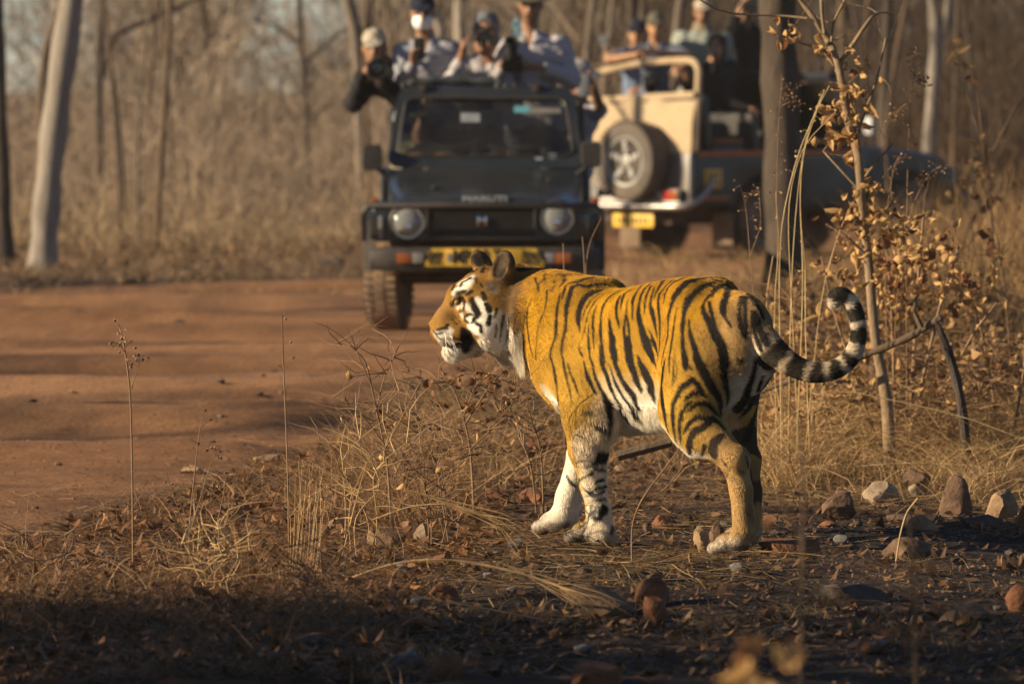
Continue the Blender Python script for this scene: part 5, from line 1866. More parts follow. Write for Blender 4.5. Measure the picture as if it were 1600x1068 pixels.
# ---------------------------------------------------------------- stripes, traced as lines lying on the coat
# each entry: (origin x, origin y, zoom, [(x, y, full width), ...])
ZA = (820, 410, 7.12); ZB = (900, 530, 7.12); ZC = (1000, 420, 7.12); ZD = (1010, 560, 7.12); ZE = (820, 560, 7.12)
ZH = (800, 600, 3.2); ZF = (655, 380, 5.478); ZG = (830, 700, 5.933)
STR = [
 (ZA, [(590,215,20),(500,225,26),(450,260,28),(435,320,25),(410,410,8)]),
 (ZA, [(390,340,10),(375,420,26),(352,540,32),(348,700,36),(340,820,32),(305,920,26),(285,1000,24),(280,1068,24)]),
 (ZE, [(290,0,24),(320,100,26),(345,260,28),(360,400,28),(375,520,26),(390,650,10)]),
 (ZA, [(690,265,30),(580,245,38),(520,280,52),(490,380,56),(465,480,50),(455,600,40),(455,720,38),(430,820,36),(408,920,32),(405,1000,28),(415,1068,24)]),
 (ZE, [(425,0,26),(440,120,28),(470,250,22),(495,350,18),(510,430,14),(515,500,8)]),
 (ZE, [(470,40,14),(500,160,18),(550,270,18),(590,380,14),(610,430,6)]),
 (ZA, [(840,305,40),(750,330,64),(680,370,64),(640,430,64),(600,540,60),(590,640,54),(605,720,34),(610,770,12)]),
 (ZA, [(605,860,12),(600,980,22),(640,1040,28)]), (ZE, [(650,20,10),(690,190,44),(730,280,38),(780,380,16)]),
 (ZA, [(820,350,25),(740,410,15),(670,520,13),(630,650,8)]), (ZA, [(880,340,10),(780,430,17),(710,550,16),(680,660,13),(650,800,13),(635,850,6)]),
 (ZA, [(800,480,15),(765,560,34),(755,660,32),(755,780,27),(765,920,14),(768,960,6)]),
 (ZA, [(710,690,12),(705,800,20),(710,930,30),(725,1068,32)]),
 (ZB, [(155,214,34),(180,280,38),(210,420,42),(260,530,38),(310,630,44),(350,720,62),(370,820,62),(380,930,46),(365,1050,20)]),
 (ZA, [(1050,315,25),(940,380,24),(880,460,34),(850,550,35),(840,700,35),(845,850,36),(850,960,30),(870,1068,24)]),
 (ZB, [(265,60,28),(270,200,42),(300,310,54),(350,430,58),(380,530,52),(430,640,38),(480,740,48),(540,830,52),(560,880,26)]),
 (ZB, [(280,20,34),(295,140,34),(320,260,16)]),
 (ZA, [(940,550,8),(940,640,26),(950,760,52),(965,880,72),(985,980,78),(1000,1068,84)]),
 (ZB, [(400,0,85),(405,100,80),(420,220,62),(455,330,54),(500,440,54),(560,530,74),(620,610,90),(650,700,64),(680,760,26)]),
 (ZB, [(360,270,8),(390,350,22),(420,450,32),(470,560,44),(530,660,44),(600,740,48),(660,820,62),(715,890,22)]),
 (ZA, [(1060,370,20),(1030,430,32),(1015,500,42),(1020,600,47),(1045,690,25),(1050,730,6)]),
 (ZA, [(1180,300,15),(1110,340,36),(1085,400,36),(1070,480,18),(1068,540,6)]),
 (ZA, [(1150,410,8),(1130,460,16),(1128,560,24),(1112,650,28),(1100,720,30),(1108,830,40),(1130,950,70),(1150,1068,85)]),
 (ZA, [(1130,580,18),(1150,680,30),(1160,780,36),(1160,900,60),(1155,1000,60)]),
 (ZB, [(575,0,78),(590,130,78),(600,260,88),(640,370,88),(680,480,74),(715,560,46),(730,600,12)]),
 (ZA, [(1300,250,18),(1240,330,36),(1200,410,42),(1195,500,29),(1195,600,15),(1200,650,5)]),
 (ZA, [(1424,215,10),(1330,290,33),(1290,370,36),(1265,480,40),(1260,580,52),(1280,680,62),(1310,780,92),(1340,900,88),(1390,1000,78),(1420,1068,74)]),
 (ZB, [(770,0,92),(800,90,92),(850,190,66),(880,280,40),(895,330,10)]),
 (ZA, [(1400,260,30),(1350,370,34),(1335,450,26),(1330,560,8)]),
 (ZB, [(680,180,16),(720,280,70),(770,380,110),(820,480,120),(830,570,90),(855,650,50),(870,700,24)]),
 (ZB, [(850,0,55),(890,100,40),(910,180,22),(912,260,6)]),
 (ZC, [(160,200,15),(130,290,26),(110,400,36),(130,480,52),(160,590,46),(180,700,20),(195,800,6)]),
 (ZC, [(80,650,8),(120,720,30),(160,820,44),(190,930,26),(195,1000,8)]),
 (ZC, [(360,90,20),(270,110,50),(210,200,36),(170,280,20),(155,350,6)]),
 (ZC, [(390,100,12),(280,200,26),(215,280,42),(200,370,40),(210,480,34),(220,600,30),(220,760,32),(215,880,22),(205,960,6)]),
 (ZC, [(570,70,25),(460,110,42),(370,150,42),(310,210,36),(275,290,26),(260,390,6)]),
 (ZC, [(850,120,20),(750,95,36),(620,115,48),(520,145,72),(430,230,68),(370,320,62),(335,430,46),(310,540,40),(312,650,30),(305,760,28),(280,860,22),(250,980,25),(235,1068,18)]),
 (ZD, [(210,0,12),(195,60,30),(180,150,62),(165,300,66),(170,430,62),(185,550,62),(205,660,52),(225,760,36),(250,830,12)]),
 (ZC, [(405,430,8),(390,520,24),(380,600,27),(365,720,27),(345,860,34),(325,980,28),(320,1068,20)]), (ZD, [(250,0,22),(250,100,15),(255,180,6)]),
 (ZC, [(870,130,42),(770,150,46),(690,190,52),(610,260,62),(540,340,76),(500,430,66),(480,540,52),(470,640,47),(470,760,42),(475,880,52),(490,1000,66),(495,1068,75)]),
 (ZD, [(420,0,70),(425,70,80),(430,120,36)]), (ZD, [(450,60,12),(480,90,15),(505,130,8)]),
 (ZC, [(540,560,8),(545,640,27),(560,750,52),(590,840,57),(615,930,60),(640,1020,80)]),
 (ZD, [(560,10,60),(590,110,60),(640,190,70),(700,280,78),(750,360,64),(800,430,64),(820,520,58),(830,650,20)]), (ZD, [(620,50,30),(655,130,40),(690,200,40)]),
 (ZC, [(385,880,8),(380,960,20),(385,1040,28)]), (ZD, [(295,0,20),(300,90,18),(295,200,22),(285,310,8)]), (ZD, [(315,20,18),(340,110,18),(325,210,16),(295,280,10)]),
 (ZC, [(960,170,50),(880,185,62),(820,240,52),(795,320,16)]),
 (ZC, [(780,280,42),(725,350,40),(695,420,44),(710,490,50),(750,560,66),(790,640,72),(840,740,84),(900,850,84),(925,950,86),(940,1068,86)]),
 (ZD, [(850,0,82),(855,120,76),(865,230,62),(885,330,52),(905,420,42),(900,500,20)]),
 (ZC, [(765,360,36),(785,470,40),(830,600,36),(845,690,25)]),
 (ZC, [(980,190,55),(960,280,72),(930,370,72),(920,460,66),(945,540,40),(990,610,22),(1010,640,8)]),
 (ZC, [(1150,320,80),(1110,380,44),(1100,500,42),(1120,640,36),(1150,740,22)]), (ZC, [(1160,340,44),(1165,500,46),(1172,640,42),(1175,760,22)]),
 (ZC, [(850,95,22),(950,110,26),(1060,160,32),(1150,240,38),(1250,340,48),(1330,450,50),(1370,540,40)]),
 (ZC, [(1260,480,60),(1250,560,42),(1270,700,42),(1320,840,52),(1365,940,50)]), (ZC, [(1290,500,50),(1320,640,62),(1375,760,70),(1410,850,60)]),
 (ZD, [(1005,0,30),(1010,60,16)]), (ZD, [(1060,20,46),(1040,70,20)]), (ZD, [(1220,0,40),(1190,150,42),(1150,280,62),(1100,420,80),(1010,560,110)]),
 (ZD, [(1290,200,30),(1220,420,60),(1130,560,60),(1040,650,30)]), (ZD, [(1240,520,30),(1190,680,70),(1120,880,80),(1060,930,30)]),
 (ZD, [(640,420,20),(600,350,46),(560,280,52),(500,230,60),(450,280,52),(390,310,60),(345,400,60),(300,480,56),(290,600,46),(295,720,40),(310,830,36),(325,920,18)]),
 (ZD, [(660,430,28),(580,360,42),(500,390,42),(440,440,46),(410,470,18)]),
 (ZD, [(510,470,16),(440,520,46),(390,600,42),(370,700,36),(370,800,36),(375,900,30),(378,980,12)]),
 (ZD, [(820,650,28),(760,590,46),(700,520,46),(640,495,46),(560,495,40),(490,550,25),(445,595,8)]),
 (ZD, [(860,770,36),(800,700,58),(740,670,62),(640,660,50),(580,640,40),(500,690,40),(440,770,34),(410,830,12)]),
 (ZD, [(700,700,66),(620,770,62),(540,800,72),(490,880,70),(470,980,70),(475,1060,40)]),
 (ZD, [(850,840,56),(800,880,80),(750,940,90),(730,1010,96),(750,1068,80)]), (ZD, [(650,970,50),(620,1060,36)]),
 (ZG, [(740,20,30),(670,80,90),(560,130,30),(480,180,14)]), (ZG, [(640,40,70),(700,60,70)]),
 (ZG, [(570,230,22),(500,260,24),(440,300,12)]), (ZG, [(670,290,38),(600,310,20)]), (ZG, [(680,560,80),(650,610,50)]), (ZG, [(680,400,20),(600,430,10)]),
 (ZG, [(690,200,22),(600,190,18),(520,230,10)]), (ZG, [(700,350,26),(610,370,20),(540,420,10)]), (ZG, [(690,470,26),(600,480,18)]), (ZG, [(640,650,22),(560,640,12)]),
 (ZG, [(330,260,22),(370,320,24),(410,350,18)]), (ZG, [(755,730,30),(745,780,30)]),
 (ZE, [(740,590,24),(640,560,10)]), (ZE, [(900,790,25),(830,740,36),(700,700,10)]),
 (ZA, [(70,410,13),(30,510,22),(20,620,20),(30,740,25),(45,860,22),(70,980,18),(90,1050,8)]),
 (ZA, [(245,310,22),(240,420,15),(220,530,14),(180,620,14),(150,720,12),(130,860,18),(122,1000,14),(120,1068,6)]),
 (ZA, [(110,170,30),(140,250,30),(160,320,10)]), (ZA, [(215,130,18),(220,240,12)]), (ZA, [(430,130,24),(440,200,20),(370,290,8)]), (ZA, [(330,180,14),(325,230,10)]),
 (ZA, [(-60,80,60),(0,85,60),(60,75,36)]),
 (ZA, [(760,160,30),(650,185,32),(590,215,22)]), (ZA, [(990,288,12),(890,235,30),(780,242,36),(690,265,30)]), (ZA, [(940,280,12),(800,272,16)]),
 # face
 (ZF, [(450,478,40),(470,550,46),(505,610,40),(470,650,26),(445,680,10)]), (ZF, [(390,625,18),(430,605,20),(478,615,16)]), (ZF, [(388,625,18),(385,655,20),(420,678,16)]),
 (ZF, [(540,425,34),(558,470,38)]), (ZF, [(575,525,36),(598,575,38)]), (ZF, [(605,625,26),(590,690,34)]), (ZF, [(522,700,20),(530,755,22)]), (ZF, [(490,688,22),(500,692,22)]),
 (ZF, [(275,522,26),(305,500,34),(340,486,24),(370,470,26),(390,510,24),(378,565,18)]),
 (ZF, [(268,528,16),(300,512,20),(345,500,18),(362,490,14)]), (ZF, [(285,545,8),(320,545,10),(350,525,10)]), (ZF, [(470,120,40),(500,170,40),(520,190,24)]),
 (ZF, [(330,422,24),(380,412,24),(408,398,12)]), (ZF, [(400,440,18),(445,415,32)]),
 (ZF, [(352,365,20),(366,330,14)]), (ZF, [(392,322,24),(432,300,30)]), (ZF, [(280,398,16),(300,350,12),(330,320,14)]), (ZF, [(405,268,18),(470,240,24),(505,222,14)]), (ZF, [(535,245,30),(545,205,18)]),
 (ZF, [(480,300,12),(490,335,14)]), (ZF, [(520,345,12),(540,375,14)]),
 (ZF, [(280,650,7),(320,690,9)]), (ZF, [(310,630,7),(355,675,9)]), (ZF, [(345,580,14),(355,585,14)]), (ZF, [(335,625,10),(340,630,10)]),
 (ZF, [(150,742,11),(180,735,14),(215,725,12)]), (ZF, [(150,775,9),(200,766,10)]), (ZF, [(235,700,12),(245,698,12)]), (ZF, [(225,720,10),(240,728,10)]),
 (ZF, [(370,735,34),(405,790,66),(400,850,76),(380,905,50)]), (ZF, [(720,620,14),(700,740,12),(690,840,6)]), (ZF, [(770,640,16),(760,760,14),(740,860,6)]), (ZF, [(660,560,14),(640,640,8)]), (ZF, [(660,700,10),(650,800,8)]), (ZF, [(820,640,18),(815,760,16),(800,850,8)]),
 (ZF, [(125,752,10),(160,805,10),(215,842,16),(260,862,22),(320,850,40)]),
 (ZH, [(1065,400,12),(1048,372,7)]), (ZH, [(1078,452,8),(1062,482,12)]), (ZH, [(1170,360,10),(1188,430,14),(1205,520,14),(1216,600,10)]), (ZH, [(1130,430,8),(1165,440,10)]),
]


def tiger_colour(V, Q):
    """per-vertex coat colour in the tiger's own coordinates"""
    n = len(V)
    W = V @ np.array([[TG_F.x, TG_F.y, 0], [TG_L.x, TG_L.y, 0], [0, 0, 1]]) + np.array(TG_ORG)
    bvh = BVHTree.FromPolygons([tuple(p) for p in V], [tuple(q) for q in Q])
    Minv = np.array([[TG_F.x, TG_F.y, 0], [TG_L.x, TG_L.y, 0], [0, 0, 1]])
    cl = Vector(w2t(cam.location))
    def hit(px, py):
        p = Vector(w2t(at(px, py, 19.0)))
        dr = (p - cl).normalized()
        loc, nor, i, dist = bvh.ray_cast(cl, dr)
        return np.array(loc) if loc is not None else None
    # near side, normal
    nrm = np.zeros_like(V)
    fn = np.cross(V[Q[:, 2]] - V[Q[:, 0]], V[Q[:, 3]] - V[Q[:, 1]])
    for i in range(4):
        for c in range(3):
            nrm[:, c] += np.bincount(Q[:, i], fn[:, c], n)
    nrm /= np.linalg.norm(nrm, axis=1)[:, None] + 1e-9
    if (nrm * (V - V.mean(0))).sum() < 0: nrm = -nrm
    s, l, z = V.T
    hm = np.array(hd(800, 470)); hn = np.array(hd(690, 505))
    hf = (hn - hm); hf[2] = 0; hf /= np.linalg.norm(hf)
    hs_ = np.array((-hf[1], hf[0], 0))
    side0 = hd(760, 460, .1) - hd(760, 460, 0)
    if hs_ @ side0 < 0: hs_ = -hs_
    rel = V - hm
    hx, hy, hz = rel @ hf, rel @ hs_, rel[:, 2]
    head = np.clip((hx + .02) / .05, 0, 1) * (z > .60) * (hx < .6) * (s > .8)
    # stripe field: signed closeness
    mask = np.zeros(n)
    wob = (vnoise(V, 55, 3, 2) - .5) * .005 + (vnoise(V, 18, 5, 2) - .5) * .006
    cell = {}
    def add(P, Wd):
        P = np.array(P); Wd = np.array(Wd)
        lo = P.min(0) - .05; hi = P.max(0) + .05
        ix = np.nonzero(((V > lo) & (V < hi)).all(1))[0]
        if not len(ix): return
        X = V[ix]
        best = np.full(len(ix), 1.0)
        for i in range(len(P) - 1):
            a, b = P[i], P[i + 1]
            ba = b - a
            t = np.clip(((X - a) @ ba) / (ba @ ba + 1e-9), 0, 1)
            d = np.linalg.norm(X - a - t[:, None] * ba, axis=1) - (Wd[i] + (Wd[i + 1] - Wd[i]) * t)
            best = np.minimum(best, d)
        m = np.clip(.5 - (best + wob[ix]) / .0055, 0, 1)
        mask[ix] = np.maximum(mask[ix], m)
    for (ox, oy, k), pts in STR:
        P, Wd = [], []
        d_ = []
        for i in range(len(pts) - 1):
            for t in np.linspace(0, 1, 5)[:-1]:
                d_.append([pts[i][j] * (1 - t) + pts[i + 1][j] * t for j in range(3)])
        d_.append(pts[-1])
        runs = [[]]
        for x, y, w in d_:
            p = hit(ox + x / k, oy + y / k)
            if p is None or (runs[-1] and np.linalg.norm(p - runs[-1][-1][0]) > .06):
                if runs[-1]: runs.append([])
                if p is None: continue
            runs[-1].append((p, w / k / 464 / 2 * (1.25 if k == ZF[2] else 1) * (1.16 + .14 * min(1, max(0, (w - 20) / 40)) + .22 * (w < 27 and w > 9))))
        for r_ in runs:
            if len(r_) >= 2:
                P = [q[0] for q in r_]; Wd = [q[1] for q in r_]
                add(P, Wd)
                if np.mean([p[0] for p in P]) > .95 and P[0][2] > .6:      # mirrored across the head
                    Pm = [hm + hf * ((p - hm) @ hf) - hs_ * ((p - hm) @ hs_) + np.array((0, 0, p[2] - hm[2])) for p in P]
                else:
                    Pm = [np.array((p[0] + .02, -p[1], p[2])) for p in P]
                if np.mean([p[1] for p in P]) > .02: add(Pm, Wd)
    # right legs, belly: simple bands
    bands = (np.sin((z * 34 + s * 9 + vnoise(V, 9, 2) * 3.5)) > .05) & (l < -.02) & (z < .66) & (z > .14) & (s < .35)
    mask = np.maximum(mask, bands * .9)
    # tail rings
    tailm = ((s < -.235) & (z > .5)) | ((s < -.19) & (l < -.02) & (z < .73) & (z > .5) & (np.abs(l + .12) < .0))
    tp = [(1192, 530), (1215, 556), (1243, 574), (1272, 583), (1300, 580), (1323, 567), (1338, 545), (1342, 517), (1338, 490), (1328, 470), (1315, 460), (1304, 464), (1302, 475)]
    PX = 800 + (W[:, 0] / W[:, 1]) * FPX
    T = np.array([np.array(w2t(at(a, b, 18.92))) for a, b in tp])
    dseg = np.full(n, 9.); par = np.zeros(n); L = 0
    for i in range(len(T) - 1):
        ba = T[i + 1] - T[i]; ln = np.linalg.norm(ba)
        t = np.clip(((V - T[i]) @ ba) / (ba @ ba), 0, 1)
        dd = np.linalg.norm(V - T[i] - t[:, None] * ba, axis=1)
        better = dd < dseg
        dseg[better] = dd[better]; par[better] = (L + t * ln)[better]
        L += ln
    ist = (dseg < .075) & (par > .03) & (s < -.15)
    # dark rings in metres along the tail: (start, end)
    wv = (vnoise(V, 40, 7, 2) - .5) * .022 + (z - .6) * 0.0
    rings = [(.03, .092), (.108, .172), (.190, .236), (.250, .300), (.314, .360), (.378, .386), (.400, .458), (.476, .538), (.560, .622), (.655, .70)]
    tm = np.zeros(n)
    for a, b in rings:
        tm = np.maximum(tm, np.clip((par + wv - a) / .006, 0, 1) * np.clip((b - par - wv) / .006, 0, 1))
    mask = np.where(ist, tm * .97, mask)
    # ---- ground colour
    nz1 = vnoise(V, 14, 1, 3); nz2 = vnoise(V, 60, 4, 2); nz3 = vnoise(V, 160, 6, 2)
    orange = np.array((.385, .196, .008)); gold = np.array((.47, .282, .042)); tan = np.array((.36, .225, .085)); white = np.array((.80, .74, .62))
    t = np.clip((z - .45) / .4, 0, 1)[:, None]
    base = gold * (1 - t) + orange * t
    front = np.clip((s - .55) / .25, 0, 1)[:, None]
    base = base * (1 - .5 * front) + np.array((.36, .178, .003)) * (.5 * front)
    lowl = np.clip((.36 - z) / .08, 0, 1)[:, None] * (s < .3)[:, None]
    base = base * (1 - lowl) + np.array((.30, .185, .07)) * lowl
    rear = np.clip((.0 - s) / .14, 0, 1)[:, None]
    base = base * (1 - rear) + tan * rear
    sad = np.clip((z - .84) / .07, 0, 1)[:, None] * .3
    base = base * (1 - sad) + np.array((.26, .13, .025)) * sad
    lowf = (vnoise(V, 6, 9, 3) - .5)[:, None]
    base = base * (1 + .6 * lowf) * (1 + .5 * (vnoise(V, 20, 19, 2) - .5))[:, None]
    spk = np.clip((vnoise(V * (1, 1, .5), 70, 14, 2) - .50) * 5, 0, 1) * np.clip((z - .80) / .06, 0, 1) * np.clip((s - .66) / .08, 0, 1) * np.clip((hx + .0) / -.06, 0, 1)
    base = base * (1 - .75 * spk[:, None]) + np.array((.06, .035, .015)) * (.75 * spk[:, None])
    wmask = np.zeros(n)
    # belly, flank fading to white low down
    fl = np.clip((s - .14) / .08, 0, 1) * np.clip((.50 - s) / .08, 0, 1)
    wmask = np.maximum(wmask, fl * np.clip((.60 + .10 * (nz1 - .5) - z) / .12, 0, 1) * (z > .30))
    wmask = np.maximum(wmask, np.clip((-nrm[:, 2] - .35) / .4, 0, 1) * (z > .33) * (z < .62) * (s < .74))
    # inner legs
    inner = np.where(l > 0, -nrm[:, 1], nrm[:, 1])
    wmask = np.maximum(wmask, np.clip((inner - np.where(s > .4, .25, .55)) / .35, 0, 1) * (z < .50) * (z > .10) * np.where(s > .4, 1, .6))
    # backs of thighs, under the tail
    bt = np.clip((-s - .05) / .05, 0, 1) * np.clip((.78 - z) / .08, 0, 1) * np.clip((z - .40) / .08, 0, 1) * np.clip((.10 - np.abs(l)) / .04, 0, 1)
    wmask = np.maximum(wmask, bt * .55)
    # front legs: whitish outside, low and back
    fl2 = (s > .38) * (s < .72) * (l > 0)
    q = np.clip((.47 - .55 * (s - .50) + .10 * (nz1 - .5) - z) / .09, 0, 1) * np.clip((np.interp(z, [.0, .1, .25, .36, .5], [.60, .548, .565, .572, .50]) - s + .03 * (nz1 - .5)) / .035, 0, 1)
    wmask = np.maximum(wmask, fl2 * q * (.45 + .45 * nz2))
    wmask = np.maximum(wmask, (l < -.02) * (s > .6) * (z < .42) * np.clip(1.1 - np.clip((nrm[:, 0] * .0), 0, 1), 0, 1) * .95)
    # paws
    wmask = np.maximum(wmask, np.clip((.085 - z) / .04, 0, 1) * .6)
    # chest and throat
    wmask = np.maximum(wmask, np.clip((nrm[:, 0] - .90) / .07, 0, 1) * (s > .74) * (z < .72) * (z > .45))
    wmask = np.maximum(wmask, (s > .80) * (hx < .05) * (hx > -.16) * np.clip((.70 + .03 * (nz1 - .5) - z) / .03, 0, 1) * (z > .5) * np.clip((nrm[:, 0] - .5) / .3, 0, 1) * .8)
    # tail: whitish underside between rings
    wmask = np.where(ist, .18 + .40 * np.clip(par / .5, 0, 1), wmask)
    # face
    def blob(px, py, dep, rad, soft=.02):
        c = hit(px, py) if dep is None else hd(px, py, dep)
        if c is None: return np.zeros(n)
        m = np.clip((rad - np.linalg.norm(V - c, axis=1) + (nz2 - .5) * .012) / soft, 0, 1)
        cm = hm + hf * ((c - hm) @ hf) - hs_ * ((c - hm) @ hs_) + np.array((0, 0, c[2] - hm[2]))
        return np.maximum(m, np.clip((rad - np.linalg.norm(V - cm, axis=1) + (nz2 - .5) * .012) / soft, 0, 1))
    def zf(x, y): return 655 + x / 5.478, 380 + y / 5.478
    for x, y, r in [(400, 345, .030), (430, 320, .022), (350, 385, .022), (310, 400, .018), (320, 470, .012), (300, 480, .010), (345, 520, .012), (350, 530, .012),
                    (500, 520, .030), (530, 560, .034), (420, 560, .018), (430, 650, .022), (540, 620, .034), (500, 590, .03), (370, 620, .018), (470, 680, .03), (560, 680, .035), (580, 780, .035),
                    (560, 850, .035), (610, 600, .02), (170, 790, .024), (200, 810, .026), (240, 790, .022), (260, 750, .018), (280, 960, .055), (250, 920, .04), (330, 980, .05), (470, 570, .022), (560, 610, .035), (620, 700, .035), (600, 760, .035), (500, 740, .03), (540, 720, .035), (440, 590, .018), (300, 430, .014), (370, 330, .026), (450, 290, .02), (395, 390, .016), (450, 700, .025), (480, 640, .03), (190, 790, .026), (590, 640, .03), (330, 545, .012), (360, 545, .012), (400, 530, .014), (430, 905, .03), (480, 870, .03), (400, 940, .03), (140, 775, .014), (150, 805, .018), (180, 830, .02), (220, 840, .02), (250, 830, .02), (230, 800, .025), (300, 900, .05)]:
        wmask = np.maximum(wmask, blob(*zf(x, y), None, r, .012))
    for x, y, r in [(640, 640, .035), (650, 720, .045), (700, 780, .06), (760, 830, .06), (720, 880, .055), (640, 880, .05), (700, 650, .04), (600, 370, .02), (640, 400, .025)]:
        wmask = np.maximum(wmask, .72 * blob(*zf(x, y), None, r, .03))
    facem = np.clip((hx + .02) / .06, 0, 1) * (z > .62) * (s > .85) * (1 - np.clip(wmask * 1.5, 0, 1))
    base = base * (1 - .8 * facem[:, None]) + np.array((.27, .14, .036)) * (.8 * facem[:, None])
    greyish = np.zeros(n)
    far_ear = np.clip((.045 - np.linalg.norm(V - hd(748, 406, -.075), axis=1)) / .02, 0, 1) * (z > .93)
    for x, y, r in [(505, 150, .03), (470, 130, .03), (520, 170, .03), (640, 200, .03), (720, 180, .045), (760, 130, .045), (700, 90, .04), (690, 250, .03), (620, 370, .035), (660, 330, .03)]:
        greyish = np.maximum(greyish, blob(*zf(x, y), None, r, .02))
    col = base * (1 - wmask[:, None]) + white * wmask[:, None]
    thr = np.clip((.74 - z) / .03, 0, 1) * (hx > -.12) * (hx < .14) * (s > .85) * (z > .6)
    col = col * (1 - .8 * thr[:, None]) + white * .9 * (.8 * thr[:, None])
    snout = blob(690, 490, None, .05, .04)[:, None]
    col = col * (1 - .75 * snout * (1 - wmask[:, None])) + np.array((.24, .13, .045)) * (.75 * snout * (1 - wmask[:, None]))
    col = col * (1 - .8 * greyish[:, None]) + np.array((.045, .036, .030)) * (.8 * greyish[:, None])
    nape = np.zeros(n)  # dark brown neck top; lower blobs paint the head's shade on the neck
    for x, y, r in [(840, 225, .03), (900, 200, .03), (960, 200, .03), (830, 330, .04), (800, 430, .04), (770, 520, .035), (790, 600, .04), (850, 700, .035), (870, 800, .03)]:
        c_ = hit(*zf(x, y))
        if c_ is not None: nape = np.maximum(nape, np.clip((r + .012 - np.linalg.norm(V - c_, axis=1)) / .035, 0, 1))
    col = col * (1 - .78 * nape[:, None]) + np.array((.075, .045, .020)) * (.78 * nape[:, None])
    ru = blob(800, 470, None, .06, .04)[:, None]  # more of the head's shade behind the cheek, painted brown
    col = col * (1 - .5 * ru) + np.array((.20, .12, .05)) * (.5 * ru)
    col = col * (1 - .85 * far_ear[:, None]) + np.array((.03, .025, .02)) * (.85 * far_ear[:, None])
    er = np.clip((.062 - np.linalg.norm(V - hd(789, 408, .084), axis=1)) / .02, 0, 1) * (z > .90)
    col = col * (1 - .6 * er[:, None]) + np.array((.075, .05, .032)) * (.6 * er[:, None])
    # ear: dark hollow
    e1 = np.clip((.030 - np.linalg.norm(V - (hit(*zf(715, 265)) if hit(*zf(715, 265)) is not None else hm), axis=1)) / .015, 0, 1)[:, None]
    col = col * (1 - e1) + np.array((.02, .017, .015)) * e1
    # hairs between: light streaks
    col *= (0.90 + .20 * nz3)[:, None] * (0.80 + .40 * nz1)[:, None]
    blk = np.array((.010, .0075, .006)) * (0.7 + .9 * nz2)[:, None]
    # stripes are browner over the pale rear flank
    br = np.clip((.22 - s) / .2, 0, 1)[:, None] * np.clip((.55 - z) / .3, 0, 1)[:, None]
    blk = blk + np.array((.030, .018, .009)) * br
    m = np.clip(mask, 0, 1)[:, None]
    col = col * (1 - m) + blk * m
    # nose leather and lips
    nose = np.clip((.021 - np.linalg.norm((V - hd(671, 514, .0)) * (1, .8, 1), axis=1)) / .006, 0, 1)[:, None]
    col = col * (1 - nose) + np.array((.035, .02, .018)) * nose
    # dark soles showing under the raised heels, dark line down the back of the near hind shank
    sole = np.zeros(n)
    sole = np.maximum(sole, (l > .04) * np.clip((-.145 - s) / .012, 0, 1) * np.clip((.055 - z) / .012, 0, 1))
    sole = np.maximum(sole, (l > .04) * np.clip((s - .497) / .01, 0, 1) * np.clip((.568 - s) / .01, 0, 1) * np.clip((.045 - z) / .012, 0, 1))
    sole = np.maximum(sole, (l < -.02) * np.clip((s - .86) / .01, 0, 1) * np.clip((.965 - s) / .012, 0, 1) * np.clip((.055 - z) / .012, 0, 1) * (nrm[:, 1] > .2))
    sole = np.maximum(sole, .8 * (l > .04) * np.clip((-.212 - s) / .02, 0, 1) * np.clip((z - .10) / .05, 0, 1) * np.clip((.34 - z) / .04, 0, 1))
    col = col * (1 - .85 * sole[:, None]) + np.array((.022, .017, .014)) * (.85 * sole[:, None])
    # dusty feet
    foot = np.clip((.095 - z) / .08, 0, 1)[:, None] * .75
    col = col * (1 - foot) + np.array((.20, .155, .12)) * foot
    return np.clip(col, 0.004, 1), nrm, mask, (hx, hy, hz), wmask


TCOL, TNRM, TMASK, (THX, THY, THZ), TWHT = tiger_colour(TV, TQ)

m_fur = mat_attr('tiger_skin', rough=0.85, spec=0.15, vary=0.10, scale=140)
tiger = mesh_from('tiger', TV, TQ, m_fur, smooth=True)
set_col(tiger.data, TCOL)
tiger.location = TG_ORG
tiger.rotation_euler = (0, 0, TG_RZ)
tag(tiger, 'orange striped tiger standing on dry verge with head in profile and tail curled up', 'tiger')


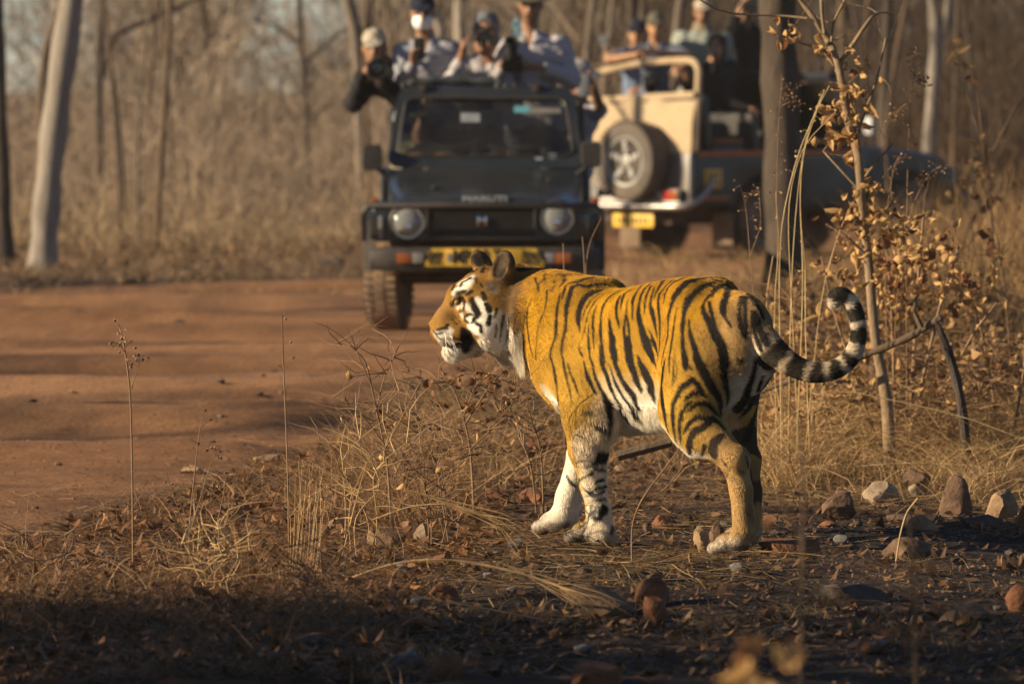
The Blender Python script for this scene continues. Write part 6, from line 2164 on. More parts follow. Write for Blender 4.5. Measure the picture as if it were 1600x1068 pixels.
# ---- fur: short strands lying along the coat, longer on ruff, chin, chest and belly
def tiger_fur(nh=330000, seed=4):
    rng = np.random.default_rng(seed)
    A = np.linalg.norm(np.cross(TV[TQ[:, 2]] - TV[TQ[:, 0]], TV[TQ[:, 3]] - TV[TQ[:, 1]]), axis=1)
    fi = rng.choice(len(TQ), nh, p=A / A.sum())
    u, v = rng.random(nh), rng.random(nh)
    q = TQ[fi]
    w = np.stack([(1 - u) * (1 - v), u * (1 - v), u * v, (1 - u) * v], 1)
    P = (TV[q] * w[:, :, None]).sum(1)
    Nn = (TNRM[q] * w[:, :, None]).sum(1); Nn /= np.linalg.norm(Nn, axis=1)[:, None]
    C = TCOL[q[np.arange(nh), rng.integers(0, 4, nh)]]
    hx, hy, hz = [(a[q] * w).sum(1) for a in (THX, THY, THZ)]
    wh = (TWHT[q] * w).sum(1)
    s, l, z = P.T
    flow = np.zeros((nh, 3)); flow[:, 0] = -1; flow[:, 2] = -.55
    leg = z < .48
    flow[leg] = (-.25, 0, -1)
    ishead = (hx > -.03) & (z > .62) & (s > .85)
    hf = hd(690, 505) - hd(800, 470); hf = hf / np.linalg.norm(hf)
    flow[ishead] = -hf * .9 + np.array((0, 0, -.45))
    tail = (s < -.22) & (z > .5)
    flow[tail] = (-.5, -.7, .05)
    flow += rng.normal(0, .10, (nh, 3)) + np.stack([vnoise(P, 22, 50 + i, 2) - .5 for i in range(3)], 1) * .9
    flow -= Nn * (flow * Nn).sum(1)[:, None]
    flow /= np.linalg.norm(flow, axis=1)[:, None] + 1e-6
    ln = np.full(nh, .0090)
    ln[leg] = .0080
    belly = (z < .49) & (z > .34) & (s > .18) & (s < .80) & (wh > .3)
    ln[belly] = .020
    ruff = (hx > -.12) & (hx < .10) & (z > .62) & (z < .84) & (s > .85)
    ln[ruff] = .012
    ln[ruff & (hx < .05) & (z < .80)] = .028
    ln[ruff & (hx < .06) & (z < .73)] = .048
    chin = (hx > .12) & (hz < -.13) & (s > .85)
    ln[chin] = .016
    ln[ishead & (hx > .05) & ~chin] = .0055
    ln[tail] = .014
    ln[(hx > .24) & ~chin] = .003
    back = (s > .42) & (s < .62) & (z > .28) & (z < .5) & (l > 0)
    ln[back] = .018
    ln *= rng.uniform(.6, 1.25, nh)
    guard = (rng.random(nh) < .025) & ~ishead & ~(hx > .05) & ~leg & ~tail
    ln[guard] *= 1.6
    lift = np.where((ruff & (hx < .06)) | belly | chin, .40, .15)[:, None]
    lift = np.where(guard[:, None], .32, lift)
    tipd = flow * (1 - lift * .4) + Nn * lift
    mid = P + (flow * .5 + Nn * lift * .8) * (ln * .5)[:, None]
    droop = np.zeros((nh, 3)); droop[:, 2] = -.25 * np.where(ruff | belly | chin, 1, 0)
    tip = P + (tipd + droop) * ln[:, None]
    pts = np.stack([P - Nn * .002, mid, tip], 1).reshape(-1, 3)
    hc = bpy.data.hair_curves.new('fur')
    hc.add_curves([3] * nh)
    hc.attributes['position'].data.foreach_set('vector', pts.astype(np.float32).ravel())
    ra = hc.attributes.get('radius') or hc.attributes.new('radius', 'FLOAT', 'POINT')
    rr = np.tile(np.array((.00075, .0006, .00012), np.float32), nh)
    ra.data.foreach_set('value', rr)
    ca = hc.attributes.new('col', 'FLOAT_COLOR', 'CURVE')
    cc = np.ones((nh, 4), np.float32)
    cc[:, :3] = C * (rng.uniform(.74, 1.22, nh) * (.78 + .44 * vnoise(P, 45, 61, 2)))[:, None]
    rf = ruff & (hx < .07) & (hx > -.07) & (z < .84) & (wh > .2)
    dk = rf & (rng.random(nh) < .38)
    cc[dk, :3] *= np.array((.34, .27, .20))
    lt = rf & ~dk & (rng.random(nh) < .5)
    cc[lt, :3] = np.array((.70, .62, .50)) * rng.uniform(.6, 1.1, lt.sum())[:, None]
    ca.data.foreach_set('color', cc.ravel())
    m, nt, b = new_mat('tiger_fur')
    a = N(nt, 'ShaderNodeAttribute'); a.attribute_name = 'col'
    nt.links.new(a.outputs['Color'], b.inputs['Base Color'])
    b.inputs['Roughness'].default_value = .55
    b.inputs['Specular IOR Level'].default_value = .22
    hc.materials.append(m)
    return link('fur', hc, tiger)


tiger_fur()


def tiger_extras():
    # eyes
    m, nt, b = new_mat('tiger_eye')
    b.inputs['Base Color'].default_value = (.22, .12, .025, 1); b.inputs['Roughness'].default_value = .05
    for sd in (1, -1):
        mb = MB()
        c = hd(714.5, 472.5, .054 * sd)
        mb.lathe([(0.0001, -.0115)] + [(.0115 * math.sin(math.pi * i / 10), -.0115 * math.cos(math.pi * i / 10)) for i in range(1, 10)] + [(.0001, .0115)], c, n=20)
        mb.build('eye', m, tiger)
    # whiskers
    mw = mat_simple('whisker', (.8, .76, .7), .4)
    rng = random.Random(3)
    for sd in (1, -1):
        for i in range(5):
            r_, c_ = i // 3, i % 3
            base = hd(694 + c_ * 5 + r_ * 2, 516 + r_ * 5, (.052 + .004 * c_) * sd)
            tip = hd(700 + c_ * 9 + rng.uniform(-6, 10), 540 + c_ * 6 + rng.uniform(0, 14) + r_ * 3, (.10 + rng.uniform(0, .02)) * sd)
            mid = (base + tip) / 2 + np.array((.0, 0, .018)) + (np.array(hd(700, 500, .012 * sd)) - np.array(hd(700, 500, 0)))
            mb = MB()
            pts = [Vector(base).lerp(Vector(mid), t) * (1 - t) + Vector(mid).lerp(Vector(tip), t) * t for t in (0, .25, .5, .75, 1)]
            mb.tube(pts, [.0009, .0008, .0007, .0005, .0002], 4)
            mb.build('whisker', mw, tiger)


tiger_extras()
# ================================================================ people
def cloth_mat(name, col, vary=.15, scale=9, stripe=None, rough=.85):
    m, nt, b = new_mat(name)
    tc = N(nt, 'ShaderNodeTexCoord')
    nz = N(nt, 'ShaderNodeTexNoise'); nz.inputs['Scale'].default_value = scale; nz.inputs['Detail'].default_value = 6
    nt.links.new(tc.outputs['Object'], nz.inputs['Vector'])
    rp = ramp(nt, [(.3, tuple(c * (1 - vary) for c in col)), (.7, tuple(min(1, c * (1 + vary)) for c in col))])
    nt.links.new(nz.outputs['Fac'], rp.inputs[0])
    out = rp.outputs[0]
    if stripe:
        wv = N(nt, 'ShaderNodeTexWave', wave_type='BANDS', bands_direction=stripe[2]); wv.inputs['Scale'].default_value = stripe[0]; wv.inputs['Distortion'].default_value = 1.5
        nt.links.new(tc.outputs['Object'], wv.inputs['Vector'])
        r2 = ramp(nt, [(.55, (0,) * 3), (.8, (.8,) * 3)])
        nt.links.new(wv.outputs['Fac'], r2.inputs[0])
        mx = N(nt, 'ShaderNodeMix', data_type='RGBA')
        nt.links.new(r2.outputs[0], mx.inputs[0]); nt.links.new(out, mx.inputs[6]); mx.inputs[7].default_value = c4(stripe[1])
        out = mx.outputs[2]
    nt.links.new(out, b.inputs['Base Color'])
    b.inputs['Roughness'].default_value = rough; b.inputs['Specular IOR Level'].default_value = .2
    n2 = N(nt, 'ShaderNodeTexNoise'); n2.inputs['Scale'].default_value = 14; n2.inputs['Detail'].default_value = 3; n2.inputs['Distortion'].default_value = 1.5
    nt.links.new(tc.outputs['Object'], n2.inputs['Vector'])
    bp = N(nt, 'ShaderNodeBump'); bp.inputs['Strength'].default_value = .8; bp.inputs['Distance'].default_value = .03
    nt.links.new(n2.outputs['Fac'], bp.inputs['Height']); nt.links.new(bp.outputs[0], b.inputs['Normal'])
    return m


M_SKIN = mat_attr('skin', rough=.5, spec=.35, vary=.08, scale=20)
M_HAIR = mat_simple('hair', (.012, .009, .008), .55, vary=.4, scale=30)


def unit(v):
    v = np.array(v, float)
    return v / (np.linalg.norm(v) + 1e-9)


def person(label, head, face, neck, shoulders, hips, arms, feet, skin=(.27, .14, .08), shirt=None, sleeve=1.0, trousers=None, shirt_name='shirt',
           hair=True, cap=None, mask=None, girth=1.0, knees=None, scarf=None, head_tilt=0.0, group=None, curl=(1, 1), collar=None, long_top=0.0):
    """all points in world metres. head: centre of the skull; face: the way it looks; shoulders, hips, feet: (left in the picture, right in the picture);
    arms: [(elbow, wrist, finger direction, palm direction, thumb direction)] in the same order"""
    head, neck = np.array(head, float), np.array(neck, float)
    sh = [np.array(s, float) for s in shoulders]; hp = [np.array(s, float) for s in hips]; ft = [np.array(s, float) for s in feet]
    pel = (hp[0] + hp[1]) / 2; chest = (sh[0] + sh[1]) / 2
    base = np.array(((ft[0] + ft[1]) / 2)); base[2] = min(ft[0][2], ft[1][2]) - .07
    root = empty('person', base, label=label, cat='person', group=group)
    pts = [head, *sh, *hp, *ft] + [np.array(p, float) for a in arms for p in a[:2]] + ([np.array(k, float) for k in knees] if knees else [])
    lo = np.min(pts, 0) - .22; hi = np.max(pts, 0) + .22
    h = .0100
    f = unit(face); up = unit(np.array((0, 0, 1.)) + 0 * f); rt = unit(np.cross(f, up)); up = unit(np.cross(rt, f))
    if head_tilt:
        up = unit(up + rt * head_tilt); rt = unit(np.cross(f, up))
    M = np.stack([rt, f, up], 1)
    H = lambda x, y, z: head + rt * x + f * y + up * z
    g = girth
    kn = [np.array(k, float) for k in knees] if knees else [(hp[i] + ft[i]) / 2 + np.array((0, -.02, 0)) for i in (0, 1)]
    S = SDF(lo, hi, h)
    # torso
    S.cone(chest + (0, 0, -.06), pel + (0, 0, .12), .115 * g, .105 * g, .06)
    S.cone(sh[0] + unit(chest - sh[0]) * .05 + (0, 0, -.05), sh[1] + unit(chest - sh[1]) * .05 + (0, 0, -.05), .085 * g, .085 * g, .07)
    S.cone(hp[0], hp[1], .105 * g, .105 * g, .06)
    S.cone(chest + (0, 0, -.02), neck, .075, .055, .05)
    S.cone(neck, H(0, -.015, -.07), .055, .058, .03)
    # head
    S.ell(H(0, -.008, .035), (.074, .094, .088), M, .03)
    S.ell(H(0, .022, -.035), (.058, .068, .082), M, .03)
    S.cone(H(0, .055, -.092), H(0, .045, -.09), .028, .028, .03)
    S.cone(H(0, .088, .012), H(0, .106, -.026), .010, .015, .014)
    S.ell(H(.012, .098, -.030), (.010, .010, .009), M, .006); S.ell(H(-.012, .098, -.030), (.010, .010, .009), M, .006)
    S.cone(H(-.040, .078, .032), H(.040, .078, .032), .012, .012, .014)
    for s in (1, -1):
        S.ball(H(.032 * s, .096, .012), .011, .012, sub=True)
        S.ell(H(.076 * s, -.005, -.005), (.012, .024, .036), M, .010)
    S.cone(H(-.022, .090, -.062), H(.022, .090, -.062), .009, .009, .010)
    # arms and hands
    for i, (el, wr, fd, pd, td) in enumerate(arms):
        el, wr = np.array(el, float), np.array(wr, float)
        S.cone(sh[i], el, .052 * g, .042, .04)
        S.cone(el, wr, .042, .028, .02)
        fd = unit(fd); pd = unit(np.array(pd) - fd * (np.array(pd) @ fd)); sd = unit(np.cross(fd, pd))
        if sd @ np.array(td) < 0: sd = -sd
        for q in (-.026, -.009, .009, .026):
            S.cone(wr + fd * .012 + sd * q * .5, wr + fd * .088 + sd * q, .017, .0135, .012)
        cu = curl[i]
        for k, (q, ln) in enumerate(((.027, .066), (.009, .074), (-.009, .069), (-.027, .054))):
            p0 = wr + fd * .086 + sd * q
            d = fd + sd * q * 2.2
            for seg in range(3):
                d = unit(d + pd * (.45 + .35 * cu) * cu)
                p1 = p0 + d * ln * (.44, .32, .24)[seg]
                S.cone(p0, p1, .0106 - .0006 * seg, .0100 - .0006 * seg, .005)
                p0 = p1
        p0 = wr + fd * .030 + sd * .024; d = unit(fd * .7 + sd * .8 + pd * .2)
        for seg, l_ in enumerate((.040, .032, .024)):
            p1 = p0 + d * l_
            S.cone(p0, p1, .0125 - .001 * seg, .0115 - .001 * seg, .008)
            p0 = p1; d = unit(d + (fd * .4 + pd * .35) * cu)
    # legs
    for i in (0, 1):
        S.cone(hp[i] + (0, 0, -.03), kn[i], .085 * g, .056, .04)
        S.cone(kn[i], ft[i] + (0, 0, .03), .056, .036, .02)
        S.cone(ft[i] + (0, .03, -.03), ft[i] + f * .14 + (0, 0, -.04), .036, .030, .02)
    V, Q = S.mesh(1)
    col = np.tile(np.array(skin), (len(V), 1)) * (.85 + .3 * vnoise(V, 25, 3, 2))[:, None]
    for s in (1, -1):
        d = np.linalg.norm(V - H(.032 * s, .086, .012), axis=1); col[d < .016] = (.02, .015, .012)
        d = np.linalg.norm((V - H(.033 * s, .092, .030)) * (1, 1, 1.8), axis=1); col[d < .022] *= .35
    d = np.linalg.norm((V - H(0, .09, -.062)) * (.7, 1, 2), axis=1); col[d < .018] = np.array(skin) * (.75, .5, .5)
    d = np.linalg.norm(V - H(0, .06, -.085), axis=1); col[d < .05] *= .72          # stubble
    b = mesh_from('body', V - base, Q, M_SKIN, root, smooth=True)
    set_col(b.data, np.clip(col, 0, 1))
    # shirt
    if shirt:
        T = SDF(lo, hi, .0125)
        e = .016
        T.cone(chest + (0, 0, -.06), pel + (0, 0, .08), .115 * g + e, .118 * g + e, .06)
        T.cone(sh[0] + unit(chest - sh[0]) * .05 + (0, 0, -.05), sh[1] + unit(chest - sh[1]) * .05 + (0, 0, -.05), .085 * g + e, .085 * g + e, .07)
        T.cone(hp[0] + (0, 0, .02 - long_top), hp[1] + (0, 0, .02 - long_top), .112 * g + e, .112 * g + e, .06)
        T.cone(chest + (0, 0, .0), neck + (0, 0, -.035), .075, .066, .05)
        for i, (el, wr, fd, pd, td) in enumerate(arms):
            el, wr = np.array(el, float), np.array(wr, float)
            mid = sh[i] + (el - sh[i]) * min(1, sleeve * 2)
            T.cone(sh[i], mid, .056 * g + e, .048 + e, .05)
            if sleeve > .5:
                T.cone(el, el + (wr - el) * (sleeve - .5) * 2 * .94, .048 + e, .031 + e, .03)
        # folds
        ax = [(T.lo[i] + T.h * np.arange(T.n[i])).astype(np.float32) for i in range(3)]
        fold = (np.sin(ax[0][:, None, None] * 46 + ax[2][None, None, :] * 38 + 2.5 * np.sin(ax[2][None, None, :] * 17)) * np.sin(ax[2][None, None, :] * 31 - ax[1][None, :, None] * 40 + ax[0][:, None, None] * 12)) * .0065
        T.d = T.d + fold.astype(np.float32)
        # open at the neck so that the throat shows
        T.cone(neck + f * .05 + (0, 0, -.01), neck + f * .14 + (0, 0, -.10), .03, .012, .02, sub=True)
        V, Q = T.mesh(1)
        mesh_from(shirt_name, V - base, Q, shirt, root, smooth=True)
    if trousers:
        T = SDF(np.minimum(lo, hi), hi, .019)
        T.cone(hp[0] + (0, 0, .0), hp[1] + (0, 0, .0), .118 * g, .118 * g, .06)
        T.cone(pel + (0, 0, .06), pel, .115 * g, .125 * g, .05)
        for i in (0, 1):
            T.cone(hp[i] + (0, 0, -.03), kn[i], .098 * g, .074, .05)
            T.cone(kn[i], ft[i] + (0, 0, .02), .074, .058, .03)
        V, Q = T.mesh(1)
        mesh_from('trousers', V - base, Q, trousers, root, smooth=True)
    T = SDF(np.minimum(ft[0], ft[1]) - .2, np.maximum(ft[0], ft[1]) + .25, .013)
    for i in (0, 1):
        T.cone(ft[i] + (0, .02, -.02), ft[i] + f * .17 + (0, 0, -.025), .046, .042, .02)
    T.cut(lambda x, y, z: base[2] + .002 - z)
    V, Q = T.mesh(1)
    mesh_from('shoes', V - base, Q, M_SEAT, root, smooth=True)

    # hair, headgear, mask
    def shell(name, fn, mat, hh=.0075, sm=1):
        T = SDF(head - .26, head + .26, hh)
        fn(T)
        V, Q = T.mesh(sm)
        return mesh_from(name, V - base, Q, mat, root, smooth=True)
    if hair:
        def fh(T):
            T.ell(H(0, -.016, .040), (.081, .098, .094), M, .01)
            T.ell(H(0, -.06, -.02), (.068, .05, .07), M, .03)
            T.ell(H(0, .085, -.015), (.066, .070, .085), M, .02, sub=True)
        shell('hair', fh, M_HAIR)
    if cap:
        kind, cm = cap
        if kind == 'cap':
            def fc(T):
                T.ell(H(0, -.010, .060), (.086, .106, .080), M, .01)
                T.ell(H(0, .005, .02), (.15, .16, .028), M, .012, sub=True)
                T.ell(H(0, .020, -.02), (.12, .14, .05), M, .012, sub=True)
                T.ell(H(0, .115, .052), (.070, .085, .011), np.stack([rt, unit(f - up * .28), unit(up + f * .28)], 1), .012)
                T.ball(H(0, -.01, .140), .008, .006)
            shell('cap', fc, cm)
        elif kind == 'hat':
            def fc(T):
                T.ell(H(0, -.005, .085), (.088, .105, .075), M, .02)
                T.ell(H(0, .0, .052), (.155, .185, .013), M, .02)
                T.ell(H(0, 0, -.03), (.078, .098, .085), M, .008, sub=True)
            shell('hat', fc, cm)
        elif kind == 'hood':
            def fc(T):
                T.ell(H(0, -.012, .040), (.094, .112, .106), M, .02)
                T.ell(H(0, -.03, -.07), (.088, .085, .08), M, .05)
                T.ell(H(0, .085, -.015), (.068, .082, .092), M, .02, sub=True)
            shell('hood', fc, cm)
    if mask:
        if mask[0] == 'on':
            def fm(T):
                T.ell(H(0, .034, -.048), (.072, .074, .066), M, .01)
                T.cone(H(0, .095, -.025), H(0, .100, -.04), .016, .02, .02)
                T.ell(H(0, .02, .055), (.2, .2, .058), M, .01, sub=True)
                T.ell(H(0, -.07, -.03), (.2, .085, .2), M, .01, sub=True)
                T.ell(H(0, -.02, -.19), (.2, .2, .062), M, .01, sub=True)
            shell('face_mask', fm, mask[1])
        else:
            q = mask[2]
            mb = MB()
            mb.loft([[np.array(q) - base + np.array((x + .012 * math.sin(z * 60), -.004 + dy, z)) for x, z in rrect(-.035, .035, -.075, .055, .012, 3)] for dy in (0, .008)])
            mb.build('face_mask', mask[1], root, angle=40)
            mb = MB(); mb.tube([np.array(q) - base + np.array((-.01, 0, .05)), H(-.078, .02, -.02) - base], .003, 5)
            mb.build('mask_strap', mask[1], root)
    if scarf:
        def fs(T):
            T.cone(neck + rt * .02, neck - rt * .02 + f * .02 + (0, 0, .02), .078, .076, .02)
        shell('scarf', fs, scarf)
    return root


def camera_object(label, eye, target, lens_len=.16, lens_r=.045, body=(.15, .11, .08), hood=None, cat='camera', name='camera', group=None):
    """photo camera: eye = centre of the body's back, pointing at target"""
    eye, target = Vector(eye), Vector(target)
    o = empty(name, eye, label=label, cat=cat, group=group)
    q = (target - eye).to_track_quat('Y', 'Z')
    o.rotation_mode = 'QUATERNION'; o.rotation_quaternion = q
    MB().box((0, .04, 0), body).box((0, .04, body[1] / 2 + .012), (.06, .06, .035)).box((body[0] * .36, .06, -.005), (.04, .075, body[1] * .92)).build('camera_body', M_BLACK, o, bevel=.010)
    r = lens_r
    L = lens_len
    MB().lathe([(.001, .06), (r * .80, .06), (r * .82, .06 + L * .30), (r * .95, .06 + L * .34), (r * .95, .06 + L * .62), (r * .88, .06 + L * .66), (r * 1.08, .06 + L * .80), (r * 1.15, .06 + L), (r * 1.06, .06 + L), (r * .95, .06 + L * .82), (.001, .06 + L * .80)], axis='Y', n=28).build('lens', M_INK, o, angle=30)
    MB().lathe([(.001, .06 + L * .805), (r * .6, .06 + L * .82), (r * .92, .06 + L * .805)], axis='Y', n=24).build('lens_glass', lens_mat('lens_coating', (.01, .012, .018), .04), o)
    return o


def phone_object(label, c, facing, up=(0, 0, 1), mat=None):
    c = Vector(c)
    f = Vector(facing).normalized(); u = Vector(up).normalized(); r = f.cross(u).normalized(); u = r.cross(f).normalized()
    o = empty('phone', c, label=label, cat='phone')
    M = Matrix((r, f, u)).transposed().to_4x4()
    M.translation = c
    o.matrix_world = M
    MB().loft([[(x, y, z) for x, z in rrect(-.038, .038, -.076, .076, .012, 4)] for y in (-.005, .005)]).build('phone_case', mat or M_INK, o, bevel=.002)
    MB().box((-.018, .0065, .052), (.026, .003, .03)).build('phone_lens', M_BLACK, o, bevel=.001)
    return o


def build_people():
    A = at
    v = lambda p: np.array(p)
    F0 = .56      # floor of the vehicles
    shirtb = cloth_mat('striped_blue_shirt', (.34, .345, .38), .12, stripe=(16, (.22, .235, .29), 'X'))
    shirtw = cloth_mat('checked_pale_shirt', (.43, .405, .41), .12, stripe=(13, (.32, .31, .35), 'Z'))
    navy = cloth_mat('navy_cap', (.016, .018, .035), .3)
    stone = cloth_mat('stone_cap', (.36, .32, .25), .15)
    white = cloth_mat('white_mask', (.80, .80, .78), .05)
    olive = cloth_mat('olive_cloth', (.060, .056, .035), .2)
    dark = cloth_mat('dark_cloth', (.020, .019, .022), .3)
    jean = cloth_mat('grey_trousers', (.05, .05, .06), .2)
    grey = cloth_mat('grey_hood', (.14, .15, .17), .2)
    down = lambda x, y: v((x, y, F0 + .07))
    cam_p = v((0, 0, 1.5))

    # --- 1: leaning out at the left with a long lens
    Y = 38.75
    hd_ = v(A(585, 76, Y))
    person('person in a stone coloured cap leaning far out beside the windscreen, holding a long lens', hd_, (-.04, -1, -.12), v(A(600, 99, Y + .05)),
           (v(A(594, 118, Y - .02)), v(A(640, 112, Y + .10))), (v(A(655, 205, 38.95)) + (0, 0, 0), v(A(690, 210, 39.0))),
           [(v(A(553, 160, Y - .10)), v(A(566, 116, Y - .20)), (.5, -.35, .55), (.8, 0, -.2), (0, .2, 1)), (v(A(622, 150, Y - .10)), v(A(596, 126, Y - .22)), (-.6, -.4, .35), (-.2, .1, 1), (0, -1, .3))],
           (down(-.66, 39.0), down(-.48, 39.05)), skin=(.24, .125, .07), shirt=dark, sleeve=1.0, trousers=jean, cap=('cap', stone), girth=.95)
    camera_object('black camera with a wide lens held by the person leaning out at the left', A(590, 108, Y - .18), A(300, 260, 5), .22, .060)
    # --- 2: white mask, navy cap, phone
    Y = 38.75
    person('person in a navy cap and white face mask holding a phone, standing behind the windscreen', A(661, 22, Y), (-.03, -1, -.12), v(A(664, 56, Y + .03)),
           (v(A(630, 82, Y + .02)), v(A(705, 78, Y + .04))), (v(A(643, 190, Y + .08)), v(A(690, 190, Y + .08))),
           [(v(A(626, 136, Y - .06)), v(A(645, 103, Y - .26)), (.15, -.15, 1), (.5, -.8, 0), (.9, 0, .2)), (v(A(714, 138, Y + .0)), v(A(690, 150, Y - .22)), (-.9, -.3, .1), (0, .2, -1), (0, -1, .2))],
           (down(-.60, Y + .05), down(-.44, Y + .05)), skin=(.27, .145, .08), shirt=shirtb, sleeve=1.0, trousers=jean, cap=('cap', navy), mask=('on', white))
    phone_object('dark phone held upright by the person in the white mask', A(655, 76, Y - .32), (0, 1, .1))
    # --- 3: hood, camera at the face
    Y = 38.7
    person('person in a grey hood raising a black camera to the eye, between two taller companions', A(760, 50, Y + .1), (-.14, -1, -.05), v(A(762, 78, Y + .12)),
           (v(A(728, 102, Y + .1)), v(A(792, 98, Y + .1))), (v(A(742, 196, Y + .12)), v(A(778, 196, Y + .12))),
           [(v(A(706, 130, Y - .06)), v(A(722, 86, Y - .12)), (.1, -.1, 1), (.9, -.1, 0), (.4, -.6, 0)), (v(A(788, 128, Y - .10)), v(A(764, 88, Y - .20)), (-.6, -.5, .4), (-.3, .1, .9), (0, -1, .2))],
           (down(-.24, Y + .12), down(-.10, Y + .12)), skin=(.25, .13, .075), shirt=shirtw, sleeve=.86, trousers=jean, cap=('hood', grey), hair=True, girth=.86)
    camera_object('black camera held to the eye by the person in the grey hood', A(757, 62, Y - .10), A(200, 250, 8), .12, .048, (.13, .09, .07))
    # --- 4: hat, camera pointing up
    Y = 38.7
    khaki = cloth_mat('khaki_hat', (.10, .085, .055), .2)
    person('tall person in a brimmed hat and pale shirt cradling an upturned camera', A(829, 8, Y), (-.10, -1, -.20), v(A(828, 44, Y + .03)),
           (v(A(795, 76, Y)), v(A(876, 72, Y + .02))), (v(A(812, 196, Y + .06)), v(A(862, 196, Y + .06))),
           [(v(A(776, 126, Y - .05)), v(A(786, 98, Y - .26)), (.8, -.4, .0), (.2, .3, 1), (0, -.4, 1)), (v(A(893, 124, Y - .04)), v(A(838, 104, Y - .28)), (-.95, -.2, -.05), (0, .2, 1), (0, -.3, 1))],
           (down(.03, Y + .06), down(.22, Y + .06)), skin=(.25, .13, .075), shirt=shirtw, sleeve=.88, trousers=jean, cap=('hat', khaki), girth=1.08,
           mask=('hang', cloth_mat('blue_mask', (.20, .30, .34), .08), v(A(806, 42, Y - .13))))
    camera_object('black camera with its lens tilted up, cradled by the person in the brimmed hat', A(800, 108, Y - .30), A(797, -40, Y - .70), .17, .043, (.14, .10, .07))
    # --- 5: at the right side of the vehicle, both hands at the face
    Y = 39.5
    print_hat = cloth_mat('patterned_hat', (.36, .34, .34), .5, scale=35)
    person('person in a patterned hat leaning out at the right side, hands raised to the face', A(905, 128, Y), (.10, -1, -.15), v(A(905, 158, Y + .03)),
           (v(A(884, 176, Y)), v(A(926, 174, Y + .06))), (v(A(884, 262, Y + .08)), v(A(906, 262, Y + .1))),
           [(v(A(893, 168, Y - .22)), v(A(905, 143, Y - .26)), (.5, -.1, .7), (0, 1, .2), (0, .2, 1)), (v(A(938, 172, Y - .05)), v(A(928, 138, Y - .20)), (-.75, -.1, .5), (0, 1, .1), (0, 0, 1))],
           (v((.28, Y + .05, F0 + .07)), v((.38, Y + .05, F0 + .07))), skin=(.16, .08, .05), shirt=shirtb, sleeve=.42, trousers=jean, cap=('hat', print_hat), girth=.8, knees=(v((.30, Y - .22, .86)), v((.42, Y - .2, .86))))
    phone_object('small pale backed phone held up by the person in the patterned hat', A(912, 134, Y - .36), (0, 1, 0), mat=M_PAPER)
    # --- 6: driver
    Y = 38.75
    person('driver in khaki sitting behind the windscreen at the steering wheel', A(655, 190, Y), (.05, -1, .0), v(A(655, 220, Y + .03)),
           (v(A(630, 240, Y)), v(A(684, 240, Y))), (v((J1_X - .48, Y + .08, .80)), v((J1_X - .26, Y + .08, .80))),
           [(v((J1_X - .60, Y - .15, .98)), v((J1_X - .53, Y - .32, 1.06)), (.3, -.5, .6), (.6, -.6, 0), (.5, 0, .6)), (v((J1_X - .14, Y - .15, .98)), v((J1_X - .23, Y - .32, 1.06)), (-.3, -.5, .6), (-.6, -.6, 0), (-.5, 0, .6))],
           (v((J1_X - .46, Y - .62, .63)), v((J1_X - .28, Y - .62, .63))), skin=(.30, .16, .09), shirt=cloth_mat('khaki_shirt', (.20, .18, .11), .2), sleeve=.9, trousers=olive,
           knees=(v((J1_X - .48, Y - .40, .86)), v((J1_X - .26, Y - .40, .86))), cap=('cap', olive))

    # --- beige vehicle
    fl = .60
    def P2(px, py, yl=None, Y=53.3): return v(A(px, py, Y))
    blue = cloth_mat('blue_shirt', (.14, .19, .30), .15)
    patt = cloth_mat('patterned_dark_shirt', (.045, .055, .09), .5, scale=14, stripe=(9, (.22, .26, .34), 'Z'))
    sage = cloth_mat('grey_green_shirt', (.28, .31, .27), .12)
    brown_cap = cloth_mat('brown_cap', (.13, .115, .085), .2)
    beige_cap = cloth_mat('beige_cap', (.42, .35, .25), .12)
    Y = 53.45
    person('person in a brown cap resting folded arms on the canvas frame of the beige vehicle', A(1025, 42, Y), (-.12, -1, -.10), v(A(1024, 66, Y + .03)),
           (v(A(1000, 82, Y)), v(A(1050, 80, Y + .05))), (v(A(1008, 168, Y + .1)), v(A(1040, 168, Y + .1))),
           [(v(A(952, 94, Y - .25)), v(A(995, 86, Y - .40)), (.9, -.2, -.1), (0, -.3, -1), (0, -1, .2)), (v(A(1074, 88, Y - .20)), v(A(1012, 80, Y - .44)), (-.95, -.1, -.15), (0, -.3, -1), (0, -1, .2))],
           (v((A(1010, 0, Y).x, Y + .1, fl + .07)), v((A(1040, 0, Y).x, Y + .1, fl + .07))), skin=(.40, .21, .11), shirt=patt, sleeve=.42, trousers=jean, cap=('cap', brown_cap))
    camera_object('camera with a pale lens hanging before the person in the brown cap', A(1018, 124, Y - .20), A(1010, 230, Y - 1.6), .16, .05)
    Y = 53.9
    person('person in a dark visored cap and blue shirt holding up a phone with one hand', A(996, 54, Y), (-.25, -1, -.05), v(A(994, 78, Y + .03)),
           (v(A(972, 88, Y)), v(A(1012, 92, Y + .05))), (v(A(980, 178, Y + .1)), v(A(1008, 178, Y + .1))),
           [(v(A(958, 108, Y - .15)), v(A(950, 92, Y - .25)), (-.1, -.1, 1), (-.3, -1, 0), (.9, 0, .2)), (v(A(1016, 130, Y - .05)), v(A(1002, 140, Y - .25)), (-.9, -.3, 0), (0, .2, -1), (0, -1, .2))],
           (v((A(982, 0, Y).x, Y + .1, fl + .07)), v((A(1006, 0, Y).x, Y + .1, fl + .07))), skin=(.42, .22, .11), shirt=blue, sleeve=.40, trousers=jean, cap=('cap', navy), girth=.9)
    phone_object('pale phone held up beside the canvas frame of the beige vehicle', A(945, 68, Y - .30), (0, 1, .1), (-.35, 0, 1), M_PAPER)
    Y = 54.2
